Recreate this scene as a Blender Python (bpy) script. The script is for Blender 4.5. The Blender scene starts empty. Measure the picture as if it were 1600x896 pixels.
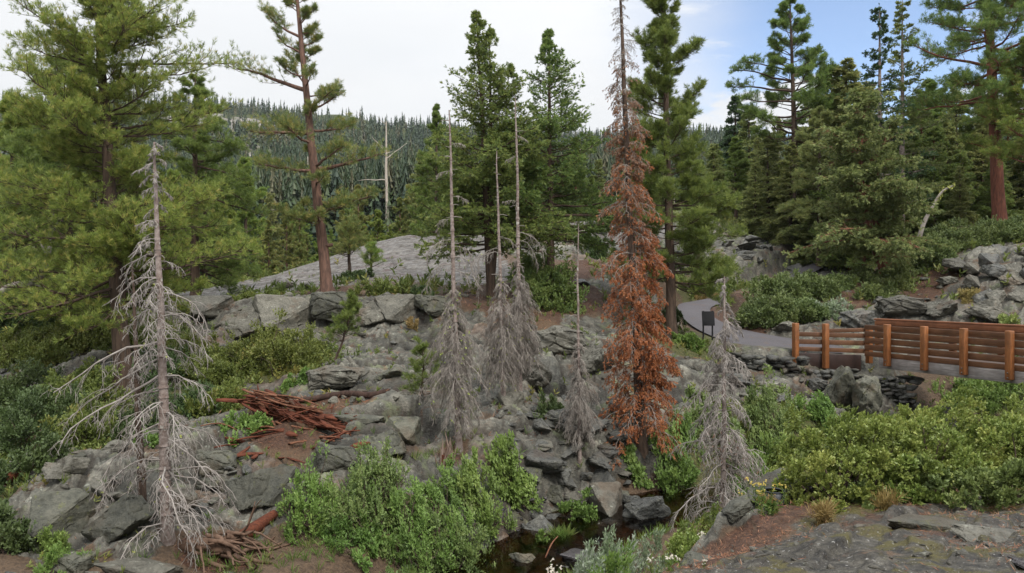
import bpy, bmesh, math, random
import numpy as np
from mathutils import Vector, Matrix

scene = bpy.context.scene
COL = scene.collection
R = math.radians

# ---------------------------------------------------------------- camera, sky, sun, exposure
F_PX, CX, HY = 1209.0, 800.0, 450.0          # focal length, centre and eye level of the 1600 px photograph
cam_d = bpy.data.cameras.new('camera')
cam_d.sensor_width = 36.0
cam_d.lens = 36.0 * F_PX / 1600.0
cam_d.shift_y = (HY - 448.0) / 1600.0
cam_d.clip_start = 0.1
cam_d.clip_end = 4000
cam = bpy.data.objects.new('camera', cam_d)
COL.objects.link(cam)
cam.location = (0, 0, 0)
cam.rotation_euler = (R(90), 0, 0)
scene.camera = cam

SUN_EL, SUN_AZ = R(52), R(150)                # azimuth clockwise from +Y; the sun is behind and to the right, veiled
world = bpy.data.worlds.new('World')
scene.world = world
world.use_nodes = True
wt = world.node_tree
wt.nodes.clear()
def wn(kind, **kw):
    n = wt.nodes.new(kind)
    for k, v in kw.items():
        setattr(n, k, v)
    return n
def wl(a, b):
    wt.links.new(a, b)
def wmath(op, a, b=None, c=None, clamp=False):
    n = wn('ShaderNodeMath', operation=op, use_clamp=clamp)
    for i, v in enumerate((a, b, c)):
        if v is None:
            continue
        if hasattr(v, 'is_output'):
            wl(v, n.inputs[i])
        else:
            n.inputs[i].default_value = v
    return n.outputs[0]
sky = wn('ShaderNodeTexSky', sky_type='NISHITA')
sky.sun_disc = False
sky.sun_elevation = SUN_EL
sky.sun_rotation = SUN_AZ
sky.altitude = 2000
sky.dust_density = 1.5
bg_blue = wn('ShaderNodeBackground')
bg_blue.inputs['Strength'].default_value = 0.112
wl(sky.outputs[0], bg_blue.inputs['Color'])
bg_cloud = wn('ShaderNodeBackground')
bg_cloud.inputs['Strength'].default_value = 1.0
tc = wn('ShaderNodeTexCoord')
sep = wn('ShaderNodeSeparateXYZ')
wl(tc.outputs['Generated'], sep.inputs[0])
dx, dy, dz = sep.outputs[0], sep.outputs[1], sep.outputs[2]
zz = wmath('ADD', wmath('MAXIMUM', dz, 0.0), 0.22)
comb = wn('ShaderNodeCombineXYZ')                # a flat cloud deck seen in perspective
wl(wmath('DIVIDE', dx, zz), comb.inputs[0]); wl(wmath('DIVIDE', dy, zz), comb.inputs[1])
n1 = wn('ShaderNodeTexNoise'); n1.inputs['Scale'].default_value = 0.9; n1.inputs['Detail'].default_value = 6; n1.inputs['Roughness'].default_value = 0.55
n2 = wn('ShaderNodeTexNoise'); n2.inputs['Scale'].default_value = 2.1; n2.inputs['Detail'].default_value = 7; n2.inputs['Roughness'].default_value = 0.6
mp = wn('ShaderNodeMapping'); mp.inputs['Location'].default_value = (3.1, 1.7, 0.4); mp.inputs['Scale'].default_value = (0.6, 1.25, 1)
wl(comb.outputs[0], n1.inputs['Vector']); wl(comb.outputs[0], mp.inputs[0]); wl(mp.outputs[0], n2.inputs['Vector'])
ratio = wmath('DIVIDE', dx, wmath('MAXIMUM', wmath('ABSOLUTE', dy), 0.02))
edge = wmath('ADD', ratio, wmath('MULTIPLY', wmath('SUBTRACT', n1.outputs[0], 0.5), 0.35))
gap = wn('ShaderNodeMapRange'); gap.interpolation_type = 'SMOOTHSTEP'
wl(edge, gap.inputs[0]); gap.inputs[1].default_value = 0.10; gap.inputs[2].default_value = 0.34
front = wn('ShaderNodeMapRange'); wl(dy, front.inputs[0]); front.inputs[1].default_value = 0.0; front.inputs[2].default_value = 0.35
low = wn('ShaderNodeMapRange'); low.interpolation_type = 'SMOOTHSTEP'      # the break in the cloud only reaches part of the way up
wl(dz, low.inputs[0]); low.inputs[1].default_value = 0.62; low.inputs[2].default_value = 0.40
puff = wn('ShaderNodeMapRange'); puff.interpolation_type = 'SMOOTHSTEP'
wl(n2.outputs[0], puff.inputs[0]); puff.inputs[1].default_value = 0.51; puff.inputs[2].default_value = 0.62
clear = wmath('MULTIPLY', wmath('MULTIPLY', gap.outputs[0], front.outputs[0]), low.outputs[0])
n3 = wn('ShaderNodeTexNoise'); n3.inputs['Scale'].default_value = 5.0; n3.inputs['Detail'].default_value = 7; n3.inputs['Roughness'].default_value = 0.55
mp3 = wn('ShaderNodeMapping'); mp3.inputs['Location'].default_value = (5.5, 6.6, 7.7); mp3.inputs['Scale'].default_value = (1.0, 1.0, 3.2)
wl(tc.outputs['Generated'], mp3.inputs[0]); wl(mp3.outputs[0], n3.inputs['Vector'])
bank = wn('ShaderNodeMapRange'); bank.interpolation_type = 'SMOOTHSTEP'          # heaped white clouds low over the trees
wl(wmath('ADD', n3.outputs[0], wmath('MULTIPLY', wmath('SUBTRACT', 0.235, dz), 1.1)), bank.inputs[0]); bank.inputs[1].default_value = 0.55; bank.inputs[2].default_value = 0.63
clear = wmath('MULTIPLY', clear, wmath('SUBTRACT', 1.0, puff.outputs[0]))
clear = wmath('MULTIPLY', clear, wmath('SUBTRACT', 1.0, bank.outputs[0]))
clear = wmath('MULTIPLY', clear, 0.93, clamp=True)
ccol = wn('ShaderNodeMixRGB')
ccol.inputs[1].default_value = (0.83, 0.86, 0.90, 1); ccol.inputs[2].default_value = (0.97, 0.975, 0.98, 1)
wl(n2.outputs[0], ccol.inputs[0]); wl(ccol.outputs[0], bg_cloud.inputs['Color'])
lum = wmath('ADD', wmath('ADD', 0.43, wmath('MULTIPLY', wmath('MAXIMUM', dz, 0.0), 0.20)), wmath('MULTIPLY', wmath('MAXIMUM', wmath('SUBTRACT', dz, 0.40), 0.0), 1.5))
lum = wmath('MULTIPLY', lum, wmath('ADD', 0.90, wmath('MULTIPLY', n1.outputs[0], 0.24)))
wl(lum, bg_cloud.inputs['Strength'])
wmix = wn('ShaderNodeMixShader')
wl(clear, wmix.inputs[0]); wl(bg_cloud.outputs[0], wmix.inputs[1]); wl(bg_blue.outputs[0], wmix.inputs[2])
wout = wn('ShaderNodeOutputWorld'); wl(wmix.outputs[0], wout.inputs[0])

sun_d = bpy.data.lights.new('sun', 'SUN')
sun_d.energy = 1.5
sun_d.angle = R(11)
sun_d.color = (1.0, 0.95, 0.88)
sun = bpy.data.objects.new('sun', sun_d)
COL.objects.link(sun)
sdir = Vector((math.sin(SUN_AZ) * math.cos(SUN_EL), math.cos(SUN_AZ) * math.cos(SUN_EL), math.sin(SUN_EL)))
sun.rotation_euler = sdir.to_track_quat('Z', 'Y').to_euler()

vs = scene.view_settings
vs.view_transform = 'Standard'
vs.look = 'None'
vs.exposure = 1.07
vs.gamma = 1.0
vs.use_curve_mapping = False
scene.render.engine = 'CYCLES'
cy = scene.cycles
cy.max_bounces = 7; cy.diffuse_bounces = 4; cy.glossy_bounces = 2; cy.transmission_bounces = 3; cy.transparent_max_bounces = 6
cy.volume_bounces = 0
cy.use_denoising = True
cy.caustics_reflective = False; cy.caustics_refractive = False

# ---------------------------------------------------------------- helpers
def P(px, py, Y):
    """A point of the photograph at a given depth, in metres from the eye."""
    return ((px - CX) / F_PX * Y, Y, (HY - py) / F_PX * Y)
def PX(px, Y):
    return (px - CX) / F_PX * Y

def unit(v):
    return v / np.maximum(np.linalg.norm(v, axis=-1, keepdims=True), 1e-9)

def hash2(i, j, k=0):
    h = (i.astype(np.int64) * 374761393 + j.astype(np.int64) * 668265263 + k * 2147483647 * 31 + k * 1274126177) & 0xFFFFFFFF
    h = ((h ^ (h >> 13)) * 1274126177) & 0xFFFFFFFF
    h = ((h ^ (h >> 16)) * 2246822519) & 0xFFFFFFFF
    return ((h ^ (h >> 15)) & 0xFFFFFF) / float(0xFFFFFF)

def vnoise(x, y, k=0):
    i, j = np.floor(x), np.floor(y)
    u, v = x - i, y - j
    u = u * u * (3 - 2 * u); v = v * v * (3 - 2 * v)
    a, b = hash2(i, j, k), hash2(i + 1, j, k)
    c, d = hash2(i, j + 1, k), hash2(i + 1, j + 1, k)
    return a + (b - a) * u + (c - a) * v + (a - b - c + d) * u * v - 0.5

def fbm(x, y, k=0, octs=4, gain=0.5):
    s, a = 0, 1.0
    for o in range(octs):
        s = s + a * vnoise(x * 2 ** o + 17.3 * o, y * 2 ** o - 9.1 * o, k + o)
        a *= gain
    return s

def plates(x, y, size, ax=1.0, ang=0.0, k=0, tilt=0.6):
    """Fractured rock: every cell its own height and tilt. Returns the offset and the distance to the next crack."""
    c, s = math.cos(ang), math.sin(ang)
    u, v = (x * c + y * s) / size, (-x * s + y * c) / (size * ax)
    iu, iv = np.floor(u), np.floor(v)
    b1 = np.full(u.shape, 1e9); b2 = np.full(u.shape, 1e9); val = np.zeros(u.shape); val2 = np.zeros(u.shape)
    for di in (-1, 0, 1):
        for dj in (-1, 0, 1):
            ci, cj = iu + di, iv + dj
            jx = ci + 0.5 + 0.85 * (hash2(ci, cj, k + 1) - 0.5)
            jy = cj + 0.5 + 0.85 * (hash2(ci, cj, k + 2) - 0.5)
            ex, ey = u - jx, v - jy
            d = np.abs(ex) * 0.6 + np.abs(ey) * 0.6 + 0.4 * np.hypot(ex, ey)
            h = hash2(ci, cj, k + 3) - 0.5 + tilt * (ex * (hash2(ci, cj, k + 4) - 0.5) + ey * (hash2(ci, cj, k + 5) - 0.5))
            closer = d < b1
            second = ~closer & (d < b2)
            val2 = np.where(closer, val, np.where(second, h, val2))
            b2 = np.where(closer, b1, np.where(second, d, b2))
            val = np.where(closer, h, val)
            b1 = np.where(closer, d, b1)
    t = np.clip((b2 - b1) / 0.16, 0, 1)
    w = 0.5 * (1 - t)
    return val * (1 - w) + val2 * w, b2 - b1

def make_mesh(name, verts, quads=None, tris=None, attrs=None, smooth=False):
    me = bpy.data.meshes.new(name)
    verts = np.ascontiguousarray(verts, dtype=np.float32)
    me.vertices.add(len(verts)); me.vertices.foreach_set('co', verts.ravel())
    loops, starts, tot = [], [], 0
    if quads is not None and len(quads):
        q = np.asarray(quads, dtype=np.int32); loops.append(q.ravel())
        starts.append(np.arange(len(q), dtype=np.int32) * 4); tot += q.size
    if tris is not None and len(tris):
        t = np.asarray(tris, dtype=np.int32); loops.append(t.ravel())
        starts.append(tot + np.arange(len(t), dtype=np.int32) * 3); tot += t.size
    L = np.concatenate(loops); S = np.concatenate(starts)
    me.loops.add(len(L)); me.loops.foreach_set('vertex_index', L)
    me.polygons.add(len(S)); me.polygons.foreach_set('loop_start', S)
    me.update(calc_edges=True)
    if smooth:
        me.polygons.foreach_set('use_smooth', np.ones(len(S), dtype=bool))
    for k, v in (attrs or {}).items():
        a = me.attributes.new(k, 'FLOAT', 'POINT')
        a.data.foreach_set('value', np.ascontiguousarray(v, dtype=np.float32))
    return me

def link(name, me, mat=None, parent=None, loc=(0, 0, 0)):
    o = bpy.data.objects.new(name, me)
    COL.objects.link(o)
    if mat is not None:
        me.materials.append(mat)
    o.location = loc
    if parent is not None:
        o.parent = parent
    return o

def tag(o, label=None, cat=None, group=None, kind=None):
    if label: o['label'] = label
    if cat: o['category'] = cat
    if group: o['group'] = group
    if kind: o['kind'] = kind
    return o

def thing(name, label, cat, loc=(0, 0, 0), rz=0.0, group=None):
    o = bpy.data.objects.new(name, None)
    o.empty_display_size = 0.2
    COL.objects.link(o)
    o.location = loc
    o.rotation_euler = (0, 0, rz)
    return tag(o, label, cat, group)

def copy_thing(o, loc, rz=0.0, sc=(1, 1, 1), label=None, group=None):
    c = o.copy(); COL.objects.link(c)
    c.location = loc; c.rotation_euler = (0, 0, rz)
    c.scale = sc if hasattr(sc, '__len__') else (sc, sc, sc)
    if label: c['label'] = label
    if group: c['group'] = group
    for ch in list(o.children):
        d = ch.copy(); COL.objects.link(d); d.parent = c
        for g in list(ch.children):
            e = g.copy(); COL.objects.link(e); e.parent = d
    return c

class Geo:
    """Collects quads, triangles and a per-point tint for ONE mesh."""
    def __init__(s): s.v, s.q, s.t, s.a, s.n = [], [], [], [], 0
    def add(s, v, q=None, t=None, tint=None):
        v = np.asarray(v, dtype=np.float32).reshape(-1, 3)
        if q is not None and len(q): s.q.append(np.asarray(q) + s.n)
        if t is not None and len(t): s.t.append(np.asarray(t) + s.n)
        s.v.append(v); s.n += len(v)
        s.a.append(np.zeros(len(v)) if tint is None else np.broadcast_to(tint, (len(v),)))
    def mesh(s, name, smooth=False):
        return make_mesh(name, np.concatenate(s.v), np.concatenate(s.q) if s.q else None, np.concatenate(s.t) if s.t else None,
                         {'tint': np.concatenate(s.a)}, smooth)

def tubes(g, Pts, Rad, sides=5, tint=None, cap=False):
    """Pts (B,K,3), Rad (B,K): B tapered tubes."""
    Pts = np.asarray(Pts, dtype=float); Rad = np.asarray(Rad, dtype=float)
    B, K, _ = Pts.shape
    T = np.gradient(Pts, axis=1); T = unit(T)
    ref = np.where(np.abs(T[:, :1, 2:3]) > 0.9, np.array([1.0, 0, 0]), np.array([0, 0, 1.0]))
    U = unit(np.cross(T, np.broadcast_to(ref, T.shape))); V = np.cross(T, U)
    a = np.arange(sides) / sides * 2 * np.pi
    ring = U[:, :, None, :] * np.cos(a)[None, None, :, None] + V[:, :, None, :] * np.sin(a)[None, None, :, None]
    v = Pts[:, :, None, :] + ring * Rad[:, :, None, None]
    b, k, s = np.meshgrid(np.arange(B), np.arange(K - 1), np.arange(sides), indexing='ij')
    s2 = (s + 1) % sides
    base = (b * K + k) * sides
    q = np.stack([base + s, base + s2, base + sides + s2, base + sides + s], -1).reshape(-1, 4)
    tt = None
    if tint is not None:
        tt = np.repeat(np.asarray(tint, dtype=float), K * sides)
    g.add(v.reshape(-1, 3), q, tint=tt)
    if cap:
        n0 = g.n - B * K * sides
        for bi in range(B):
            for kk, rev in ((0, True), (K - 1, False)):
                ids = n0 + (bi * K + kk) * sides + np.arange(sides)
                cpos = Pts[bi, kk]
                g.add([cpos], tint=0)
                ci = g.n - 1
                g.t.append(np.array([[ci, ids[(i + 1) % sides], ids[i]] if rev else [ci, ids[i], ids[(i + 1) % sides]] for i in range(sides)]))

def leaves(g, rng, Pt, Ax, n, L, W, spread=0.9, along=0.0, tint=None, mid=0.45, jit=0.35, curl=0.0, face=0.0):
    """n kite shaped leaves or needles round every point; along > 0 sets them along a shoot of that length."""
    N = len(Pt)
    if N == 0: return
    A = unit(np.repeat(Ax, n, 0))
    p = np.repeat(Pt, n, 0)
    M = N * n
    rnd = unit(rng.normal(size=(M, 3)))
    perp = unit(rnd - A * (rnd * A).sum(-1, keepdims=True))
    ang = spread * np.sqrt(rng.random(M)) * rng.uniform(0.75, 1.15, M)
    d = A * np.cos(ang)[:, None] + perp * np.sin(ang)[:, None]
    if along > 0:
        p = p + A * (rng.random(M) * along)[:, None]
    ll = L * rng.uniform(1 - jit, 1 + jit * 0.6, M)
    r2 = rng.normal(size=(M, 3))
    if face: r2 = r2 * (1 - face) + (A + [0, 0, 0.6]) * face * 2
    s = unit(np.cross(d, r2))
    tip = p + d * ll[:, None]
    if curl:
        tip[:, 2] -= curl * ll
    m = p + d * (ll * mid)[:, None]
    w = (W * 0.5 * ll / L)[:, None]
    v = np.stack([p, m + s * w, tip, m - s * w], 1).reshape(-1, 3)
    q = np.arange(M * 4).reshape(-1, 4)
    t = rng.random(N) if tint is None else np.asarray(tint)
    t = np.repeat(np.repeat(t, n) * 0.75 + rng.random(M) * 0.25, 4)
    g.add(v, q, tint=t)

# ---------------------------------------------------------------- materials
def mat(name):
    m = bpy.data.materials.new(name); m.use_nodes = True
    m.node_tree.nodes.clear()
    return m
class N:
    """A small wrapper round a material's node tree."""
    def __init__(s, m): s.t = m.node_tree
    def __call__(s, kind, ins=None, **kw):
        n = s.t.nodes.new(kind)
        for k, v in kw.items(): setattr(n, k, v)
        for k, v in (ins or {}).items():
            if hasattr(v, 'is_output'): s.t.links.new(v, n.inputs[k])
            else: n.inputs[k].default_value = v
        return n
    def math(s, op, a, b=0.0, clamp=False):
        return s('ShaderNodeMath', {0: a, 1: b}, operation=op, use_clamp=clamp).outputs[0]
    def mix(s, f, a, b, blend='MIX'):
        return s('ShaderNodeMixRGB', {0: f, 1: a, 2: b}, blend_type=blend).outputs[0]
    def noise(s, vec, scale, detail=4, rough=0.55, dist=0.0):
        n = s('ShaderNodeTexNoise', {'Scale': scale, 'Detail': detail, 'Roughness': rough, 'Distortion': dist})
        if vec is not None: s.t.links.new(vec, n.inputs['Vector'])
        return n.outputs[0]
    def step(s, v, lo, hi):
        return s('ShaderNodeMapRange', {0: v, 1: lo, 2: hi}, interpolation_type='SMOOTHSTEP').outputs[0]
    def ramp(s, v, stops):
        n = s('ShaderNodeValToRGB', {0: v})
        cr = n.color_ramp
        while len(cr.elements) < len(stops): cr.elements.new(0.5)
        for e, (pos, c) in zip(cr.elements, stops):
            e.position = pos; e.color = (*c, 1)
        return n.outputs[0]
    def attr(s, nm):
        return s('ShaderNodeAttribute', attribute_name=nm).outputs['Fac']
    def pos(s, scale=None, obj=False):
        v = s('ShaderNodeTexCoord').outputs['Object'] if obj else s('ShaderNodeNewGeometry').outputs['Position']
        if scale: v = s('ShaderNodeMapping', {0: v, 'Scale': scale}).outputs[0]
        return v
    def bump(s, h, strength, dist=0.02):
        return s('ShaderNodeBump', {'Strength': strength, 'Distance': dist, 'Height': h}).outputs[0]
    def out(s, color, rough=0.8, normal=None, spec=0.3, trans=None, metal=0.0):
        b = s('ShaderNodeBsdfPrincipled', {'Base Color': color, 'Roughness': rough, 'Specular IOR Level': spec, 'Metallic': metal})
        if normal is not None: s.t.links.new(normal, b.inputs['Normal'])
        sh = b.outputs[0]
        if trans is not None:
            tr = s('ShaderNodeBsdfTranslucent', {'Color': color})
            sh = s('ShaderNodeMixShader', {0: trans, 1: sh, 2: tr.outputs[0]}).outputs[0]
        s.t.links.new(sh, s('ShaderNodeOutputMaterial').inputs[0])

def foliage_mat(name, cols, trans=0.42, rough=0.55):
    m = mat(name); n = N(m)
    k = len(cols)
    c = n.ramp(n.attr('tint'), [(i / (k - 1), cc) for i, cc in enumerate(cols)])
    big = n.noise(n.pos(), 1.3, 3)
    oi = n('ShaderNodeObjectInfo').outputs['Random']
    c = n('ShaderNodeHueSaturation', {'Color': c, 'Hue': n.math('ADD', 0.487, n.math('MULTIPLY', oi, 0.026)), 'Saturation': 0.95, 'Value': n.math('ADD', 0.78, n.math('MULTIPLY', big, 0.45))}).outputs[0]
    n.out(c, rough, trans=trans, spec=0.35)
    return m

def bark_mat(name, a, b, lichen=None, scale=(14, 14, 2.5), bump=0.8, obj=True):
    m = mat(name); n = N(m)
    p = n.pos(scale, obj=True)
    f = n.noise(p, 1.0, 5, 0.6, 0.6)
    f2 = n.noise(n.pos(obj=True), 3.0, 3)
    c = n.mix(n.step(f, 0.35, 0.65), (*a, 1), (*b, 1))
    c = n.mix(n.math('MULTIPLY', f2, 0.5), c, (*[x * 0.55 for x in a], 1))
    if lichen:
        c = n.mix(n.step(n.noise(n.pos(obj=True), 9.0, 4), 0.60, 0.70), c, (*lichen, 1))
    n.out(c, 0.9, n.bump(f, bump, 0.03), spec=0.15)
    return m

M = {}
M['pine_yellow'] = foliage_mat('needles_yellow_green', [(0.074, 0.123, 0.025), (0.159, 0.226, 0.038), (0.244, 0.328, 0.056), (0.405, 0.340, 0.082)])
M['pine_green'] = foliage_mat('needles_green', [(0.066, 0.111, 0.025), (0.123, 0.181, 0.037), (0.189, 0.251, 0.048), (0.223, 0.272, 0.053)])
M['pine_gold'] = foliage_mat('needles_gold_green', [(0.076, 0.122, 0.032), (0.151, 0.197, 0.054), (0.239, 0.264, 0.066), (0.408, 0.284, 0.091)])
M['cedar'] = foliage_mat('cedar_sprays', [(0.078, 0.132, 0.037), (0.139, 0.204, 0.050), (0.214, 0.272, 0.063), (0.260, 0.301, 0.068)])
M['fir_olive'] = foliage_mat('fir_olive', [(0.111, 0.152, 0.049), (0.193, 0.236, 0.072), (0.276, 0.302, 0.093), (0.357, 0.345, 0.111)])
M['fir_grey'] = foliage_mat('fir_grey_green', [(0.072, 0.113, 0.031), (0.133, 0.184, 0.053), (0.228, 0.280, 0.091), (0.309, 0.353, 0.119)])
M['fir_dark'] = foliage_mat('fir_dark', [(0.037, 0.073, 0.031), (0.060, 0.108, 0.041), (0.092, 0.142, 0.050)])
M['rust'] = foliage_mat('rust_needles', [(0.19, 0.060, 0.022), (0.32, 0.105, 0.030), (0.42, 0.150, 0.038), (0.26, 0.115, 0.050)], trans=0.3)
M['rust_grey'] = foliage_mat('brown_grey_needles', [(0.160, 0.085, 0.050), (0.220, 0.120, 0.075), (0.260, 0.120, 0.060), (0.200, 0.150, 0.100)], trans=0.15)
M['shrub_bright'] = foliage_mat('shrub_leaves_bright', [(0.055, 0.100, 0.023), (0.117, 0.195, 0.035), (0.172, 0.268, 0.051), (0.273, 0.349, 0.083)], trans=0.35)
M['shrub_mid'] = foliage_mat('shrub_leaves_mid', [(0.063, 0.098, 0.029), (0.120, 0.176, 0.045), (0.185, 0.245, 0.065), (0.270, 0.308, 0.099)], trans=0.35)
M['shrub_oak'] = foliage_mat('shrub_leaves_oak', [(0.084, 0.129, 0.025), (0.174, 0.235, 0.046), (0.267, 0.315, 0.069), (0.406, 0.409, 0.114)], trans=0.3, rough=0.42)
M['shrub_olive'] = foliage_mat('shrub_leaves_olive', [(0.062, 0.090, 0.020), (0.117, 0.152, 0.028), (0.166, 0.200, 0.039), (0.235, 0.179, 0.041)], trans=0.3)
M['shrub_dark'] = foliage_mat('shrub_leaves_dark', [(0.039, 0.069, 0.022), (0.066, 0.104, 0.030), (0.096, 0.138, 0.039)], trans=0.25)
M['juniper'] = foliage_mat('juniper_sprays', [(0.051, 0.079, 0.024), (0.093, 0.132, 0.034), (0.132, 0.171, 0.043), (0.171, 0.192, 0.051)], trans=0.25)
M['willow_grey'] = foliage_mat('willow_leaves_grey', [(0.110, 0.170, 0.070), (0.170, 0.230, 0.110), (0.270, 0.320, 0.220), (0.440, 0.460, 0.410)], trans=0.3)
M['grass'] = foliage_mat('grass_blades', [(0.070, 0.130, 0.020), (0.120, 0.190, 0.030), (0.200, 0.200, 0.050)], trans=0.4)
M['grass_dry'] = foliage_mat('dry_grass_blades', [(0.220, 0.170, 0.050), (0.300, 0.220, 0.070), (0.160, 0.150, 0.040)], trans=0.3)
M['flowers_yellow'] = foliage_mat('yellow_petals', [(0.620, 0.420, 0.060), (0.700, 0.550, 0.160)], trans=0.3)
M['flowers_white'] = foliage_mat('white_petals', [(0.700, 0.660, 0.560), (0.750, 0.700, 0.600)], trans=0.3)
M['lichen'] = foliage_mat('yellow_lichen', [(0.260, 0.300, 0.080), (0.360, 0.400, 0.080)], trans=0.2)
M['needle_litter'] = foliage_mat('fallen_needles', [(0.160, 0.065, 0.030), (0.240, 0.100, 0.045), (0.330, 0.190, 0.100)], trans=0.1)
M['bark_pine'] = bark_mat('bark_pine', (0.20, 0.115, 0.085), (0.085, 0.055, 0.045))
M['bark_red'] = bark_mat('bark_red', (0.25, 0.10, 0.065), (0.11, 0.05, 0.038))
M['bark_brown'] = bark_mat('bark_brown', (0.11, 0.075, 0.055), (0.05, 0.036, 0.028))
M['bark_dead'] = bark_mat('bark_dead', (0.31, 0.258, 0.232), (0.14, 0.098, 0.080), lichen=(0.36, 0.34, 0.30), scale=(9, 9, 9))
M['twig_dead'] = bark_mat('twig_dead', (0.35, 0.318, 0.290), (0.21, 0.185, 0.165), scale=(5, 5, 5), bump=0.2)
M['twig_brown'] = bark_mat('twig_brown', (0.33, 0.296, 0.262), (0.20, 0.172, 0.148), scale=(5, 5, 5), bump=0.2)
M['snag'] = bark_mat('bleached_snag', (0.52, 0.46, 0.40), (0.34, 0.28, 0.23))
M['stem'] = bark_mat('shrub_stem', (0.14, 0.10, 0.08), (0.07, 0.05, 0.04), bump=0.2)
M['rotten'] = bark_mat('rotten_wood', (0.135, 0.044, 0.024), (0.060, 0.021, 0.013), scale=(6, 30, 30), bump=0.7)
M['rotten_pale'] = bark_mat('rotten_wood_pale', (0.22, 0.105, 0.062), (0.10, 0.042, 0.025), scale=(4, 30, 30), bump=0.7)
M['log_dark'] = bark_mat('log_dark', (0.060, 0.036, 0.028), (0.030, 0.019, 0.015))
M['stump_pale'] = bark_mat('stump_pale', (0.28, 0.21, 0.17), (0.15, 0.10, 0.075))
M['root'] = bark_mat('root_wood', (0.15, 0.095, 0.066), (0.07, 0.042, 0.028), scale=(8, 8, 8))

def ground_material():
    m = mat('ground'); n = N(m)
    p = n.pos()
    rock, slab, lit, grn, fore = (n.attr(a) for a in ('rock', 'slab', 'litter', 'green', 'fore'))
    crack = n.attr('crack')
    nb = n.noise(p, 0.55, 5, 0.6)
    nm = n.noise(p, 3.2, 6, 0.62)
    nf = n.noise(p, 16.0, 5, 0.65)
    ns = n.noise(n.pos((3.0, 3.0, 14.0)), 1.0, 5, 0.6, 0.4)
    # grey metamorphic rock with lichen
    c_rock = n.ramp(n.math('ADD', n.math('MULTIPLY', nm, 0.6), n.math('MULTIPLY', nf, 0.4)), [(0.32, (0.024, 0.025, 0.021)), (0.46, (0.069, 0.067, 0.056)), (0.56, (0.109, 0.103, 0.084)), (0.68, (0.194, 0.179, 0.146))])
    c_rock = n.mix(n.step(n.noise(p, 7.0, 5, 0.7), 0.60, 0.68), c_rock, (0.20, 0.205, 0.17, 1))
    c_rock = n.mix(n.math('MULTIPLY', n.step(n.noise(p, 1.7, 4), 0.56, 0.66), 0.7), c_rock, (0.125, 0.140, 0.075, 1))
    c_rock = n.mix(n.math('MULTIPLY', n.step(nb, 0.52, 0.68), 0.55), c_rock, (0.135, 0.088, 0.066, 1))
    c_rock = n('ShaderNodeHueSaturation', {'Color': c_rock, 'Value': n.math('ADD', 1.0, n.attr('tone'))}).outputs[0]
    # pale polished granite slab with joint lines
    c_slab = n.ramp(n.math('ADD', n.math('MULTIPLY', n.noise(n.pos((0.9, 2.2, 2.2)), 1.1, 7, 0.68, 0.5), 0.7), n.math('MULTIPLY', nf, 0.3)), [(0.34, (0.033, 0.029, 0.024)), (0.46, (0.079, 0.070, 0.061)), (0.57, (0.129, 0.118, 0.104)), (0.70, (0.208, 0.194, 0.171))])
    c_slab = n.mix(n.step(n.noise(n.pos((0.5, 1.4, 1.0)), 1.2, 4), 0.54, 0.66), c_slab, (0.085, 0.064, 0.060, 1))
    # schist in the foreground
    c_fore = n.ramp(n.noise(p, 9.0, 7, 0.7, 0.5), [(0.34, (0.011, 0.010, 0.008)), (0.46, (0.030, 0.026, 0.020)), (0.56, (0.055, 0.049, 0.038)), (0.70, (0.116, 0.106, 0.085))])
    c_fore = n.mix(n.step(n.noise(p, 2.6, 6, 0.68), 0.49, 0.58), c_fore, (0.062, 0.052, 0.012, 1))
    c_fore = n.mix(n.step(n.noise(p, 38.0, 3, 0.6), 0.63, 0.70), c_fore, (0.27, 0.26, 0.24, 1))
    # needle litter and soil
    drift = n.step(n.noise(p, 1.5, 7, 0.72), 0.53, 0.60)
    c_lit = n.ramp(n.noise(p, 24.0, 6, 0.75), [(0.33, (0.019, 0.010, 0.006)), (0.5, (0.054, 0.025, 0.014)), (0.66, (0.108, 0.056, 0.032))])
    c_lit = n.mix(n.math('MULTIPLY', n.step(nb, 0.48, 0.62), 0.5), c_lit, (0.115, 0.078, 0.042, 1))
    c_soil = n.ramp(nf, [(0.3, (0.040, 0.026, 0.016)), (0.7, (0.115, 0.075, 0.045))])
    c_grn = n.ramp(nf, [(0.3, (0.025, 0.030, 0.010)), (0.5, (0.060, 0.064, 0.020)), (0.7, (0.12, 0.095, 0.036))])
    jit = n.math('MULTIPLY', n.math('SUBTRACT', nm, 0.5), 0.9)
    def m_(a, lo=0.42, hi=0.58):
        return n.step(n.math('ADD', a, jit), lo, hi)
    c = c_soil
    c = n.mix(m_(grn), c, c_grn)
    c = n.mix(m_(rock), c, c_rock)
    c = n.mix(m_(slab), c, c_slab)
    c = n.mix(m_(fore), c, n.mix(n.math('MULTIPLY', drift, 0.85), c_fore, c_lit))
    c = n.mix(n.math('MULTIPLY', n.math('MULTIPLY', m_(rock), n.step(n.noise(p, 1.1, 7, 0.75), 0.55, 0.62)), 0.8), c, c_lit)
    up = n('ShaderNodeSeparateXYZ', {0: n('ShaderNodeNewGeometry').outputs['Normal']}).outputs[2]
    flat = n.step(up, 0.70, 0.90)
    c = n.mix(n.math('MULTIPLY', m_(lit), flat), c, c_lit)
    c = n.mix(n.math('MULTIPLY', crack, 0.85), c, (0.024, 0.019, 0.014, 1))
    h = n.math('ADD', n.math('MULTIPLY', nm, 0.6), n.math('ADD', n.math('MULTIPLY', nf, 0.5), n.math('MULTIPLY', ns, 0.35)))
    rough = n.math('SUBTRACT', 0.86, n.math('MULTIPLY', m_(slab), n.math('MULTIPLY', n.step(nm, 0.40, 0.6), 0.45)))
    rough = n.math('SUBTRACT', rough, n.math('MULTIPLY', m_(fore), 0.22))
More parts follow.
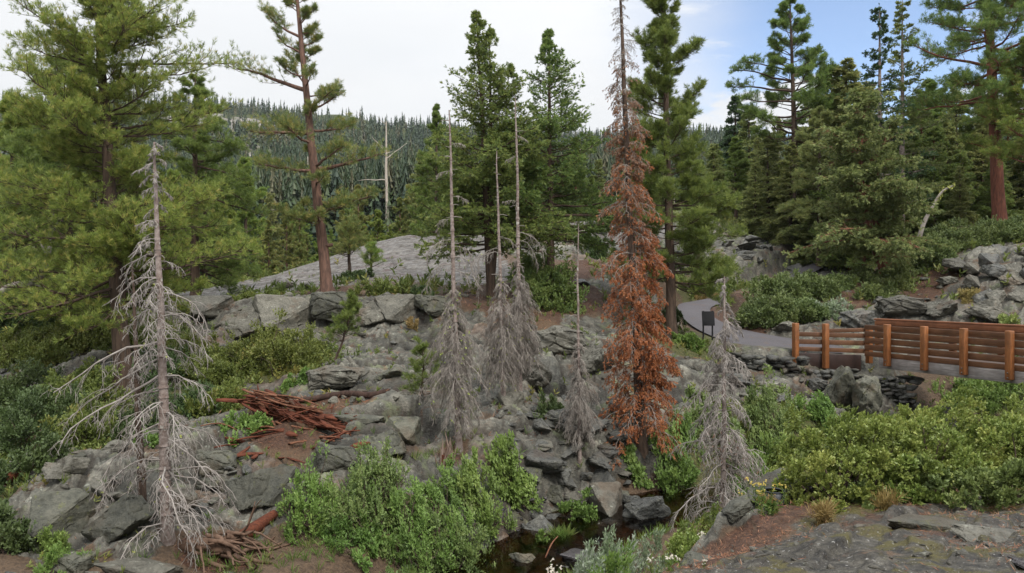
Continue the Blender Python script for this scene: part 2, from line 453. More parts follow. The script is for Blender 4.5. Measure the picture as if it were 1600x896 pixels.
    n.out(c, rough, n.bump(h, 1.0, 0.10), spec=0.35)
    return m
M['ground'] = ground_material()

def hill_material():
    m = mat('hills'); n = N(m)
    p = n.pos()
    a = n.attr('rock')
    c = n.ramp(n.noise(p, 0.05, 5), [(0.3, (0.028, 0.038, 0.014)), (0.6, (0.055, 0.062, 0.024)), (0.8, (0.10, 0.088, 0.040))])
    r = n.ramp(n.noise(p, 0.35, 6, 0.7), [(0.3, (0.10, 0.095, 0.085)), (0.7, (0.27, 0.25, 0.225))])
    c = n.mix(n.step(n.math('ADD', a, n.math('MULTIPLY', n.math('SUBTRACT', n.noise(p, 0.08, 5), 0.5), 1.2)), 0.42, 0.6), c, r)
    n.out(c, 0.95, n.bump(n.noise(p, 0.3, 5), 1.0, 1.0), spec=0.1)
    return m
M['hills'] = hill_material()

def rock_material(name, dark, mid, pale, lich=(0.22, 0.22, 0.18), rough=0.75, wet=0.0):
    m = mat(name); n = N(m)
    p = n.pos()
    oi = n('ShaderNodeObjectInfo')
    a = n.noise(p, 3.2, 6, 0.65, 0.3)
    f = n.noise(p, 17, 5, 0.68)
    c = n.ramp(n.math('ADD', n.math('MULTIPLY', a, 0.6), n.math('MULTIPLY', f, 0.4)), [(0.34, dark), (0.47, mid), (0.63, pale)])
    c = n.mix(n.math('MULTIPLY', n.step(n.noise(p, 7.0, 6, 0.72), 0.58, 0.65), 0.85), c, (*lich, 1))
    c = n.mix(n.math('MULTIPLY', n.step(n.noise(p, 1.3, 5, 0.6), 0.52, 0.66), 0.5), c, (mid[0] * 1.15, mid[1] * 0.80, mid[2] * 0.62, 1))
    c = n('ShaderNodeHueSaturation', {'Color': c, 'Value': n.math('ADD', 0.72, n.math('MULTIPLY', oi.outputs['Random'], 0.56))}).outputs[0]
    h = n.math('ADD', n.math('MULTIPLY', a, 0.5), n.math('MULTIPLY', f, 0.6))
    n.out(c, n.math('SUBTRACT', rough, n.math('MULTIPLY', f, 0.2)), n.bump(h, 1.0, 0.06), spec=0.35 + wet)
    return m
M['slate'] = rock_material('slate_rock', (0.024, 0.025, 0.023), (0.063, 0.063, 0.057), (0.114, 0.111, 0.095), lich=(0.134, 0.129, 0.090), rough=0.6)
M['slate_wet'] = rock_material('wet_slate', (0.016, 0.014, 0.016), (0.040, 0.035, 0.037), (0.080, 0.070, 0.072), lich=(0.08, 0.07, 0.055), rough=0.40, wet=0.2)
M['granite'] = rock_material('granite_rock', (0.031, 0.030, 0.024), (0.083, 0.078, 0.062), (0.142, 0.134, 0.108))
M['rock_mossy'] = rock_material('mossy_rock', (0.025, 0.026, 0.020), (0.061, 0.061, 0.046), (0.107, 0.103, 0.078), lich=(0.099, 0.103, 0.043))

def wood_material(name, a, b, rough=0.6):
    m = mat(name); n = N(m)
    p = n.pos((1.2, 1.2, 1.2), obj=True)
    rot = n('ShaderNodeMapping', {0: p, 'Rotation': (0, 0, -math.atan2(0.922, -0.387))}).outputs[0]      # grain runs with the bridge
    g = n.noise(n('ShaderNodeMapping', {0: rot, 'Scale': (2.0, 30, 30)}).outputs[0], 1, 5, 0.65)
    w = n.noise(p, 2.0, 4)
    c = n.mix(n.step(g, 0.3, 0.7), (*a, 1), (*b, 1))
    c = n.mix(n.math('MULTIPLY', n.step(w, 0.38, 0.66), 0.7), c, (*[x * 0.45 for x in a], 1))
    n.out(c, rough, n.bump(g, 0.3, 0.01), spec=0.35)
    return m
def post_material(name, a, b):
    m = mat(name); n = N(m)
    p = n.pos(obj=True)
    g = n.noise(n('ShaderNodeMapping', {0: p, 'Scale': (40, 40, 3)}).outputs[0], 1, 4)
    c = n.mix(n.step(g, 0.3, 0.7), (*a, 1), (*b, 1))
    c = n.mix(n.math('MULTIPLY', n.step(n.noise(p, 2.2, 5, 0.7), 0.40, 0.70), 0.75), c, (*[x * 0.38 for x in a], 1))
    n.out(c, 0.5, n.bump(g, 0.3, 0.01), spec=0.35)
    return m
M['post'] = post_material('post_wood', (0.29, 0.115, 0.038), (0.175, 0.062, 0.022))
M['rail'] = wood_material('rail_wood', (0.165, 0.076, 0.036), (0.095, 0.044, 0.024), 0.5)
M['rail_top'] = wood_material('rail_top_wood', (0.25, 0.095, 0.042), (0.16, 0.062, 0.030), 0.5)
M['beam'] = wood_material('beam_wood', (0.34, 0.315, 0.30), (0.17, 0.145, 0.135), 0.40)
M['deck'] = wood_material('deck_wood', (0.16, 0.13, 0.12), (0.09, 0.07, 0.062), 0.3)
M['plank_dark'] = wood_material('dark_plank', (0.050, 0.028, 0.022), (0.030, 0.018, 0.015), 0.4)
def plain(name, c, rough=0.6, metal=0.0, var=0.25, scale=8):
    m = mat(name); n = N(m)
    f = n.noise(n.pos(obj=True), scale, 4)
    cc = n.mix(f, (*[x * (1 - var) for x in c], 1), (*[x * (1 + var) for x in c], 1))
    n.out(cc, rough, metal=metal, spec=0.4)
    return m
M['black'] = plain('black_paint', (0.008, 0.008, 0.010), 0.8)
M['tub'] = plain('black_tub', (0.022, 0.026, 0.032), 0.5)
M['bolt'] = plain('bolt_steel', (0.12, 0.11, 0.10), 0.5, 0.8)
def asphalt():
    m = mat('asphalt'); n = N(m)
    p = n.pos()
    c = n.mix(n.noise(p, 1.2, 5), (0.042, 0.037, 0.041, 1), (0.072, 0.065, 0.071, 1))
    c = n.mix(n.step(n.noise(p, 90, 2), 0.6, 0.7), c, (0.17, 0.16, 0.16, 1))
    c = n.mix(n.math('MULTIPLY', n.step(n.noise(p, 1.6, 6, 0.75), 0.57, 0.68), 0.65), c, (0.095, 0.062, 0.042, 1))
    n.out(c, n.math('ADD', 0.52, n.math('MULTIPLY', n.noise(p, 0.8, 3), 0.35)), n.bump(n.noise(p, 120, 2), 0.3, 0.005), spec=0.35)
    return m
M['asphalt'] = asphalt()
def water():
    m = mat('water'); n = N(m)
    p = n.pos()
    h = n.math('ADD', n.noise(p, 5, 3), n.math('MULTIPLY', n.noise(p, 18, 2), 0.4))
    nor = n.bump(h, 0.16, 0.02)
    fr = n('ShaderNodeFresnel', {'IOR': 1.33, 'Normal': nor}).outputs[0]
    tr = n('ShaderNodeBsdfTransparent', {'Color': (0.34, 0.262, 0.165, 1)})
    gl = n('ShaderNodeBsdfGlossy', {'Roughness': 0.03, 'Color': (1, 1, 1, 1), 'Normal': nor})
    sh = n('ShaderNodeMixShader', {0: fr, 1: tr.outputs[0], 2: gl.outputs[0]})
    n.t.links.new(sh.outputs[0], n('ShaderNodeOutputMaterial').inputs[0])
    return m
M['water'] = water()

# ---------------------------------------------------------------- the terrain
# (px, py, depth, class): R rock, S granite slab, L needle litter, G grass and moss, F foreground schist, E earth
CTRL = [
 # the outcrop the photograph was taken from
 (1700,896,4.2,'F'),(1600,896,4.25,'F'),(1400,896,4.3,'F'),(1200,896,4.4,'F'),(1060,896,4.5,'F'),(1300,1100,3,'F'),(1600,1300,2.2,'F'),(1000,1250,2.6,'F'),(800,1300,2.4,'F'),
 (1600,806,6.0,'F'),(1500,806,6.1,'F'),(1400,808,6.15,'F'),(1300,812,6.2,'F'),(1240,806,6.6,'L'),(1160,838,6.0,'L'),(1080,872,5.4,'L'),(1500,850,5.1,'F'),(1330,850,5.2,'F'),(1180,870,5.0,'F'),
 (1010,905,4.9,'F'),(940,960,4.4,'F'),(1215,770,7.4,'R'),(1240,745,7.9,'R'),(1180,800,6.9,'R'),(1130,835,6.4,'R'),
 (1300,775,7.6,'L'),(1450,765,7.8,'L'),(1600,765,7.8,'L'),(1750,770,7.5,'L'),(1400,745,9.5,'E'),(1600,735,10,'E'),(1300,790,9.6,'E'),
 (1250,850,9.4,'E'),(1400,790,11.5,'E'),(1600,760,13,'E'),(1150,880,8.6,'E'),(1040,940,7.2,'E'),(940,1010,6.6,'E'),(850,1080,6.0,'E'),(960,930,8.8,'E'),(1060,880,9.8,'E'),(880,945,9.6,'E'),
 (1120,840,12.0,'E'),(1060,835,13.0,'E'),(1180,800,13.5,'G'),(1250,760,15,'G'),(1400,720,18,'G'),(1600,700,19,'G'),
 # the creek and the near bank on the left
 (1020,800,15.4,'E'),(900,835,14,'E'),(760,885,12.3,'E'),(650,960,10.5,'E'),(560,1080,8.2,'E'),
 (700,862,12.6,'E'),(600,850,12.6,'E'),(470,845,12.4,'E'),(330,870,11.8,'L'),(500,900,11.3,'E'),(300,905,11.2,'E'),(400,1000,9,'E'),(150,1000,9,'E'),
 # the cliff under the rotten log
 (330,790,13.2,'R'),(400,795,13.3,'R'),(520,770,13.7,'R'),(640,752,14.2,'R'),(330,735,14.0,'R'),(400,722,14.1,'R'),(520,704,14.4,'R'),(640,700,15.2,'R'),
 (560,660,15.2,'R'),(620,655,15.5,'R'),(460,695,14.9,'L'),(430,645,16.4,'L'),(530,625,17.2,'L'),(590,606,18.2,'R'),(650,605,18.5,'R'),(640,665,16,'R'),(680,660,16.3,'R'),(340,650,16.6,'R'),(300,605,19,'G'),
 (480,605,18.4,'R'),(440,600,19.0,'R'),(560,580,20,'R'),
 # the left flank
 (0,905,11,'E'),(120,905,11,'E'),(60,830,12.4,'R'),(200,840,12.2,'R'),(100,745,13.8,'R'),(200,740,13.8,'R'),(270,760,13.6,'R'),(0,760,14.2,'G'),(0,680,17,'G'),(120,690,15.8,'G'),(230,690,15.6,'R'),(150,640,17.5,'G'),(0,600,20,'R'),(120,575,20.5,'R'),(220,570,20.5,'R'),
 (0,530,23,'G'),(110,520,23.5,'G'),(200,545,22,'G'),(330,565,21.2,'G'),(440,590,20.2,'G'),(480,548,23.2,'G'),(280,520,24.5,'G'),
 (-300,800,12,'G'),(-300,600,19,'G'),(-300,500,25,'G'),(-700,560,22,'G'),
 # the grey rock step and the slab behind it
 (340,525,24.8,'R'),(400,540,24.9,'R'),(460,543,24.9,'R'),(560,522,25.3,'R'),(650,508,25.5,'R'),(310,500,25.6,'R'),(350,484,25.9,'R'),(430,474,25.8,'R'),(510,468,25.9,'R'),(600,465,26.0,'R'),(680,470,26.2,'R'),
 (600,560,22,'R'),(650,540,23.4,'R'),(560,540,24,'R'),(690,520,24.5,'R'),
 (420,467,28.2,'G'),(530,464,28.4,'L'),(640,460,28.4,'G'),(340,470,29,'S'),
 (380,461,31,'S'),(450,446,32,'S'),(520,430,33.5,'S'),(600,405,37,'S'),(680,395,38,'S'),(690,371,42,'S'),(640,369,44,'S'),(570,384,44,'S'),(470,418,42,'S'),(370,448,42,'S'),(720,372,45,'S'),(740,430,33,'S'),
 (640,395,56,'G'),(560,420,58,'G'),(600,480,75,'G'),(400,500,75,'G'),(300,470,50,'G'),(200,472,38,'G'),(80,475,38,'G'),(0,470,32,'G'),(-200,470,40,'G'),(200,490,80,'G'),(0,470,80,'G'),
 # the middle
 (770,468,28,'L'),(710,472,27.5,'L'),(850,478,27.5,'L'),(840,500,25.5,'L'),(910,500,25.5,'R'),(870,535,22.8,'R'),(930,540,23,'R'),(800,545,22.5,'R'),(730,560,21.5,'R'),(870,565,21.5,'R'),(820,605,19,'R'),(760,640,17.5,'R'),(900,612,20,'R'),(960,640,18.5,'R'),(700,640,17.3,'R'),
 (905,700,16.5,'R'),(985,690,17.3,'R'),(940,750,15.9,'R'),(1005,735,16.5,'E'),(830,700,15.8,'R'),(830,770,14.5,'R'),(740,700,15.3,'R'),(740,755,14.2,'R'),(650,790,13.6,'E'),(715,720,15.4,'L'),
 (880,395,38,'R'),(960,372,42,'S'),(1000,350,45,'S'),(880,347,46,'S'),(820,370,46,'S'),(860,425,33,'L'),(960,440,31,'R'),(930,410,35,'L'),(900,460,29.5,'L'),
 # the slope below the path and the bridge
 (1010,545,25,'R'),(1045,528,27,'G'),(1080,545,26.5,'G'),(1080,580,24.2,'R'),(1100,610,22,'R'),(1060,640,20,'R'),(1090,700,17.6,'G'),(1150,605,23,'R'),(1200,590,24.2,'R'),(1240,592,24.4,'R'),(1180,650,20,'G'),(1240,645,21,'G'),(1130,740,16,'G'),
 (1300,620,23.6,'R'),(1300,582,25.2,'R'),(1400,625,24.0,'R'),(1480,640,23,'R'),(1360,690,19.5,'G'),(1480,690,20.5,'E'),(1560,690,21.5,'E'),(1620,680,23,'E'),(1550,602,27,'G'),(1640,600,26,'G'),(1480,620,26.5,'E'),(1720,700,20,'G'),
 # above the bridge
 (1320,520,29,'R'),(1340,500,29.8,'R'),(1450,503,29,'R'),(1560,508,28,'R'),(1640,505,27,'R'),(1400,470,31,'R'),(1330,478,31,'L'),(1440,455,32,'L'),(1500,462,30.5,'R'),(1590,480,28.8,'R'),(1390,437,34,'L'),(1350,448,33,'L'),(1480,432,32.5,'L'),(1520,412,33,'R'),(1580,425,31,'R'),(1540,398,33.5,'R'),(1600,395,33,'R'),(1560,450,30,'R'),(1480,392,36,'G'),(1560,353,40,'L'),(1500,352,41,'L'),(1640,350,40,'L'),(1700,420,31,'R'),
 (1220,482,31,'L'),(1250,450,34,'L'),(1300,432,37,'L'),(1180,496,30.5,'L'),(1240,515,29.3,'R'),(1280,520,28.8,'R'),
 (1180,400,45,'R'),(1150,375,50,'R'),(1215,385,49,'R'),(1100,400,44,'R'),(1060,405,44,'R'),(1120,440,40.5,'R'),(1150,425,43,'R'),(1160,347,56,'G'),(1090,350,56,'R'),(1040,345,52,'S'),(1260,395,53,'L'),(1080,455,39.5,'G'),
 (1300,375,62,'L'),(1400,380,50,'L'),(1450,345,56,'L'),(1600,332,58,'L'),(1100,330,70,'G'),(900,342,75,'G'),(800,405,65,'G'),(720,435,62,'G'),
 (1300,330,95,'G'),(1600,310,95,'G'),(1100,320,100,'G'),(900,350,110,'G'),(1900,330,60,'L'),(1900,300,100,'G'),
 # far hills
 (-300,170,700,'G'),(0,178,700,'G'),(150,166,700,'G'),(290,160,680,'G'),(430,176,700,'G'),(560,190,720,'G'),(700,206,750,'G'),(800,218,760,'G'),(930,222,800,'G'),(1050,228,800,'G'),(1200,232,800,'G'),(1600,225,800,'G'),(2000,225,800,'G'),(-800,180,700,'G'),
 (-300,280,1500,'G'),(300,280,1500,'G'),(800,300,1500,'G'),(1600,300,1500,'G'),
 (300,250,400,'G'),(500,268,390,'G'),(400,325,250,'G'),(530,330,200,'G'),(620,275,280,'G'),(460,410,130,'G'),(600,425,115,'G'),(250,410,130,'G'),(100,340,210,'G'),(-100,360,150,'G'),(-300,300,300,'G'),(700,320,280,'G'),(900,325,210,'G'),
 (1100,305,160,'G'),(1300,295,160,'G'),(1600,285,160,'G'),(1200,250,400,'G'),(1600,250,400,'G'),(900,270,420,'G'),(1900,280,300,'G'),
]
CP = np.array([P(a, b, c) for a, b, c, _ in CTRL])
def _solve():
    n = len(CP)
    d = np.hypot(CP[:, None, 0] - CP[None, :, 0], CP[:, None, 1] - CP[None, :, 1])
    A = np.zeros((n + 1, n + 1))
    A[:n, :n] = d + np.eye(n) * (-0.03)
    A[:n, n] = 1; A[n, :n] = 1
    b = np.concatenate([CP[:, 2], [0]])
    return np.linalg.lstsq(A, b, rcond=None)[0]
WTS = _solve()
def rbf(x, y):
    x = np.asarray(x, float).ravel(); y = np.asarray(y, float).ravel()
    out = np.empty(len(x))
    for i in range(0, len(x), 40000):
        d = np.hypot(x[i:i + 40000, None] - CP[None, :, 0], y[i:i + 40000, None] - CP[None, :, 1])
        out[i:i + 40000] = d @ WTS[:-1] + WTS[-1]
    return out
CLS = 'RSLGF'
def masks(x, y):
    x = np.asarray(x, float).ravel(); y = np.asarray(y, float).ravel()
    yy = np.maximum(y, 0.5)
    u, v = x / yy, np.log(yy)
    cu, cv = CP[:, 0] / CP[:, 1], np.log(CP[:, 1])
    one = np.array([[1.0 if c[3] == k else 0.0 for k in CLS] for c in CTRL])
    out = np.empty((len(x), len(CLS)))
    for i in range(0, len(x), 40000):
        d2 = (u[i:i + 40000, None] - cu) ** 2 + (v[i:i + 40000, None] - cv) ** 2 * 0.8
        w = 1.0 / (d2 + 4e-4) ** 2
        out[i:i + 40000] = (w @ one) / w.sum(1, keepdims=True)
    return out

# the creek, as a centre line with the water level and the half width
CREEK = np.array([(14.2, 24.5, -4.15, 0.9), (12.0, 21.8, -4.2, 0.8), (8.5, 18.8, -4.3, 0.8), (5.2, 16.6, -4.4, 0.9), (3.0, 15.5, -4.42, 1.15), (1.4, 14.5, -4.5, 0.95), (0.3, 13.2, -4.62, 0.85), (-0.7, 11.9, -4.72, 0.85), (-1.9, 10.4, -4.85, 0.9), (-3.0, 8.4, -5.0, 1.0), (-3.8, 6.0, -5.1, 1.1)])
# the path, as pairs of edge points
PATH = [((1318, 552, 26.1), (1318, 542, 28.3)), ((1242, 549, 26.3), (1242, 530, 28.4)), ((1190, 546, 26.0), (1190, 521, 28.8)), ((1145, 537, 26.9), (1150, 512, 29.8)),
        ((1105, 522, 28.6), (1122, 500, 31.2)), ((1080, 508, 30.2), (1112, 491, 32.6)), ((1064, 492, 32.3), (1110, 483, 34)), ((1061, 476, 35.2), (1116, 478, 35)),
        ((1098, 468, 38), (1135, 473, 36)), ((1165, 452, 41.5), (1172, 466, 38.5)), ((1240, 424, 46), (1252, 436, 43.5)), ((1300, 401, 50), (1292, 416, 47.5)), ((1345, 398, 54), (1345, 404, 52))]
PL = np.array([P(*a) for a, b in PATH]); PR = np.array([P(*b) for a, b in PATH])
def smooth_line(A, k=6):
    n = len(A); t = np.linspace(0, n - 1, (n - 1) * k + 1)
    out = []
    for s in t:
        i = int(min(n - 2, math.floor(s))); f = s - i
        p0, p1, p2, p3 = A[max(i - 1, 0)], A[i], A[i + 1], A[min(i + 2, n - 1)]
        out.append(0.5 * ((2 * p1) + (-p0 + p2) * f + (2 * p0 - 5 * p1 + 4 * p2 - p3) * f * f + (-p0 + 3 * p1 - 3 * p2 + p3) * f ** 3))
    return np.array(out)
PLs, PRs = smooth_line(PL), smooth_line(PR)
CRs = smooth_line(CREEK, 4)

def line_dist(x, y, A):
    """Distance to a polyline and the interpolated row there."""
    best = np.full(x.shape, 1e9); row = np.zeros((len(x), A.shape[1]))
    for i in range(len(A) - 1):
        a, b = A[i], A[i + 1]
        ex, ey = b[0] - a[0], b[1] - a[1]
        t = np.clip(((x - a[0]) * ex + (y - a[1]) * ey) / max(ex * ex + ey * ey, 1e-9), 0, 1)
        d = np.hypot(x - a[0] - t * ex, y - a[1] - t * ey)
        c = d < best
        best = np.where(c, d, best)
        row[c] = a + (b - a) * t[c, None]
    return best, row

def sstep(v, lo, hi):
    t = np.clip((v - lo) / (hi - lo), 0, 1)
    return t * t * (3 - 2 * t)

CEN = np.concatenate([(PLs + PRs) / 2, np.linalg.norm(PLs - PRs, axis=1, keepdims=True) / 2], 1)
def height(x, y, full=False):
    x = np.atleast_1d(np.asarray(x, float)).ravel(); y = np.atleast_1d(np.asarray(y, float)).ravel()
    z = rbf(x, y)
    mk = masks(x, y)
    rock, slab, lit, grn, fore = mk.T
    crack = np.zeros(len(x)); tone = np.zeros(len(x))
    near = sstep(y, 90, 45)
    wx, wy = x + 0.35 * fbm(x * 0.8, y * 0.8, 61, 3), y + 0.35 * fbm(x * 0.8, y * 0.8, 67, 3)
    p1, c1 = plates(wx, wy, 1.9, 0.7, 0.5, 10, 1.3)
    p2, c2 = plates(wx, wy, 0.62, 0.6, 0.8, 30, 1.2)
    p0, c0 = plates(wx * 0.8 + wy * 0.2, wy, 0.27, 0.55, 1.0, 110, 1.2)
    rk = rock * near
    z = z + rk * sstep(y, 36, 18) * (0.075 * p0 - 0.03 * sstep(c0, 0.15, 0.0))
    z = z + rk * (0.44 * p1 + 0.11 * p2 + 0.12 * fbm(x * 0.9, y * 0.9, 5))
    z = z - rk * (0.10 * sstep(c1, 0.10, 0.0) + 0.03 * sstep(c2, 0.12, 0.0))
    crack = np.maximum(crack, rk * np.maximum(np.maximum(sstep(c1, 0.085, 0.02), 0.85 * sstep(c2, 0.13, 0.02)), 0.7 * sstep(c0, 0.08, 0.0) * sstep(y, 36, 18)))
    tone = rk * (0.55 * p1 + 0.75 * p2 + 0.5 * p0)
    p3, c3 = plates(x, y, 2.8, 0.45, 0.45, 50, 0.5)
    p4, c4 = plates(x, y, 0.9, 0.35, 0.5, 70, 0.4)
    sl = slab * near
    z = z + sl * (0.13 * p3 + 0.04 * p4 + 0.10 * fbm(x * 0.6, y * 0.6, 8) - 0.05 * sstep(c3, 0.06, 0.0))
    crack = np.maximum(crack, sl * np.maximum(sstep(c3, 0.08, 0.01), 0.75 * sstep(c4, 0.12, 0.02)))
    p5, c5 = plates(x, y, 0.55, 0.3, 0.9, 90, 0.8)
    z = z + fore * (0.075 * p5 + 0.10 * fbm(x * 1.3, y * 1.3, 12, 5) + 0.030 * np.abs(fbm(x * 5, y * 7, 13, 4)))
    crack = np.maximum(crack, fore * 0.6 * sstep(c5, 0.06, 0.0))
    soft = np.clip(1 - rock - slab - fore, 0, 1)
    z = z + soft * near * (0.16 * fbm(x * 0.9, y * 0.9, 3, 4) + 0.04 * p2)
    z = z + sstep(y, 80, 250) * 6.0 * fbm(x * 0.02, y * 0.02, 21, 4)
    # creek bed
    d, row = line_dist(x, y, CRs)
    w = row[:, 3] * (1 + 0.35 * fbm(x * 0.9, y * 0.9, 44, 3))
    bed = row[:, 2] - 0.22 + 0.10 * p2
    k = sstep(d, w + 0.9, w * 0.75)
    z = np.where(k > 0, z * (1 - k) + np.minimum(z, bed) * k, z)
    # path bed
    d, row = line_dist(x, y, CEN)
    k = sstep(d, row[:, 3] + 0.6, row[:, 3] + 0.1) * (y < 70)
    z = z * (1 - k) + (row[:, 2] - 0.10) * k
    far_ = sstep(row[:, 1], 37, 42) * (y < 70)                  # beyond the bend the path runs along an open shelf
    kf = sstep(d, row[:, 3] + 6.5, row[:, 3] + 1.0) * far_ * (y < row[:, 1] + 0.5)
    z = np.where(kf > 0, np.minimum(z, z * (1 - kf) + (row[:, 2] - 0.25) * kf), z)
    crack = crack * (1 - k)
    if full:
        return (z, mk, crack, tone) if full == 2 else (z, mk, crack)
    return z
def gz(x, y):
    return float(height([x], [y])[0])

def fan(y0, y1, rows, u0, u1, cols):
    yy = np.geomspace(y0, y1, rows)
    uu = np.linspace(u0, u1, cols)
    Y, U = np.meshgrid(yy, uu, indexing='ij')
    X = (U * (Y + 1.5)).ravel()
    Y = Y.ravel()
    i, j = np.meshgrid(np.arange(rows - 1), np.arange(cols - 1), indexing='ij')
    a = (i * cols + j).ravel()
    return X, Y, np.stack([a, a + 1, a + cols + 1, a + cols], -1)
X, Y, Q = fan(1.2, 85.0, 760, -1.05, 1.05, 900)
Z, MK, CR, TN = height(X, Y, 2)
ground = link('ground', make_mesh('ground', np.stack([X, Y, Z], -1), Q, None,
    {'rock': MK[:, 0], 'slab': MK[:, 1], 'litter': MK[:, 2], 'green': MK[:, 3], 'fore': MK[:, 4], 'crack': CR, 'tone': TN}, False), M['ground'])
tag(ground, 'grey fractured rock and red needle litter on both sides of a small creek', 'ground', kind='structure')

TALUS = [(395, 245, 380, 0.030, 0.18), (310, 195, 560, 0.05, 0.10), (545, 300, 230, 0.06, 0.16), (628, 275, 270, 0.06, 0.15), (400, 200, 560, 0.05, 0.06), (600, 310, 200, 0.05, 0.10), (30, 205, 400, 0.05, 0.1)]
def talus(x, y):
    r = np.zeros(len(x))
    for a, b, c, su, sv in TALUS:
        r = np.maximum(r, np.exp(-(((x / y - (a - CX) / F_PX) / su) ** 2 + ((np.log(y) - math.log(c)) / sv) ** 2)))
    return r
X, Y, Q = fan(78.0, 1800.0, 260, -1.5, 1.5, 300)
Z = height(X, Y) - 0.8 * sstep(Y, 90, 80)
hills = link('hills', make_mesh('hills', np.stack([X, Y, Z], -1), Q, None, {'rock': talus(X, Y)}, True), M['hills'])
tag(hills, 'forested mountainside rising behind the trees', 'hills', kind='structure')

# path ribbon
nrow = len(PLs); seg = 6
t = np.linspace(0, 1, seg + 1)
V = (PLs[:, None, :] * (1 - t)[None, :, None] + PRs[:, None, :] * t[None, :, None])
V[:, :, 2] += 0.02 * (1 - (2 * t - 1) ** 2)[None, :]
i, j = np.meshgrid(np.arange(nrow - 1), np.arange(seg), indexing='ij')
a = (i * (seg + 1) + j).ravel()
path = link('path', make_mesh('path', V.reshape(-1, 3), np.stack([a, a + seg + 1, a + seg + 2, a + 1], -1), smooth=True), M['asphalt'])
tag(path, 'wet grey asphalt path curving from the bridge up between the trees', 'path', kind='structure')
# creek water
V, Q = [], []
dirs = np.gradient(CRs[:, :2], axis=0); dirs = unit(dirs); nrm = np.stack([-dirs[:, 1], dirs[:, 0]], -1)
for k_, s_ in enumerate((-1, -0.5, 0, 0.5, 1)):
    V.append(np.concatenate([CRs[:, :2] + nrm * (s_ * (CRs[:, 3:4] + 1.0)), CRs[:, 2:3]], 1))
V = np.stack(V, 1)
i, j = np.meshgrid(np.arange(len(CRs) - 1), np.arange(4), indexing='ij')
a = (i * 5 + j).ravel()
creek = link('creek_water', make_mesh('creek_water', V.reshape(-1, 3), np.stack([a, a + 5, a + 6, a + 1], -1), smooth=True), M['water'])
tag(creek, 'shallow brown creek water with a small pool between slate blocks', 'water', kind='structure')
# ---------------------------------------------------------------- growing trees
def sprout(rng, Pp, n, L, t0=0.2, t1=1.0, ang=(0.6, 1.0), flat=0.35, grav=0.0, K=4, fall=0.6, jit=0.12, lift=0.0):
    """n side shoots along every parent polyline Pp (B,K0,3)."""
    B, K0, _ = Pp.shape
    t = t0 + (t1 - t0) * (np.arange(n)[None, :] + rng.random((B, n))) / n
    f = np.clip(t, 0, 0.999) * (K0 - 1)
    i0 = f.astype(int); fr = (f - i0)[..., None]
    bi = np.arange(B)[:, None]
    a, b = Pp[bi, i0], Pp[bi, i0 + 1]
    p = a + (b - a) * fr
    tan = unit(b - a)
    up = np.array([0, 0, 1.0])
    lat = np.cross(tan, up + rng.normal(size=tan.shape) * 0.05); lat = unit(lat)
    ver = np.cross(lat, tan)
    side = np.where((np.arange(n)[None, :] + rng.integers(0, 2, (B, 1))) % 2 == 0, 0.0, np.pi)
    phi = side + rng.normal(size=(B, n)) * flat
    s = lat * np.cos(phi)[..., None] + ver * np.sin(phi)[..., None]
    al = rng.uniform(ang[0], ang[1], (B, n))[..., None]
    d = unit(tan * np.cos(al) + s * np.sin(al) + up * lift)
    L = np.broadcast_to(np.asarray(L, float), (B,))
    ll = L[:, None] * (1 - fall * t) * rng.uniform(0.55, 1.15, (B, n))
    return grow(rng, p.reshape(-1, 3), d.reshape(-1, 3), ll.ravel(), K, grav, jit), ll.ravel()

def grow(rng, p, d, L, K=6, grav=0.0, jit=0.1):
    """Polylines from p along d of length L that sag (grav > 0) or turn up (grav < 0)."""
    B = len(p)
    out = np.empty((B, K, 3)); out[:, 0] = p
    d = d.copy(); st = (L / (K - 1))[:, None]
    g = np.broadcast_to(np.asarray(grav, float), (B,))
    for k in range(1, K):
        d[:, 2] -= g / (K - 1)
        d = unit(d + rng.normal(size=d.shape) * jit)
        out[:, k] = out[:, k - 1] + d * st
    return out

def trunk_line(rng, H, lean=(0, 0), wander=0.06, K=20, bow=0.0):
    t = np.linspace(0, 1, K)
    x = lean[0] * t + bow * np.sin(t * np.pi) + wander * np.cumsum(rng.normal(size=K)) * 0.25 * (t > 0)
    y = lean[1] * t + wander * np.cumsum(rng.normal(size=K)) * 0.25 * (t > 0)
    return np.stack([x, y, t * H], -1)

def at(line, t):
    t = np.clip(np.asarray(t, float), 0, 0.9999) * (len(line) - 1)
    i = t.astype(int); f = (t - i)[..., None]
    return line[i] * (1 - f) + line[i + 1] * f

def trunk_tube(g, line, r0, top=0.12, flare=0.35, sides=12, power=0.85):
    t = np.linspace(0, 1, len(line))
    # finer near the foot so that it can flare
    tt = np.concatenate([np.array([0, 0.006, 0.015, 0.03, 0.05]), np.linspace(0.08, 1, len(line))])
    Lp = at(line, tt)
    r = r0 * ((1 - tt) ** power * (1 - top) + top) * (1 + flare * np.exp(-tt * 45))
    Lp = Lp.copy(); Lp[0, 2] -= 0.45
    tubes(g, Lp[None], r[None], sides)

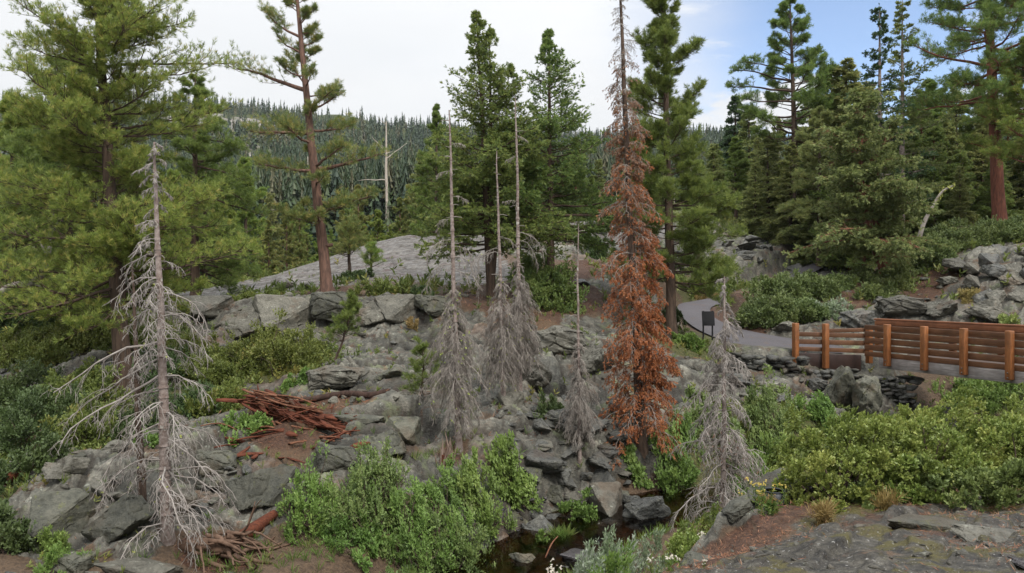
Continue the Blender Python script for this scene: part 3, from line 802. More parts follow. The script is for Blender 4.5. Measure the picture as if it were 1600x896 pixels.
def limbs(rng, line, H, cb, nb, prof, e0, e1, K=7, whorl=0, jit=0.10, lo=0.6, top=0.985, extra=None, azf=None):
    """Main branches. prof(t) length in metres, e0/e1(t) elevation at the foot and at the tip in degrees; t runs from 0 at the crown base to 1 at the top."""
    u = (np.arange(nb) + rng.random(nb)) / nb
    if whorl:
        u = (np.floor(u * whorl) + 0.15 * rng.random(nb)) / whorl
    h = cb + (top - cb) * u
    az = rng.random(nb) * 2 * np.pi if azf is None else azf(rng, nb)
    L = np.array([prof(x) for x in u]) * rng.uniform(lo, 1.12, nb)
    a0 = np.radians([e0(x) for x in u]) + rng.normal(size=nb) * 0.12
    a1 = np.radians([e1(x) for x in u]) + rng.normal(size=nb) * 0.15
    if extra:
        h = np.concatenate([h, [e[0] for e in extra]]); az = np.concatenate([az, np.radians([e[1] for e in extra])])
        L = np.concatenate([L, [e[2] for e in extra]]); a0 = np.concatenate([a0, np.radians([e[3] for e in extra])]); a1 = np.concatenate([a1, np.radians([e[4] for e in extra])])
    p = at(line, h)
    d = np.stack([np.cos(az) * np.cos(a0), np.sin(az) * np.cos(a0), np.sin(a0)], -1)
    B = len(h); out = np.empty((B, K, 3)); out[:, 0] = p
    wob = rng.normal(size=B) * 0.25
    for k in range(1, K):
        f = (k - 0.5) / (K - 1)
        el = a0 + (a1 - a0) * f + rng.normal(size=B) * jit
        aa = az + wob * f + rng.normal(size=B) * jit
        out[:, k] = out[:, k - 1] + np.stack([np.cos(aa) * np.cos(el), np.sin(aa) * np.cos(el), np.sin(el)], -1) * (L / (K - 1))[:, None]
    return out, L, h

def taper(L, r, K, tip=0.15):
    return (np.asarray(r)[:, None] * np.linspace(1, tip, K)[None, :])

def ends(Pp, ts):
    """Points and directions at the fractions ts of every polyline."""
    B, K, _ = Pp.shape
    pp, dd = [], []
    for t in ts:
        f = min(t, 0.9999) * (K - 1); i = int(f); f -= i
        pp.append(Pp[:, i] * (1 - f) + Pp[:, i + 1] * f); dd.append(unit(Pp[:, i + 1] - Pp[:, i]))
    return np.concatenate(pp), np.concatenate(dd)

def assemble(name, label, cat, wood, crown, wmat, cmat, loc, rz=0, group=None, extra=None, crown_name='crown'):
    t = thing(name, label, cat, loc, rz, group)
    link('trunk', wood.mesh('trunk', True), wmat, t)
    if crown is not None and crown.n:
        link(crown_name, crown.mesh(crown_name), cmat, t)
    for nm, g, m in (extra or []):
        if g.n: link(nm, g.mesh(nm, nm != 'lichen'), m, t)
    return t

def pine(seed, H, r0, cb, nb, prof, lean=(0, 0), ntw=9, twl=0.55, needle=0.13, nn=16, tuft=(0.45, 0.75, 1.0), e0=None, e1=None, extra=None, spread=1.15, width=0.009,
         bstart=0.3, wander=0.05, bow=0.0, lo=0.5, whorl=0, grav=-0.35, brad=0.02, top=0.1, keep=1.0, azf=None, n3=0):
    """Trunk and limbs, and a crown of needle tufts gathered on the outer part of the limbs."""
    rng = np.random.default_rng(seed)
    line = trunk_line(rng, H, lean, wander, bow=bow)
    W, C = Geo(), Geo()
    trunk_tube(W, line, r0, top)
    ntw = int(ntw * 1.35); width *= 1.2; nb = int(nb * 1.15)
    if n3: tuft = (0.35, 0.7, 1.0)
    e0 = e0 or (lambda t: -8 + 45 * t); e1 = e1 or (lambda t: 18 + 45 * t)
    br, L, h = limbs(rng, line, H, cb, nb, prof, e0, e1, whorl=whorl, extra=extra, lo=lo, azf=azf)
    tubes(W, br, taper(L, np.clip(L * brad, 0.008, r0 * 0.45), br.shape[1], 0.25), 6)
    tw, tl = sprout(rng, br, ntw, np.clip(L * 0.42, 0.12, twl), bstart, 1.0, (0.5, 1.05), 0.5, grav, 4, 0.45, lift=0.15)
    long = L > 1.3
    if long.any():                                        # long boughs carry more twigs
        t2, l2 = sprout(rng, br[long], int(ntw * 0.9), np.clip(L[long] * 0.34, 0.12, twl), bstart + 0.1, 1.0, (0.5, 1.05), 0.9, grav, 4, 0.45, lift=0.2)
        tw = np.concatenate([tw, t2]); tl = np.concatenate([tl, l2])
    tubes(W, tw, taper(tl, np.clip(tl * 0.016, 0.0035, 0.016), 4, 0.4), 4)
    pts, dirs = ends(tw, tuft)
    p2, d2 = ends(br, (0.92, 1.0))
    if n3:
        t3, l3 = sprout(rng, tw, n3, np.clip(tl * 0.5, 0.06, 0.4), 0.3, 1.0, (0.5, 1.0), 0.8, grav, 3, 0.3, lift=0.2)
        p3, d3 = ends(t3, (0.55, 1.0)); pts = np.concatenate([pts, p3]); dirs = np.concatenate([dirs, d3])
    tp = at(line, np.linspace(0.93, 1.0, 8)); td = np.tile([[0, 0, 1.0]], (8, 1))
    pts = np.concatenate([pts, p2, tp]); dirs = unit(np.concatenate([dirs, d2, td]) + np.array([0, 0, 0.35]))
    if keep < 1:
        k = rng.random(len(pts)) < keep; pts, dirs = pts[k], dirs[k]
    leaves(C, rng, pts, dirs, nn, needle, width, spread, along=needle * 0.45)
    return W, C

def spray_tree(seed, H, r0, cb, nb, prof, lean=(0, 0), ntw=12, twl=0.6, leaf=0.10, lw=0.028, nn=8, e0=None, e1=None, grav=0.5, n3=4, spread=0.6, wander=0.04, bstart=0.15,
               lo=0.6, top=0.05, brad=0.016, extra=None, tw_ts=(0.5, 0.8, 1.0), flat=0.3, trunks=None, keep=1.0, bow=0.0, azf=None, open_top=0.45):
    """Cedars, firs and junipers: flat sprays along the twigs."""
    rng = np.random.default_rng(seed)
    W, C = Geo(), Geo()
    ntw = int(ntw * 1.35); nb = int(nb * 1.1)
    for (Hs, off, rs, sh) in (trunks or [(1.0, (0, 0), 1.0, 1.0)]):
        line = trunk_line(rng, H * Hs, (lean[0] + off[0], lean[1] + off[1]), wander, bow=bow)
        trunk_tube(W, line, r0 * rs, top)
        ee0 = e0 or (lambda t: 5 + 45 * t); ee1 = e1 or (lambda t: -5 + 55 * t)
        br, L, h = limbs(rng, line, H, cb, int(nb * sh), prof, ee0, ee1, lo=lo, extra=extra, azf=azf)
        tubes(W, br, taper(L, np.clip(L * brad, 0.006, r0 * 0.4), br.shape[1], 0.2), 5)
        tw, tl = sprout(rng, br, ntw, np.clip(L * 0.45, 0.10, twl), bstart, 1.0, (0.6, 1.1), flat, grav, 4, 0.55)
        long = L > 1.4
        if long.any():
            t2, l2 = sprout(rng, br[long], ntw, np.clip(L[long] * 0.36, 0.10, twl), bstart + 0.1, 1.0, (0.6, 1.1), flat * 2, grav, 4, 0.55)
            tw = np.concatenate([tw, t2]); tl = np.concatenate([tl, l2])
        tubes(W, tw, taper(tl, np.clip(tl * 0.014, 0.003, 0.012), 4, 0.4), 3)
        pts, dirs = ends(tw, tw_ts)
        if n3:
            t3, l3 = sprout(rng, tw, n3, np.clip(tl * 0.45, 0.05, 0.3), 0.15, 0.95, (0.6, 1.0), 0.4, grav * 0.6, 3, 0.4)
            p3, d3 = ends(t3, (0.4, 1.0)); pts = np.concatenate([pts, p3]); dirs = np.concatenate([dirs, d3])
        p2, d2 = ends(br, (0.85, 1.0))
        tp = at(line, np.linspace(0.95, 1.0, 10)); td = unit(rng.normal(size=(10, 3)) * 0.4 + [0, 0, 1.0])
        pts = np.concatenate([pts, p2, tp]); dirs = np.concatenate([dirs, d2, td])
        k = rng.random(len(pts)) < keep * (1 - open_top * sstep(pts[:, 2] / H, 0.40, 0.75)); pts, dirs = pts[k], dirs[k]
        leaves(C, rng, pts, dirs, nn, leaf, lw, spread, along=leaf * 0.5)
    return W, C

def dead_tree(seed, H, r0, cb, nb, prof, e0, e1, lean=(0, 0), ntw=8, twl=0.5, grav=0.9, n3=3, t3l=0.2, brad=0.010, wander=0.03, extra=None, lichen=0, bare_top=0.0, lo=0.4, stubs=0, K=8, twr=0.0045, bstart=0.2, azf=None, knots=True, gap=0.9):
    rng = np.random.default_rng(seed)
    W, B_, C = Geo(), Geo(), Geo()
    line = trunk_line(rng, H, lean, wander)
    trunk_tube(W, line, r0, 0.16, 0.25, 10)
    if knots:                                                    # rings of bark left at the old whorls
        kt = np.sort(rng.uniform(0.05, 0.97, int(H * 7)))
        kp = np.stack([at(line, kt), at(line, kt + 0.006)], 1)
        kr = r0 * ((1 - kt) ** 0.85 * 0.84 + 0.16) * rng.uniform(1.05, 1.35, len(kt))
        tubes(W, kp, np.stack([kr, kr * 0.9], 1), 8, cap=False)
    br, L, h = limbs(rng, line, H, cb, nb, prof, e0, e1, K=K, lo=lo, extra=extra, top=1.0 - bare_top, azf=azf, jit=0.17)
    keep_ = rng.random(len(L)) < np.clip(0.68 + gap * vnoise(h * 19.0, h * 3.0 + seed, 5), 0.25, 1)
    if extra: keep_[-len(extra):] = True
    br, L, h = br[keep_], L[keep_], h[keep_]
    tubes(B_, br, taper(L, np.clip(L * brad * 1.2, 0.006, r0 * 0.4), K, 0.35), 5)
    if ntw:
        tw, tl = sprout(rng, br, ntw, np.clip(L * 0.4, 0.06, twl), bstart, 1.0, (0.5, 1.1), 0.6, grav, 5, 0.4, 0.16)
        tubes(B_, tw, taper(tl, np.full(len(tl), twr * 1.5), 5, 0.45), 3)
        if n3:
            t3, l3 = sprout(rng, tw, n3, np.clip(tl * 0.5, 0.04, t3l), 0.2, 1.0, (0.5, 1.1), 0.9, grav * 0.8, 4, 0.3, 0.2)
            tubes(B_, t3, taper(l3, np.full(len(l3), twr), 4, 0.5), 3)
    if stubs:
        sb, sl, _ = limbs(rng, line, H, 0.15, stubs, lambda t: rng.uniform(0.04, 0.22), lambda t: 10, lambda t: -10, K=3, top=0.99)
        tubes(B_, sb, taper(sl, np.clip(sl * 0.05, 0.004, 0.012), 3, 0.5), 4)
    if lichen:
        pts, dirs = ends(tw, (0.3, 0.7, 1.0))
        k = rng.choice(len(pts), min(lichen, len(pts)), replace=False)
        leaves(C, rng, pts[k], unit(rng.normal(size=(len(k), 3))), 5, 0.035, 0.028, 1.4)
    return W, B_, C, line, br, tw if ntw else None

def place(px, py, Y, sink=0.0):
    x = PX(px, Y)
    return (x, Y, gz(x, Y) - sink)
def hgt(py_top, loc):
    """Height of something whose top shows at py_top and whose foot stands at loc."""
    return (HY - py_top) / F_PX * loc[1] - loc[2]

# ---- the reddish pine in front of the slab
l = place(511, 466, 27.0)
H = hgt(-35, l)
ex = []
def limb_at(py, px_tip, e0, e1, foot=l, Hh=H, Y=27.0, tpx=490, az=0):
    t = (hgt(py, foot)) / Hh
    Lm = abs(px_tip - tpx) / F_PX * Y
    right = px_tip > tpx
    return (t, (0 + az) if right else (180 - az), Lm * 1.05, e0, e1)
ex = [limb_at(143, 376, 25, 5, tpx=480), limb_at(135, 430, 50, 70, tpx=478), limb_at(60, 405, 20, 45, tpx=470), limb_at(95, 500, 20, 50, tpx=475), limb_at(40, 500, 40, 40, tpx=468), limb_at(172, 548, 12, 55, az=20), limb_at(168, 545, 5, 30, az=-30),
      limb_at(208, 400, 0, 3), limb_at(205, 555, -5, 35, az=15), limb_at(206, 410, 8, 15, az=40), limb_at(268, 410, -2, 12, az=-15), limb_at(265, 590, 6, 22, az=10), limb_at(262, 560, 10, 30, az=-35), limb_at(270, 440, -5, 20, az=40),
      limb_at(318, 570, 0, 14, az=12), limb_at(345, 430, -3, 18, az=10), limb_at(335, 560, 5, 15, az=-40), limb_at(350, 460, -5, 15, az=-50), limb_at(240, 470, 10, 30, az=60), limb_at(290, 540, 0, 25, az=-70), limb_at(225, 430, 5, 20, az=-60), limb_at(185, 460, 20, 50, az=80), limb_at(190, 520, 20, 50, az=-60),
      limb_at(345, 540, 0, 12, az=-75), limb_at(10, 420, 30, 40, tpx=462), limb_at(0, 500, 30, 40, tpx=465), limb_at(85, 420, 30, 50, tpx=475), limb_at(20, 440, 30, 50, tpx=468), limb_at(320, 460, -5, 10, az=30)]
W, C = pine(11, H, 0.205, 0.62, 12, lambda t: 1.0 - 0.6 * t, lean=(-1.15, 0), ntw=11, twl=0.95, needle=0.15, nn=13, extra=ex, spread=1.05, width=0.0105, bstart=0.22, lo=0.9, n3=3, keep=0.8, e1=lambda t: 45, brad=0.036, tuft=(0.6, 1.0), top=0.22)
t = assemble('pine_tree', 'tall pine with bare reddish trunk and flat needle pads before the granite slab', 'tree', W, C, M['bark_pine'], M['pine_gold'], l)
stub = Geo(); rng = np.random.default_rng(5)
lt = np.array([[[0.0, 0, 0], [0.18, 0.02, 0.0], [0.34, 0.02, 0.03]]])
stub_p = lt + np.array([-0.12, -0.1, hgt(384, l)])
tubes(stub, stub_p, np.array([[0.08, 0.07, 0.06]]), 7, cap=True)
link('branch_stub', stub.mesh('branch_stub', True), M['bark_pine'], t)

# ---- the yellow green pines that fill the left
l = place(192, 590, 19.0)
H = hgt(-150, l)
az_free = None
W, C = pine(21, H, 0.21, 0.15, 138, lambda t: 3.2 * (1 - t) ** 0.40 * (0.75 + 0.25 * math.sin(t * 31)), lean=(-0.9, 0.2), ntw=12, twl=1.0, needle=0.12, nn=15, spread=1.1, width=0.009, bstart=0.16, lo=0.55,
            e0=lambda t: -14 + 38 * t, e1=lambda t: 4 + 38 * t, n3=2, tuft=(0.6, 1.0), brad=0.014,
            extra=[(0.24, -5, 3.5, -8, 8), (0.27, 8, 3.3, -6, 12), (0.30, -40, 2.6, -5, 10), (0.66, 8, 3.0, 12, 0), (0.62, -5, 2.4, 8, 5), (0.3, 185, 2.9, 0, 10), (0.36, 170, 2.7, 0, 12), (0.62, 175, 2.6, 5, 10)])
assemble('pine_tree', 'big yellow-green pine with spreading boughs filling the left side behind the grey dead tree', 'tree', W, C, M['bark_brown'], M['pine_yellow'], l)
l = place(105, 515, 23.0)
H = hgt(62, l)
W, C = pine(22, H, 0.2, 0.10, 96, lambda t: 2.6 * (1 - t) ** 0.6, lean=(0.1, 0), ntw=10, twl=0.85, needle=0.15, nn=13, spread=1.2, width=0.011, bstart=0.3, e0=lambda t: -12 + 45 * t, e1=lambda t: 10 + 45 * t, n3=2, tuft=(0.7, 1.0))
assemble('pine_tree', 'dark-trunked green pine at the left edge with its tip against the white sky', 'tree', W, C, M['bark_brown'], M['pine_green'], l)
l = place(20, 500, 26.0)
W, C = pine(23, hgt(150, l), 0.2, 0.06, 84, lambda t: 2.7 * (1 - t) ** 0.7, ntw=10, twl=0.8, needle=0.15, nn=13, spread=1.2, width=0.011, bstart=0.25, e0=lambda t: -12 + 40 * t, e1=lambda t: 8 + 40 * t, n3=2, tuft=(0.7, 1.0))
t_ = assemble('pine_tree', 'low bushy pine standing lowest at the left edge beside the curved silver snag', 'tree', W, C, M['bark_brown'], M['pine_yellow'], l)
l = place(305, 470, 30.0)
H = hgt(120, l)
W, C = pine(24, H, 0.19, 0.10, 84, lambda t: 2.5 * (1 - t) ** 0.55, ntw=10, twl=0.8, needle=0.14, nn=12, spread=1.2, width=0.011, bstart=0.35, e0=lambda t: -16 + 35 * t, e1=lambda t: -6 + 40 * t, n3=2, tuft=(0.7, 1.0),
            extra=[(0.52, 5, 2.3, -5, -35), (0.6, 0, 2.2, -8, -30), (0.45, 10, 2.6, -5, -30), (0.72, 0, 1.8, 0, -25)])
assemble('pine_tree', 'dark pine with sagging boughs between the big left pine and the reddish pine', 'tree', W, C, M['bark_brown'], M['pine_green'], l)

# ---- the cedars in the middle
l = place(768, 472, 28.0)
H = hgt(14, l)
W, C = spray_tree(31, H, 0.17, 0.20, 150, lambda t: 3.3 * (1 - t) ** 0.8 * (0.80 + 0.20 * math.sin(t * 23)), lean=(-0.6, 0), trunks=[(1.0, (0, 0.1), 1.0, 0.6), (0.95, (0.55, 0.3), 0.75, 0.5), (0.83, (1.15, 0.6), 0.6, 0.35)],
                  keep=0.8, open_top=0.55, ntw=11, twl=0.68, leaf=0.11, lw=0.028, nn=7, e0=lambda t: -5 + 50 * t, e1=lambda t: 0 + 50 * t, grav=0.1, n3=3, spread=0.75, bstart=0.2)
assemble('cedar_tree', 'dark green cedar with several pointed tops behind the white bare poles', 'tree', W, C, M['bark_brown'], M['cedar'], l)
l = place(860, 470, 29.0)
H = hgt(44, l)
W, C = spray_tree(32, H, 0.16, 0.20, 130, lambda t: 3.6 * (1 - t) ** 0.8 * (0.82 + 0.18 * math.sin(t * 19)), lean=(-0.05, 0), keep=0.8, open_top=0.55, ntw=11, twl=0.70, leaf=0.11, lw=0.028, nn=7, e0=lambda t: -8 + 48 * t, e1=lambda t: 4 + 45 * t, grav=0.0, n3=3, spread=0.75, bstart=0.3,
                  extra=[(0.20, 5, 2.9, 12, 25), (0.33, 5, 3.0, -3, 10), (0.30, 180, 2.0, -3, 10)])
assemble('cedar_tree', 'single-pointed cedar with open upswept boughs left of the rust-red tree', 'tree', W, C, M['bark_brown'], M['cedar'], l)
l = place(682, 420, 50.0)
W, C = pine(33, hgt(165, l), 0.15, 0.04, 60, lambda t: 2.1 * (1 - t) ** 0.6, ntw=9, twl=0.7, needle=0.16, nn=12, spread=1.2, width=0.014, bstart=0.25, n3=2, tuft=(0.7, 1.0))
assemble('pine_tree', 'rounded green pine beside the left edge of the pointed cedars', 'tree', W, C, M['bark_brown'], M['pine_green'], l)

# ---- the dying rust red fir
l = place(1003, 688, 17.4)
H = hgt(-60, l)
rng = np.random.default_rng(41)
line = trunk_line(rng, H, (-0.5, 0), 0.03)
W, Br, C1, C2 = Geo(), Geo(), Geo(), Geo()
trunk_tube(W, line, 0.12, 0.14, 0.3)
def pr(t):
    return 0.14 + 1.12 * (1 - t) ** 0.78 * (0.85 + 0.15 * math.sin(t * 40))
br, L, h = limbs(rng, line, H, 0.05, 290, pr, lambda t: 8 + 12 * t, lambda t: -62 + 10 * t, K=7, lo=0.55)
tubes(Br, br, taper(L, np.clip(L * 0.011, 0.005, 0.03), 7, 0.25), 4)
tw, tl = sprout(rng, br, 11, np.clip(L * 0.45, 0.08, 0.5), 0.12, 1.0, (0.5, 1.1), 0.5, 0.9, 5, 0.5, 0.14)
tubes(Br, tw, taper(tl, np.full(len(tl), 0.0042), 5, 0.45), 3)
t3, l3 = sprout(rng, tw, 3, np.clip(tl * 0.5, 0.04, 0.22), 0.2, 1.0, (0.5, 1.0), 0.8, 0.6, 3, 0.3)
tubes(Br, t3, taper(l3, np.full(len(l3), 0.003), 3, 0.5), 3)
pts, dirs = ends(t3, (0.2, 0.6, 1.0)); q2, e2 = ends(tw, (0.4, 0.8)); pts = np.concatenate([pts, q2]); dirs = np.concatenate([dirs, e2])
hh = pts[:, 2] / H
sidef = pts[:, 0] - at(line, hh)[:, 0]
prob = np.interp(hh, [0, 0.1, 0.22, 0.34, 0.44, 0.58, 0.72], [1.0, 1.0, 1.0, 0.72, 0.32, 0.12, 0.0]) * np.clip(0.80 + 0.6 * sidef, 0.2, 1.1)
clump = vnoise(pts[:, 0] * 3.1 + 5, pts[:, 2] * 3.1, 3) + 0.5
rust = rng.random(len(pts)) < prob * (0.45 + 0.95 * clump)
leaves(C1, rng, pts[rust], dirs[rust], 10, 0.050, 0.016, 0.9, along=0.07)
p_g = np.interp(hh, [0, 0.3, 0.6, 0.75, 0.82], [0.05, 0.22, 0.38, 0.12, 0.0])
gr = ~rust & (rng.random(len(pts)) < p_g)
leaves(C2, rng, pts[gr], dirs[gr], 7, 0.045, 0.015, 0.85, along=0.06)
t = assemble('fir_tree', 'dying fir covered in rust-red needles with a bare grey top, beside the creek', 'tree', W, None, M['bark_brown'], None, l)
link('branches', Br.mesh('branches', True), M['twig_brown'], t)
link('crown', C1.mesh('crown'), M['rust'], t)
link('faded_needles', C2.mesh('faded_needles'), M['rust_grey'], t)

# ---- the dark green pine next to it
l = place(1050, 530, 27.0)
H = hgt(-55, l)
W, C = pine(51, H, 0.19, 0.14, 118, lambda t: (0.75 + 1.75 * (1 - t) ** 0.9) * (0.8 + 0.2 * math.sin(t * 37)) * (1.0 if t > 0.1 else 0.85), lean=(-0.3, 0), ntw=11, twl=0.95, needle=0.165, nn=15, spread=1.05, width=0.012, bstart=0.25, lo=0.6,
            e0=lambda t: -12 + 45 * t, e1=lambda t: 12 + 50 * t, n3=2, tuft=(0.65, 1.0), brad=0.018, extra=[(0.15, -25, 1.9, -8, -25), (0.2, 0, 2.3, -5, 0), (0.28, 10, 2.5, -5, 5), (0.35, -10, 2.4, -5, 5)])
assemble('pine_tree', 'dense dark green pine with fluffy boughs on the path side of the rust-red tree', 'tree', W, C, M['bark_brown'], M['pine_green'], l)

# ---- the trees above the bridge
l = place(1388, 437, 34.0)
W, C = spray_tree(61, hgt(140, l), 0.24, 0.20, 135, lambda t: (4.0 * (1 - t) ** 0.55) * (0.7 + 0.3 * math.sin(t * 23)), lean=(-0.3, 0.4), bow=-0.7, keep=0.75, ntw=13, twl=1.15, leaf=0.14, lw=0.042, nn=8, e0=lambda t: -4 + 40 * t, e1=lambda t: -22 + 50 * t, grav=0.35, n3=3, spread=0.8, lo=0.25,
                  trunks=[(1.0, (-0.5, 0), 1.0, 0.8), (0.86, (0.9, 0.4), 0.7, 0.55)])
assemble('hemlock_tree', 'broad grey-green conifer with leaning reddish trunks on the slope above the bridge', 'tree', W, C, M['bark_red'], M['fir_grey'], l)
for k_, (px, top, Y, sd, Hs, lab) in enumerate([(1378, 8, 40.0, 62, 1.0, 'tall thin spire fir rising just left of its twin above the broad grey-green conifer'), (1408, -2, 41.0, 63, 1.0, 'tall thin spire fir with pale trunk, right one of the twin spires above the bridge')]):
    l = place(px, 400, Y)
    W, C = spray_tree(sd, hgt(top, l), 0.2, 0.22, 74, lambda t: 0.30 + 2.7 * (1 - t) ** 0.9 * (0.7 + 0.3 * math.sin(t * 41)), ntw=11, twl=0.7, leaf=0.12, lw=0.038, nn=6, e0=lambda t: -6 + 25 * t, e1=lambda t: 2 + 30 * t, grav=-0.1, n3=2, spread=0.8, lo=0.35)
    assemble('fir_tree', lab, 'tree', W, C, M['bark_dead'], M['fir_dark' if k_ == 0 else 'fir_olive'], l)
l = place(1562, 350, 40.0)
H = hgt(-120, l)
W, C = pine(64, H, 0.33, 0.40, 62, lambda t: 4.6 * (1 - 0.45 * t), lean=(-0.8, 0), ntw=11, twl=1.15, needle=0.20, nn=15, spread=1.25, width=0.016, bstart=0.35, e0=lambda t: -14 + 30 * t, e1=lambda t: 8 + 30 * t, n3=2, tuft=(0.65, 1.0), top=0.3, lo=0.5, brad=0.02)
assemble('pine_tree', 'thick red-barked pine at the right edge with dark boughs high against the blue sky', 'tree', W, C, M['bark_red'], M['pine_green'], l)
l = place(1612, 350, 38.0)
W, C = pine(65, hgt(60, l), 0.26, 0.35, 55, lambda t: 2.9 * (1 - t) ** 0.6, ntw=10, twl=0.9, needle=0.19, nn=13, spread=1.25, width=0.015, bstart=0.3, n3=2, tuft=(0.7, 1.0))
assemble('pine_tree', 'lower pine half out of the frame beyond the thick red-barked pine', 'tree', W, C, M['bark_red'], M['pine_yellow'], l)
l = place(1248, 402, 52.0)
W, C = pine(66, hgt(-8, l), 0.28, 0.42, 66, lambda t: 3.6 * (1 - t) ** 0.7, lean=(-0.6, 0), ntw=9, twl=0.85, needle=0.22, nn=11, spread=1.2, width=0.02, bstart=0.55, e0=lambda t: -8 + 45 * t, e1=lambda t: 15 + 40 * t, tuft=(0.65, 1.0), n3=2,
            extra=[(0.62, 178, 4.3, 10, 5), (0.66, 170, 3.9, 14, 12), (0.7, 185, 3.3, 14, 12), (0.58, 182, 3.6, 0, 8)], brad=0.022, lo=0.6)
assemble('pine_tree', 'gaunt sparse pine with long bare boughs against the blue sky beside the twin spires', 'tree', W, C, M['bark_brown'], M['pine_green'], l)
l = place(1280, 416, 47.0)
W, C = pine(67, hgt(170, l), 0.19, 0.32, 50, lambda t: 2.6 * (1 - t) ** 0.6, ntw=9, twl=0.8, needle=0.19, nn=12, spread=1.2, width=0.017, bstart=0.25, n3=2, tuft=(0.7, 1.0), e0=lambda t: -14 + 40 * t, e1=lambda t: -2 + 40 * t)
assemble('pine_tree', 'slim straight pine trunk standing on the edge of the upper bend of the path', 'tree', W, C, M['bark_brown'], M['fir_olive'], l)
l = place(1148, 300, 90.0)
W, C = spray_tree(68, hgt(148, l), 0.3, 0.1, 90, lambda t: 0.25 + 3.2 * (1 - t) ** 0.9, ntw=9, twl=1.0, leaf=0.3, lw=0.11, nn=5, n3=2, grav=0.2, e0=lambda t: -10 + 15 * t, e1=lambda t: -18 + 20 * t)
assemble('fir_tree', 'far dark fir with a needle-thin dead top between the green pine and the gaunt pine', 'tree', W, C, M['bark_brown'], M['fir_dark'], l)

# ---- trees further back: a few kinds, each copied
KIND = {}
def proto(key, fn, nm, wm, cm):
    W, C = fn
    KIND[key] = (nm, W.mesh('trunk', True), C.mesh('crown'), M[wm], M[cm])
proto('gold', pine(71, 10, 0.17, 0.16, 62, lambda t: 2.4 * (1 - t) ** 0.6 * (0.75 + 0.25 * math.sin(t * 27)), ntw=9, twl=0.75, needle=0.19, nn=11, spread=1.25, width=0.018, bstart=0.25, n3=2, tuft=(0.7, 1.0)), 'pine_tree', 'bark_pine', 'pine_gold')
proto('yellow', pine(72, 9, 0.17, 0.10, 66, lambda t: 2.5 * (1 - t) ** 0.5 * (0.75 + 0.25 * math.sin(t * 21)), ntw=9, twl=0.8, needle=0.19, nn=11, spread=1.25, width=0.018, bstart=0.25, n3=2, tuft=(0.7, 1.0)), 'pine_tree', 'bark_brown', 'pine_yellow')
proto('green', pine(73, 11, 0.18, 0.2, 66, lambda t: 2.3 * (1 - t) ** 0.65, ntw=9, twl=0.75, needle=0.2, nn=11, spread=1.25, width=0.018, bstart=0.25, n3=2, tuft=(0.7, 1.0)), 'pine_tree', 'bark_brown', 'pine_green')
proto('olive', spray_tree(74, 12, 0.19, 0.08, 105, lambda t: 0.3 + 2.5 * (1 - t) ** 0.8 * (0.8 + 0.2 * math.sin(t * 33)), ntw=10, twl=0.8, leaf=0.18, lw=0.06, nn=5, n3=3, grav=0.3, e0=lambda t: -6 + 40 * t, e1=lambda t: -18 + 45 * t), 'fir_tree', 'bark_brown', 'fir_olive')
proto('dark', spray_tree(75, 12, 0.18, 0.05, 100, lambda t: 0.2 + 2.0 * (1 - t) ** 0.9, ntw=10, twl=0.7, leaf=0.2, lw=0.07, nn=5, n3=2, grav=0.2, e0=lambda t: -8 + 25 * t, e1=lambda t: -20 + 30 * t), 'fir_tree', 'bark_brown', 'fir_dark')
proto('mid', spray_tree(76, 11, 0.2, 0.10, 105, lambda t: 0.3 + 2.9 * (1 - t) ** 0.7 * (0.8 + 0.2 * math.sin(t * 17)), ntw=10, twl=0.9, leaf=0.17, lw=0.055, nn=5, n3=3, grav=0.15, e0=lambda t: -4 + 45 * t, e1=lambda t: -4 + 45 * t), 'cedar_tree', 'bark_red', 'cedar')
USED = {}
rngb = random.Random(7)
def stand(key, px, top, Y, label, group, wide=1.0, foot=None):
    nm, wm_, cm_, a, b = KIND[key]
    x = PX(px, Y)
    z = gz(x, Y) - 0.3
    Hh = (HY - top) / F_PX * Y - z
    H0 = {'gold': 10, 'yellow': 9, 'green': 11, 'olive': 12, 'dark': 12, 'mid': 11}[key]
    s = Hh / H0
    if key not in USED:
        t = thing(nm, label, 'tree', (x, Y, z), 0, group)
        link('trunk', wm_, a, t); link('crown', cm_, b, t)
        USED[key] = t
        t.rotation_euler.z = rngb.uniform(0, 6.28); t.scale = (s * wide, s * wide, s)
        return t
    return copy_thing(USED[key], (x, Y, z), rngb.uniform(0, 6.28), (s * wide, s * wide, s), label, group)
def row(items, key_label):
    for key, px, top, Y, w in items:
        lab, grp = key_label[key]
        stand(key, px, top, Y, lab, grp, w)
LEFT = {'gold': ('small golden-green pine standing below the far forested ridge behind the slab', 'golden pines behind the slab'),
        'yellow': ('bushy yellow-green pine standing in the hollow behind the granite slab', 'yellow-green pines behind the slab'),
        'green': ('green pine standing behind the granite slab', 'green pines behind the slab'),
        'dark': ('small dark fir with pointed top behind the yellow-green pines on the left', 'dark firs behind the left pines'),
        'olive': ('olive-green conifer behind the granite slab', 'olive conifers behind the slab'),
        'mid': ('dark bushy conifer behind the granite slab', 'bushy conifers behind the slab')}
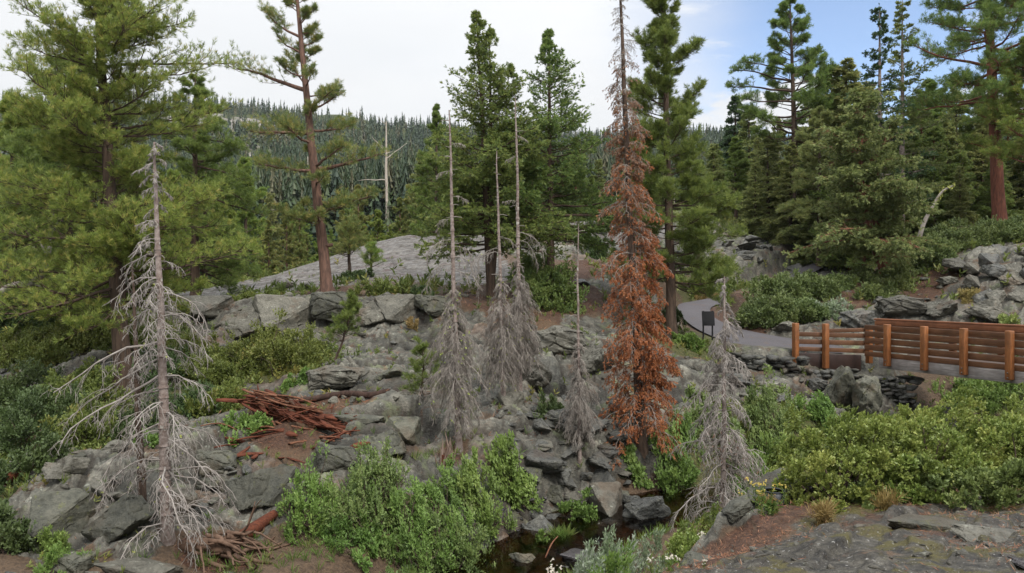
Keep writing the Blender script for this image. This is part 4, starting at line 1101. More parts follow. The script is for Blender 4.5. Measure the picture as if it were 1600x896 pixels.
row([('gold', 448, 318, 48, 1.0), ('gold', 468, 335, 52, 0.9), ('yellow', 340, 270, 52, 1.0), ('yellow', 385, 250, 60, 1.0), ('yellow', 360, 330, 48, 1.1), ('gold', 420, 345, 55, 1.0), ('gold', 560, 290, 62, 1.0), ('yellow', 590, 330, 58, 1.2), ('gold', 625, 310, 60, 1.1),
     ('yellow', 655, 345, 57, 1.2), ('gold', 535, 330, 66, 1.0), ('yellow', 610, 355, 56, 1.1), ('dark', 398, 345, 70, 1.0), ('dark', 380, 362, 66, 1.0), ('dark', 412, 368, 68, 1.0), ('gold', 640, 290, 75, 1.1), ('green', 680, 260, 60, 1.1), ('olive', 660, 290, 65, 1.1),
     ('yellow', 270, 270, 46, 1.1), ('green', 320, 215, 50, 1.1), ('yellow', 230, 300, 40, 1.2), ('green', 60, 210, 42, 1.2), ('mid', 0, 240, 45, 1.2), ('yellow', 130, 300, 38, 1.2), ('mid', 200, 250, 55, 1.2), ('green', -60, 200, 40, 1.2), ('yellow', 500, 365, 60, 1.0), ('yellow', 570, 365, 62, 1.0), ('gold', 480, 370, 62, 1.0)], LEFT)
RIGHT = {'gold': ('golden-green pine in the wood behind the path', 'golden pines behind the path'), 'yellow': ('yellow-green pine in the wood behind the path', 'yellow-green pines behind the path'),
         'green': ('green pine in the wood behind the path', 'green pines behind the path'), 'olive': ('olive-green fir in the wood on the right, behind the path', 'olive firs behind the path'),
         'dark': ('dark pointed fir in the wood on the right, behind the path', 'dark firs behind the path'), 'mid': ('dark bushy cedar in the wood on the right, behind the path', 'bushy cedars behind the path')}
row([('olive', 1215, 185, 62, 1.1), ('olive', 1185, 215, 60, 1.1), ('olive', 1250, 200, 58, 1.2), ('mid', 1300, 105, 56, 1.1), ('olive', 1330, 150, 54, 1.1), ('olive', 1160, 235, 66, 1.1), ('mid', 1120, 230, 70, 1.1), ('olive', 1285, 165, 66, 1.2), ('mid', 1330, 190, 46, 1.1),
     ('olive', 1270, 235, 52, 1.2), ('mid', 1440, 170, 48, 1.2), ('olive', 1480, 190, 50, 1.2), ('green', 1425, 200, 46, 1.1), ('olive', 1520, 210, 52, 1.2), ('mid', 1500, 235, 47, 1.2), ('green', 1545, 190, 56, 1.2), ('mid', 1590, 215, 50, 1.2), ('olive', 1630, 190, 46, 1.2),
     ('green', 1460, 255, 44, 1.1), ('olive', 1205, 250, 57, 1.2), ('dark', 1350, 215, 60, 1.1), ('dark', 1190, 255, 72, 1.1), ('mid', 1470, 140, 62, 1.0), ('olive', 1360, 130, 60, 1.1), ('green', 1530, 120, 50, 0.9), ('dark', 1600, 170, 62, 1.1), ('mid', 1560, 250, 46, 1.2),
     ('olive', 1130, 265, 62, 1.2), ('green', 1095, 250, 64, 1.1), ('olive', 1680, 150, 48, 1.2), ('mid', 1350, 260, 45, 1.2), ('dark', 1420, 240, 58, 1.2), ('olive', 1240, 275, 60, 1.3), ('mid', 1300, 275, 58, 1.3),
     ('olive', 1322, 98, 50, 1.5), ('green', 1448, 125, 52, 1.3), ('olive', 1495, 140, 54, 1.4), ('green', 1350, 150, 47, 1.4), ('olive', 1170, 170, 68, 1.3), ('olive', 1200, 205, 54, 1.4), ('olive', 1235, 225, 50, 1.4), ('green', 1150, 215, 58, 1.4), ('olive', 1265, 150, 60, 1.4), ('mid', 1310, 150, 52, 1.4), ('olive', 1345, 170, 50, 1.4), ('olive', 1430, 150, 54, 1.3), ('mid', 1460, 200, 46, 1.4), ('olive', 1495, 165, 56, 1.4),
     ('olive', 1535, 180, 48, 1.4), ('mid', 1575, 165, 54, 1.4), ('olive', 1610, 175, 48, 1.4), ('olive', 1115, 225, 62, 1.4), ('green', 1390, 190, 52, 1.4), ('olive', 1290, 215, 48, 1.4), ('olive', 1180, 255, 52, 1.3), ('olive', 1500, 260, 43, 1.3), ('yellow', 1225, 255, 55, 1.3), ('green', 1550, 250, 44, 1.3)], RIGHT)
MID = {'green': ('green pine behind the cedars in the middle', 'green pines behind the middle cedars'), 'olive': ('olive-green fir behind the cedars in the middle', 'olive firs behind the middle cedars'), 'mid': ('dark bushy cedar behind the middle cedars', 'bushy cedars behind the middle cedars'),
       'yellow': ('yellow-green pine behind the cedars in the middle', 'yellow-green pines behind the middle cedars'), 'dark': ('dark fir behind the cedars in the middle', 'dark firs behind the middle cedars'), 'gold': ('golden pine behind the cedars in the middle', 'golden pines behind the middle cedars')}
row([('mid', 720, 240, 50, 1.2), ('olive', 800, 250, 55, 1.2), ('green', 830, 215, 50, 1.1), ('mid', 900, 235, 55, 1.2), ('olive', 935, 250, 60, 1.2), ('green', 985, 240, 58, 1.1), ('olive', 1040, 255, 62, 1.2), ('yellow', 940, 310, 52, 1.0), ('mid', 770, 290, 48, 1.2), ('yellow', 990, 300, 56, 1.1), ('green', 860, 290, 54, 1.2), ('green', 705, 225, 56, 1.3), ('mid', 760, 250, 54, 1.2), ('green', 800, 285, 52, 1.2), ('mid', 880, 260, 54, 1.2), ('green', 925, 275, 55, 1.2), ('olive', 662, 240, 60, 1.3), ('green', 1010, 270, 48, 1.2)], MID)

for i in range(46):
    px = rngb.uniform(290, 680); Yb = rngb.uniform(85, 135)
    stand(rngb.choice(['dark', 'dark', 'olive', 'yellow']), px, rngb.uniform(300, 372) - (Yb < 100) * 5, Yb, 'conifer in the wooded hollow below the far mountainside', 'conifers in the wooded hollow', rngb.uniform(0.9, 1.2))
# ---- bare trees
# the big dead tree at the lower left
l = place(262, 893, 12.0)
H = hgt(222, l)
W, B_, C, line, br, tw = dead_tree(81, H, 0.095, 0.03, 150, lambda t: 0.16 + 1.35 * (1 - t) ** 0.85, lambda t: 14 - 6 * t, lambda t: -78 + 25 * t, lean=(-0.27, 0.0), ntw=11, twl=0.6, grav=1.1, n3=4, t3l=0.26, brad=0.0105, lichen=60, lo=0.2,
   extra=[(0.50, 187, 1.75, -15, -40), (0.46, 180, 1.6, -5, -50), (0.42, 195, 1.75, -22, -38), (0.38, 175, 1.2, -10, -60), (0.62, 5, 1.05, 5, -75), (0.56, -10, 1.1, 5, -75), (0.30, 200, 1.3, -25, -75), (0.26, -15, 1.1, -20, -60), (0.2, -30, 1.2, -40, -60), (0.66, 185, 1.0, 5, -85), (0.72, 180, 0.8, 10, -90)])
dead1 = assemble('dead_tree', 'tall grey dead tree with drooping bare branches standing alone at the lower left', 'tree', W, None, M['bark_dead'], None, l, extra=[('branches', B_, M['twig_dead']), ('lichen', C, M['lichen'])])
l = place(222, 880, 12.9)
W, B_, C, line, br, tw = dead_tree(82, hgt(410, l), 0.07, 0.05, 30, lambda t: 0.1 + 0.7 * (1 - t), lambda t: 5, lambda t: -80, lean=(-0.15, 0), ntw=8, twl=0.4, n3=2)
assemble('dead_tree', 'shorter dead trunk standing right behind the tall grey dead tree at the lower left', 'tree', W, None, M['bark_brown'], None, l, extra=[('branches', B_, M['twig_brown'])])
# the grey ones in the middle with a skirt of hanging twigs
skirt = lambda top: (lambda t: 0.58 * (1 - t) ** 0.6 + 0.12)
def skirted(seed, px, py, Y, top, cbf, dens, label, lich, wid, r0, lean, upper):
    l = place(px, py, Y)
    H = hgt(top, l)
    W, B_, C, line, br, tw = dead_tree(seed, H, r0, 0.10, dens, lambda t: wid * 1.35 * (0.22 + 0.78 * min(1, 2.0 * (1 - t))) * (0.65 + 0.35 * min(1, t / 0.3)) , lambda t: -5, lambda t: -84, lean=lean, ntw=14, twl=0.55, grav=1.4, n3=5, t3l=0.3, brad=0.009, lichen=lich, bare_top=1 - cbf, lo=0.2, gap=0.7, stubs=int(H * 9), twr=0.0034, extra=upper, bstart=0.12)
    return assemble('dead_tree', label, 'tree', W, None, M['bark_dead'], None, l, extra=[('branches', B_, M['twig_brown']), ('lichen', C, M['lichen'])])
skirted(83, 718, 722, 15.5, 172, 0.48, 300, 'bare pale pole with long grey twig skirt and yellow lichen, leftmost of the trio', 260, 0.66, 0.07, (-0.2, 0), [(0.62, 200, 0.75, 5, -75), (0.60, -20, 0.6, 5, -70), (0.68, 160, 0.5, 10, -60), (0.75, 10, 0.4, 0, -40), (0.82, 190, 0.35, 5, -40), (0.9, 0, 0.3, 0, -30), (0.57, 0, 0.8, 0, -80), (0.55, 180, 0.85, 0, -80), (0.53, -30, 0.9, 10, -85)])
skirted(84, 788, 655, 17.4, 236, 0.52, 260, 'shorter bare grey pole with drooping twigs between the two taller white poles', 120, 0.62, 0.062, (-0.12, 0), [(0.6, 185, 0.8, 15, -75), (0.62, 170, 0.7, 10, -80), (0.66, 5, 0.5, 0, -60)])
skirted(85, 812, 648, 18.0, 152, 0.46, 300, 'tallest bare white pole with grey hanging twigs right of the shorter grey pole', 60, 0.60, 0.068, (-0.05, 0), [(0.55, 5, 0.9, 5, -80), (0.52, 20, 0.85, 0, -80), (0.65, 180, 0.35, 20, -20), (0.8, 190, 0.3, 0, -40), (0.87, 0, 0.3, 0, -30)])
skirted(86, 906, 702, 16.5, 350, 0.50, 240, 'slender birch-white pole with a small grey twig skirt above the slate blocks', 0, 0.50, 0.045, (-0.05, 0), [])
# the one by the pool on the right
l = place(1128, 800, 13.4)
W, B_, C, line, br, tw = dead_tree(87, hgt(432, l), 0.055, 0.04, 210, lambda t: 0.12 + 1.05 * (1 - t) ** 0.85, lambda t: 18, lambda t: -72, lean=(0.02, 0), ntw=13, twl=0.5, grav=1.2, n3=5, t3l=0.26, brad=0.0100, lo=0.3)
D5 = Geo(); rng = np.random.default_rng(3)
pts, dirs = ends(tw, (0.5, 0.9)); k = (rng.random(len(pts)) < 0.12) & (pts[:, 2] < 1.7)
leaves(D5, rng, pts[k], dirs[k], 6, 0.04, 0.010, 0.9, along=0.05)
assemble('dead_tree', 'small silver dead tree with curled branches and brown twigs standing beside the pool', 'tree', W, None, M['bark_dead'], None, l, extra=[('branches', B_, M['twig_dead']), ('faded_needles', D5, M['rust_grey'])])
# the far white snag on the hillside
l = place(606, 306, 150.0)
g = Geo()
H = hgt(190, l)
rng = np.random.default_rng(9)
line = trunk_line(rng, H, (-0.4, 0), 0.15)
trunk_tube(g, line, 0.42, 0.2, 0.2, 8)
b_, L_, h_ = limbs(rng, line, H, 0.4, 5, lambda t: 2.5, lambda t: 20, lambda t: 40, extra=[(0.68, 0, 5.0, 35, 40), (0.74, 180, 4.0, 35, 55), (0.50, 180, 6.0, 0, 0)])
g2 = Geo(); tubes(g2, b_, taper(L_, np.clip(L_ * 0.03, 0.05, 0.13), 7, 0.3), 5)
assemble('dead_snag', 'bleached white snag with broken arms standing far off below the ridge', 'tree', g, None, M['snag'], None, l, extra=[('branches', g2, M['snag'])])
# the curved silver snag at the left edge
l = place(-40, 500, 21.5)
g = Geo(); x0, y0, z0 = l
pp = [P(-40, 500, 21.5), P(10, 452, 21.5), P(50, 442, 21.4), P(68, 425, 21.3), P(76, 395, 21.4), P(79, 360, 21.5), P(84, 335, 21.6)]
pp = smooth_line(np.array(pp), 4) - np.array([l])
tubes(g, pp[None], np.linspace(0.13, 0.03, len(pp))[None], 8)
g2 = Geo()
for a, b, c in (((50, 442), (66, 449), (75, 448)), ((74, 400), (66, 385), (60, 372)), ((78, 370), (88, 352), (92, 340)), ((72, 415), (84, 405), (95, 402))):
    tubes(g2, (np.array([P(*a, 21.4), P(*b, 21.3), P(*c, 21.3)]) - np.array(l))[None], np.array([[0.04, 0.025, 0.008]]), 5)
assemble('dead_snag', 'bare silver trunk bending up in a curve at the left edge', 'tree', g, None, M['twig_brown'], None, l, extra=[('branches', g2, M['twig_brown'])])
# leaning grey trunk right of the hemlock
l = place(1438, 385, 36.0)
g = Geo()
pp = np.array([P(1432, 372, 36), P(1443, 350, 36), P(1458, 322, 35.9), P(1472, 300, 35.8), P(1490, 290, 35.7)]) - np.array(l); pp[0, 2] -= 0.5
tubes(g, smooth_line(pp, 4)[None], np.linspace(0.12, 0.03, 17)[None], 8)
g2 = Geo(); lc = Geo(); rng = np.random.default_rng(4)
q = smooth_line(pp, 4)[9:]
leaves(lc, rng, np.repeat(q, 6, 0) + rng.normal(size=(len(q) * 6, 3)) * 0.05, unit(rng.normal(size=(len(q) * 6, 3))), 5, 0.09, 0.06, 1.4)
assemble('dead_snag', 'leaning grey dead stem tipped with yellow lichen above the juniper mat', 'tree', g, None, M['twig_brown'], None, l, extra=[('lichen', lc, M['lichen'])])

# ---- small pines
def little_pine(seed, px, py, Y, top, lean, label, wide=0.4, nb=26, cb=0.35, m='pine_green', needle=0.10, r=0.035, bow=0.0):
    l = place(px, py, Y)
    W, C = pine(seed, hgt(top, l), r, cb, nb, lambda t: wide * (1 - 0.6 * t), lean=lean, ntw=5, twl=0.25, needle=needle, nn=16, spread=1.25, width=0.008, bstart=0.3, tuft=(0.5, 1.0), bow=bow, brad=0.025, e0=lambda t: 5 + 40 * t, e1=lambda t: 25 + 40 * t)
    return assemble('pine_sapling', label, 'tree', W, C, M['bark_brown'], M[m], l)
little_pine(91, 522, 592, 20.0, 470, (0.42, 0), 'crooked pine sapling leaning right over the shrubs below the grey rock step', 0.50, 34, 0.32, bow=0.1)
little_pine(92, 664, 640, 17.5, 545, (0.05, 0), 'thin drooping pine sapling just left of the skirted grey pole', 0.55, 24, 0.1)
little_pine(93, 546, 436, 33.0, 352, (-0.1, 0), 'small bushy pine growing on the granite slab right of the reddish trunk', 1.05, 50, 0.4, 'pine_gold', 0.16, 0.09)
little_pine(94, 578, 432, 33.5, 388, (0.12, 0), 'stunted small pine leaning right beside the bushy one on the slab', 0.7, 26, 0.3, 'pine_yellow', 0.15, 0.07)
little_pine(95, 1090, 410, 42.0, 290, (0.0, 0), 'young pine with a reddish stem across the path behind the dark green pine', 1.6, 40, 0.45, 'pine_yellow', 0.2, 0.14)
# ---------------------------------------------------------------- footbridge
def beam(g, A, B, w, h, zoff=0.0):
    """A box from A to B, w wide across and h high, its top at A/B."""
    A, B = np.array(A, float), np.array(B, float)
    d = unit(B - A); s = unit(np.cross(d, [0, 0, 1.0])); u = np.cross(s, d)
    v = []
    for p in (A, B):
        for a, b in ((-1, -1), (1, -1), (1, 0), (-1, 0)):
            v.append(p + s * (a * w / 2) + u * (h if b == -1 else 0) * b + u * zoff)
    g.add(v, [[0, 1, 2, 3], [7, 6, 5, 4], [0, 4, 5, 1], [1, 5, 6, 2], [2, 6, 7, 3], [3, 7, 4, 0]])
def solid(name, g, m, parent, bev=0.012):
    o = link(name, g.mesh(name), m, parent)
    b = o.modifiers.new('bevel', 'BEVEL'); b.width = bev; b.segments = 2; b.limit_method = 'ANGLE'
    return o
B0 = np.array([13.56, 20.8]); U = unit(np.array([[-0.387, 0.922]]))[0]; NB = np.array([0.922, 0.387])
def bp(s, off=0.0, z=0.0):
    q = B0 + U * s + NB * off
    return (q[0], q[1], z)
BW = 2.3; DZ = -2.20; RZ = -1.17
bridge = thing('footbridge', 'wooden footbridge with orange-brown posts and dark plank railings over the creek', 'bridge', bp(0, 0, DZ))
def local(p): return tuple(np.array(p) - np.array(bp(0, 0, DZ)))
g = Geo(); beam(g, local(bp(-9, BW / 2, DZ)), local(bp(4.4, BW / 2, DZ)), BW - 0.02, 0.08); solid('deck', g, M['deck'], bridge)
for off in (-0.08, BW + 0.08):
    g = Geo(); beam(g, local(bp(-9.2, off, DZ - 0.03)), local(bp(4.35, off, DZ - 0.03)), 0.14, 0.33); solid('side_beam', g, M['beam'], bridge)
g = Geo(); beam(g, local(bp(-9.2, BW / 2, DZ - 0.10)), local(bp(4.2, BW / 2, DZ - 0.10)), 0.3, 0.3); solid('centre_beam', g, M['beam'], bridge)
bolts = []
def post(p, top, bot, w=0.17, rot=None):
    g = Geo()
    c, s = U[0] * w / 2, U[1] * w / 2
    a, b = NB[0] * w / 2, NB[1] * w / 2
    v = []
    for z in (bot, top):
        for i, j in ((-1, -1), (1, -1), (1, 1), (-1, 1)):
            v.append(local((p[0] + i * c + j * a, p[1] + i * s + j * b, z)))
    g.add(v, [[3, 2, 1, 0], [4, 5, 6, 7], [0, 1, 5, 4], [1, 2, 6, 5], [2, 3, 7, 6], [3, 0, 4, 7]])
    o = solid('post', g, M['post'], bridge, 0.018)
    return o
def s_at(px, off=0.0):
    k = (px - CX) / F_PX
    # B0 + U s + NB off: x = k y
    x0, y0 = B0 + NB * off
    return (k * y0 - x0) / (U[0] - k * U[1])
near_s = [s_at(x) for x in (1395, 1453, 1515, 1587)] + [-2.0, -3.6, -5.2]
for s in near_s:
    o = post(bp(s, -0.24), RZ + 0.02, DZ - 0.27)
    for zz in (DZ - 0.08, DZ - 0.21):
        bg = Geo(); q = bp(s, -0.24); qq = np.array(q) - np.append(NB, 0) * 0.084
        pts_ = np.array([[local((qq[0], qq[1], zz)), local((qq[0] - NB[0] * 0.02, qq[1] - NB[1] * 0.02, zz))]])
        tubes(bg, pts_, np.array([[0.022, 0.018]]), 8, cap=True)
        b_ = link('bolt', bg.mesh('bolt'), M['bolt'], o)
far_s = [s_at(1372, BW + 0.24) - 0.0, s_at(1400, BW + .24) - 2.2, s_at(1565, BW + 0.24), -1.2, -3.2, -5]
for s in far_s:
    post(bp(s, BW + 0.24), RZ - 0.02, DZ - 0.27)
levels = [(0.0, 0.15), (-0.205, 0.165), (-0.42, 0.175), (-0.64, 0.175), (-0.86, 0.155)]
send = s_at(1356)
for dz_, hh in levels:
    g = Geo(); beam(g, local(bp(-9, -0.13, RZ - 0.04 + dz_)), local(bp(send, -0.13, RZ - 0.04 + dz_)), 0.045, hh); solid('rail', g, M['rail'], bridge, 0.008)
    g = Geo(); beam(g, local(bp(-9, BW + 0.13, RZ - 0.04 + dz_)), local(bp(s_at(1371, BW + 0.13), BW + 0.13, RZ - 0.04 + dz_)), 0.045, hh); solid('rail', g, M['rail'], bridge, 0.008)
g = Geo(); beam(g, local(bp(-9, BW + 0.20, RZ + 0.06)), local(bp(s_at(1369, BW + 0.20), BW + 0.20, RZ + 0.06)), 0.26, 0.06); solid('handrail', g, M['rail_top'], bridge)
g = Geo(); beam(g, local(bp(-9, BW + 0.10, RZ + 0.0)), local(bp(s_at(1369, BW + 0.10), BW + 0.10, RZ + 0.0)), 0.04, 0.17); solid('handrail', g, M['rail_top'], bridge, 0.008)
# the wing railing towards the path
W0 = np.array(P(1358, 510, 25.45)); W1 = np.array(P(1290, 507, 25.5)); W2 = np.array(P(1243, 506, 25.55))
for wp, bot in ((W0, 568), (W1, 576), (W2, 576)):
    post((wp[0], wp[1], 0), wp[2] + 0.02, (HY - bot) / F_PX * wp[1])
for dz_, hh, endz in ((-0.27, 0.15, 0.02), (-0.51, 0.16, 0.02), (-0.76, 0.14, 0.0)):
    g = Geo(); beam(g, local((W0[0], W0[1] + 0.11, W0[2] + dz_ + endz)), local((W2[0] - 0.05, W2[1] + 0.11, W2[2] + dz_)), 0.045, hh); solid('rail', g, M['rail'], bridge, 0.008)
g = Geo(); beam(g, local((W0[0], W0[1] + 0.12, W0[2] - 0.06)), local((W1[0], W1[1] + 0.12, W1[2] - 0.16)), 0.045, 0.13); solid('rail', g, M['rail'], bridge, 0.008)
g = Geo(); beam(g, local((W0[0] - 0.2, W0[1] + 0.13, W0[2] - 0.96)), local((W2[0], W2[1] + 0.13, W2[2] - 0.96)), 0.06, 0.52); solid('toe_board', g, M['plank_dark'], bridge)

# ---- stones
def hull_geo(seed, n=14, blocky=0.6, lo=0.8):
    rng = np.random.default_rng(seed)
    p = rng.uniform(-1, 1, (n, 3))
    m_ = np.abs(p).max(1, keepdims=True)
    r = np.linalg.norm(p, axis=1, keepdims=True)
    p = p / (m_ * blocky + r * (1 - blocky)) * rng.uniform(lo, 1.0, (n, 1))
    bm = bmesh.new()
    for q in p: bm.verts.new(q)
    bmesh.ops.convex_hull(bm, input=bm.verts)
    bmesh.ops.delete(bm, geom=[v for v in bm.verts if not v.link_faces], context='VERTS')
    return bm
def rock_mesh(name, seed, n=14, blocky=0.6, detail=3, rough=0.05, strata=0.03, bevel=0.05):
    bm = hull_geo(seed, n, blocky)
    bmesh.ops.dissolve_limit(bm, angle_limit=R(14), verts=bm.verts, edges=bm.edges)
    bmesh.ops.bevel(bm, geom=list(bm.edges), offset=bevel, segments=1, affect='EDGES', profile=0.6, clamp_overlap=True)
    bmesh.ops.triangulate(bm, faces=bm.faces)
    for _ in range(detail):
        long = [e for e in bm.edges if e.calc_length() > 0.075]
        if not long: break
        bmesh.ops.subdivide_edges(bm, edges=long, cuts=1)
        bmesh.ops.triangulate(bm, faces=bm.faces)
    bm.normal_update()
    co = np.array([v.co for v in bm.verts]); no = np.array([v.normal for v in bm.verts])
    k = seed * 7
    d = 1.7 * rough * (fbm(co[:, 0] * 2.0 + co[:, 2] * 1.3 + k, co[:, 1] * 2.0 - co[:, 2] * 1.7, 3, 4) * 1.4)
    st = np.floor(co[:, 2] * 5 + fbm(co[:, 0] * 1.5, co[:, 1] * 1.5, 9) * 0.8)
    d += strata * (hash2(st, np.zeros_like(st), seed) - 0.5) * (1 - np.abs(no[:, 2]))
    pl, ck = plates(co[:, 0] * 1.0 + co[:, 2] * 0.3 + k, co[:, 1] + co[:, 2] * 0.7, 0.8, 0.7, 0.4, seed, 0.8)
    d += rough * 1.3 * pl - rough * 1.0 * sstep(ck, 0.08, 0.0)
    for v, a in zip(bm.verts, co + no * d[:, None]): v.co = a
    me = bpy.data.meshes.new(name)
    bm.to_mesh(me); bm.free()
    me.polygons.foreach_set('use_smooth', np.ones(len(me.polygons), dtype=bool))
    me.set_sharp_from_angle(angle=R(32))
    return me
ROCKS = {}
for i_, (nm, n_, bl, rg, st_) in enumerate([('block', 11, 0.95, 0.05, 0.03), ('block', 13, 0.9, 0.05, 0.05), ('block', 12, 1.0, 0.04, 0.02), ('slab', 12, 0.9, 0.05, 0.05), ('slab', 10, 1.0, 0.04, 0.03), ('boulder', 22, 0.35, 0.07, 0.02), ('boulder', 26, 0.5, 0.08, 0.03), ('boulder', 18, 0.55, 0.07, 0.04)]):
    ROCKS.setdefault(nm, []).append(rock_mesh(nm, 100 + i_, n_, bl, 4, rg, st_))
ROCK_M = {}
def rock(px, py, Y, size, label, kind='block', m='slate', rz=None, tilt=(0, 0), sink=0.32, group=None, var=None, name=None, rng=random.Random(3), xyz=None):
    v = rng.randrange(len(ROCKS[kind])) if var is None else var
    key = (kind, v, m)
    if key not in ROCK_M:
        me = ROCKS[kind][v].copy(); me.materials.append(M[m]); ROCK_M[key] = me
    x, y = (PX(px, Y), Y) if xyz is None else xyz[:2]
    z = gz(x, y) if xyz is None or len(xyz) < 3 else xyz[2]
    o = bpy.data.objects.new(name or {'block': 'stone_block', 'slab': 'stone_slab', 'boulder': 'boulder'}[kind], ROCK_M[key])
    COL.objects.link(o)
    w, d, h = size
    o.scale = (w / 2, d / 2, h / 2)
    o.location = (x, y, z + h * (0.5 - sink - (0.10 if group or px < 740 else 0.0)))
    o.rotation_euler = (R(tilt[0]), R(tilt[1]), R(rz) if rz is not None else rng.uniform(0, 6.28))
    return tag(o, label, 'boulder' if kind == 'boulder' else 'rock', group)
px2m = lambda w, Y: w / F_PX * Y
# creek side
rock(955, 765, 15.7, (0.85, 1.3, 0.95), 'large pale slab with a stepped face dipping into the pool', 'block', 'granite', 10, (-14, 0), 0.25, var=2)
rock(935, 712, 16.3, (0.85, 1.1, 0.8), 'dark grey slab leaning above the pale stepped slab', 'block', 'slate', 25, (-24, 5), 0.2, var=0)
rock(984, 748, 16.0, (0.55, 0.6, 0.6), 'square grey block right of the pale stepped slab', 'block', 'slate', 15, (-8, 4), 0.3, var=1)
rock(1008, 797, 15.0, (0.98, 0.55, 0.55), 'pointed purple-grey boulder standing in the pool', 'boulder', 'slate', 12, (0, -12), 0.30, var=1, xyz=(PX(1010, 15.1), 15.1, -4.45))
rock(930, 810, 14.6, (0.62, 0.5, 0.42), 'purple-grey boulder at the left rim of the pool', 'boulder', 'slate', 40, (0, 8), 0.35, var=2)
rock(836, 782, 14.5, (0.85, 0.9, 0.62), 'broad bluish slate block with flat top on the left bank', 'block', 'slate', 28, (-12, -8), 0.2, var=0)
rock(872, 740, 15.2, (0.50, 0.55, 0.42), 'leaning slate block above the broad bluish block', 'block', 'slate', 50, (-20, 10), 0.25, var=2)
rock(850, 675, 16.8, (0.48, 0.5, 0.32), 'dark slate slab by the foot of the skirted poles', 'slab', 'slate', 20, (-25, 12), 0.1, var=0)
rock(816, 838, 13.2, (0.50, 0.5, 0.42), 'olive-grey square boulder left of the creek', 'block', 'rock_mossy', 30, (0, 6), 0.25, var=1)
rock(806, 868, 12.4, (0.82, 0.55, 0.44), 'long black wet boulder lying in the creek', 'boulder', 'slate_wet', 8, (0, 4), 0.25, var=0)
rock(842, 874, 12.4, (0.36, 0.4, 0.30), 'small purple wet stone right of the long black boulder', 'boulder', 'slate_wet', 60, (10, 20), 0.25, var=2)
rock(905, 846, 13.3, (0.8, 0.8, 0.34), 'layered black slab across the creek outlet', 'slab', 'slate_wet', 5, (-6, 0), 0.2, var=1)
rock(893, 868, 12.8, (0.62, 0.5, 0.3), 'low purple wet slab below the layered black slab', 'slab', 'slate_wet', 15, (-8, 3), 0.25, var=0)
rock(856, 815, 13.9, (0.5, 0.4, 0.2), 'thin dark flat stone between the creek and the olive-grey boulder', 'slab', 'slate_wet', 10, (0, 0), 0.2, var=1)
rock(890, 803, 14.4, (0.26, 0.3, 0.2), 'small blue-grey cube at the water edge', 'block', 'slate', 35, (0, 0), 0.2, var=0)
rock(890, 676, 16.9, (0.75, 0.6, 0.22), 'flat dark ledge stone left of the birch-white pole', 'slab', 'slate', -10, (-10, 12), 0.1, var=1)
rock(925, 665, 17.4, (0.7, 0.6, 0.34), 'flat dark ledge stone right of the birch-white pole', 'slab', 'slate', 10, (-15, -8), 0.1, var=0)
rock(965, 678, 17.2, (0.42, 0.5, 0.45), 'upright grey stone left of the rust-red tree foot', 'block', 'slate', 70, (10, 10), 0.2, var=1)
rock(968, 650, 18.2, (0.5, 0.5, 0.4), 'slate wedge behind the upright grey stone', 'block', 'slate', 30, (15, -18), 0.2, var=2)
rock(885, 632, 18.6, (0.55, 0.5, 0.45), 'dark wedge of slate among the twigs above the ledges', 'block', 'slate', 10, (-20, 20), 0.15, var=1)
rock(985, 668, 17.6, (0.55, 0.5, 0.34), 'grey slab tucked under the lowest rust-red branches', 'slab', 'slate', 25, (5, 10), 0.2, var=0)
rock(870, 560, 22.2, (2.1, 1.6, 1.1), 'big smooth grey rock face behind the birch-white pole', 'boulder', 'granite', 20, (-8, 0), 0.30, var=0)
rock(930, 578, 21.5, (1.3, 1.2, 0.9), 'rounded grey boulder left of the rust-red crown', 'boulder', 'granite', 70, (-4, 0), 0.30, var=2)
rock(835, 600, 19.6, (1.1, 0.9, 0.8), 'grey boulder behind the foot of the white poles', 'boulder', 'granite', 110, (0, 8), 0.30, var=1)
rock(1020, 560, 24.4, (1.0, 0.9, 0.55), 'grey boulder right of the rust-red tree beneath the path', 'boulder', 'granite', 15, (0, 0), 0.30, var=1)
# lower left
rock(98, 822, 12.4, (1.15, 1.0, 0.85), 'large flat-topped grey boulder at the lower left', 'block', 'rock_mossy', 10, (-6, 2), 0.25, var=2)
rock(175, 850, 12.0, (1.25, 1.2, 0.80), 'slanting grey slab between the flat-topped boulder and the dead tree', 'block', 'rock_mossy', 35, (-22, -14), 0.25, var=0)
rock(120, 868, 11.4, (0.6, 0.6, 0.4), 'small lichen-spotted boulder among the ferns at the lower left', 'boulder', 'rock_mossy', 60, (0, 0), 0.3, var=1)
rock(215, 892, 11.2, (1.3, 0.8, 0.35), 'low flat slab at the foot of the tall grey dead tree', 'slab', 'granite', 5, (-4, 3), 0.3, var=1)
rock(35, 900, 10.8, (0.7, 0.6, 0.35), 'low slab in the bottom left corner', 'slab', 'slate', 15, (-4, 0), 0.3, var=0)
rock(160, 896, 10.9, (0.5, 0.5, 0.28), 'small slab left of the dead tree foot', 'slab', 'granite', 40, (0, 0), 0.3, var=0)
rock(270, 800, 12.9, (0.8, 0.8, 0.6), 'grey block behind the dead tree trunk', 'block', 'granite', 25, (-10, 10), 0.25, var=1)
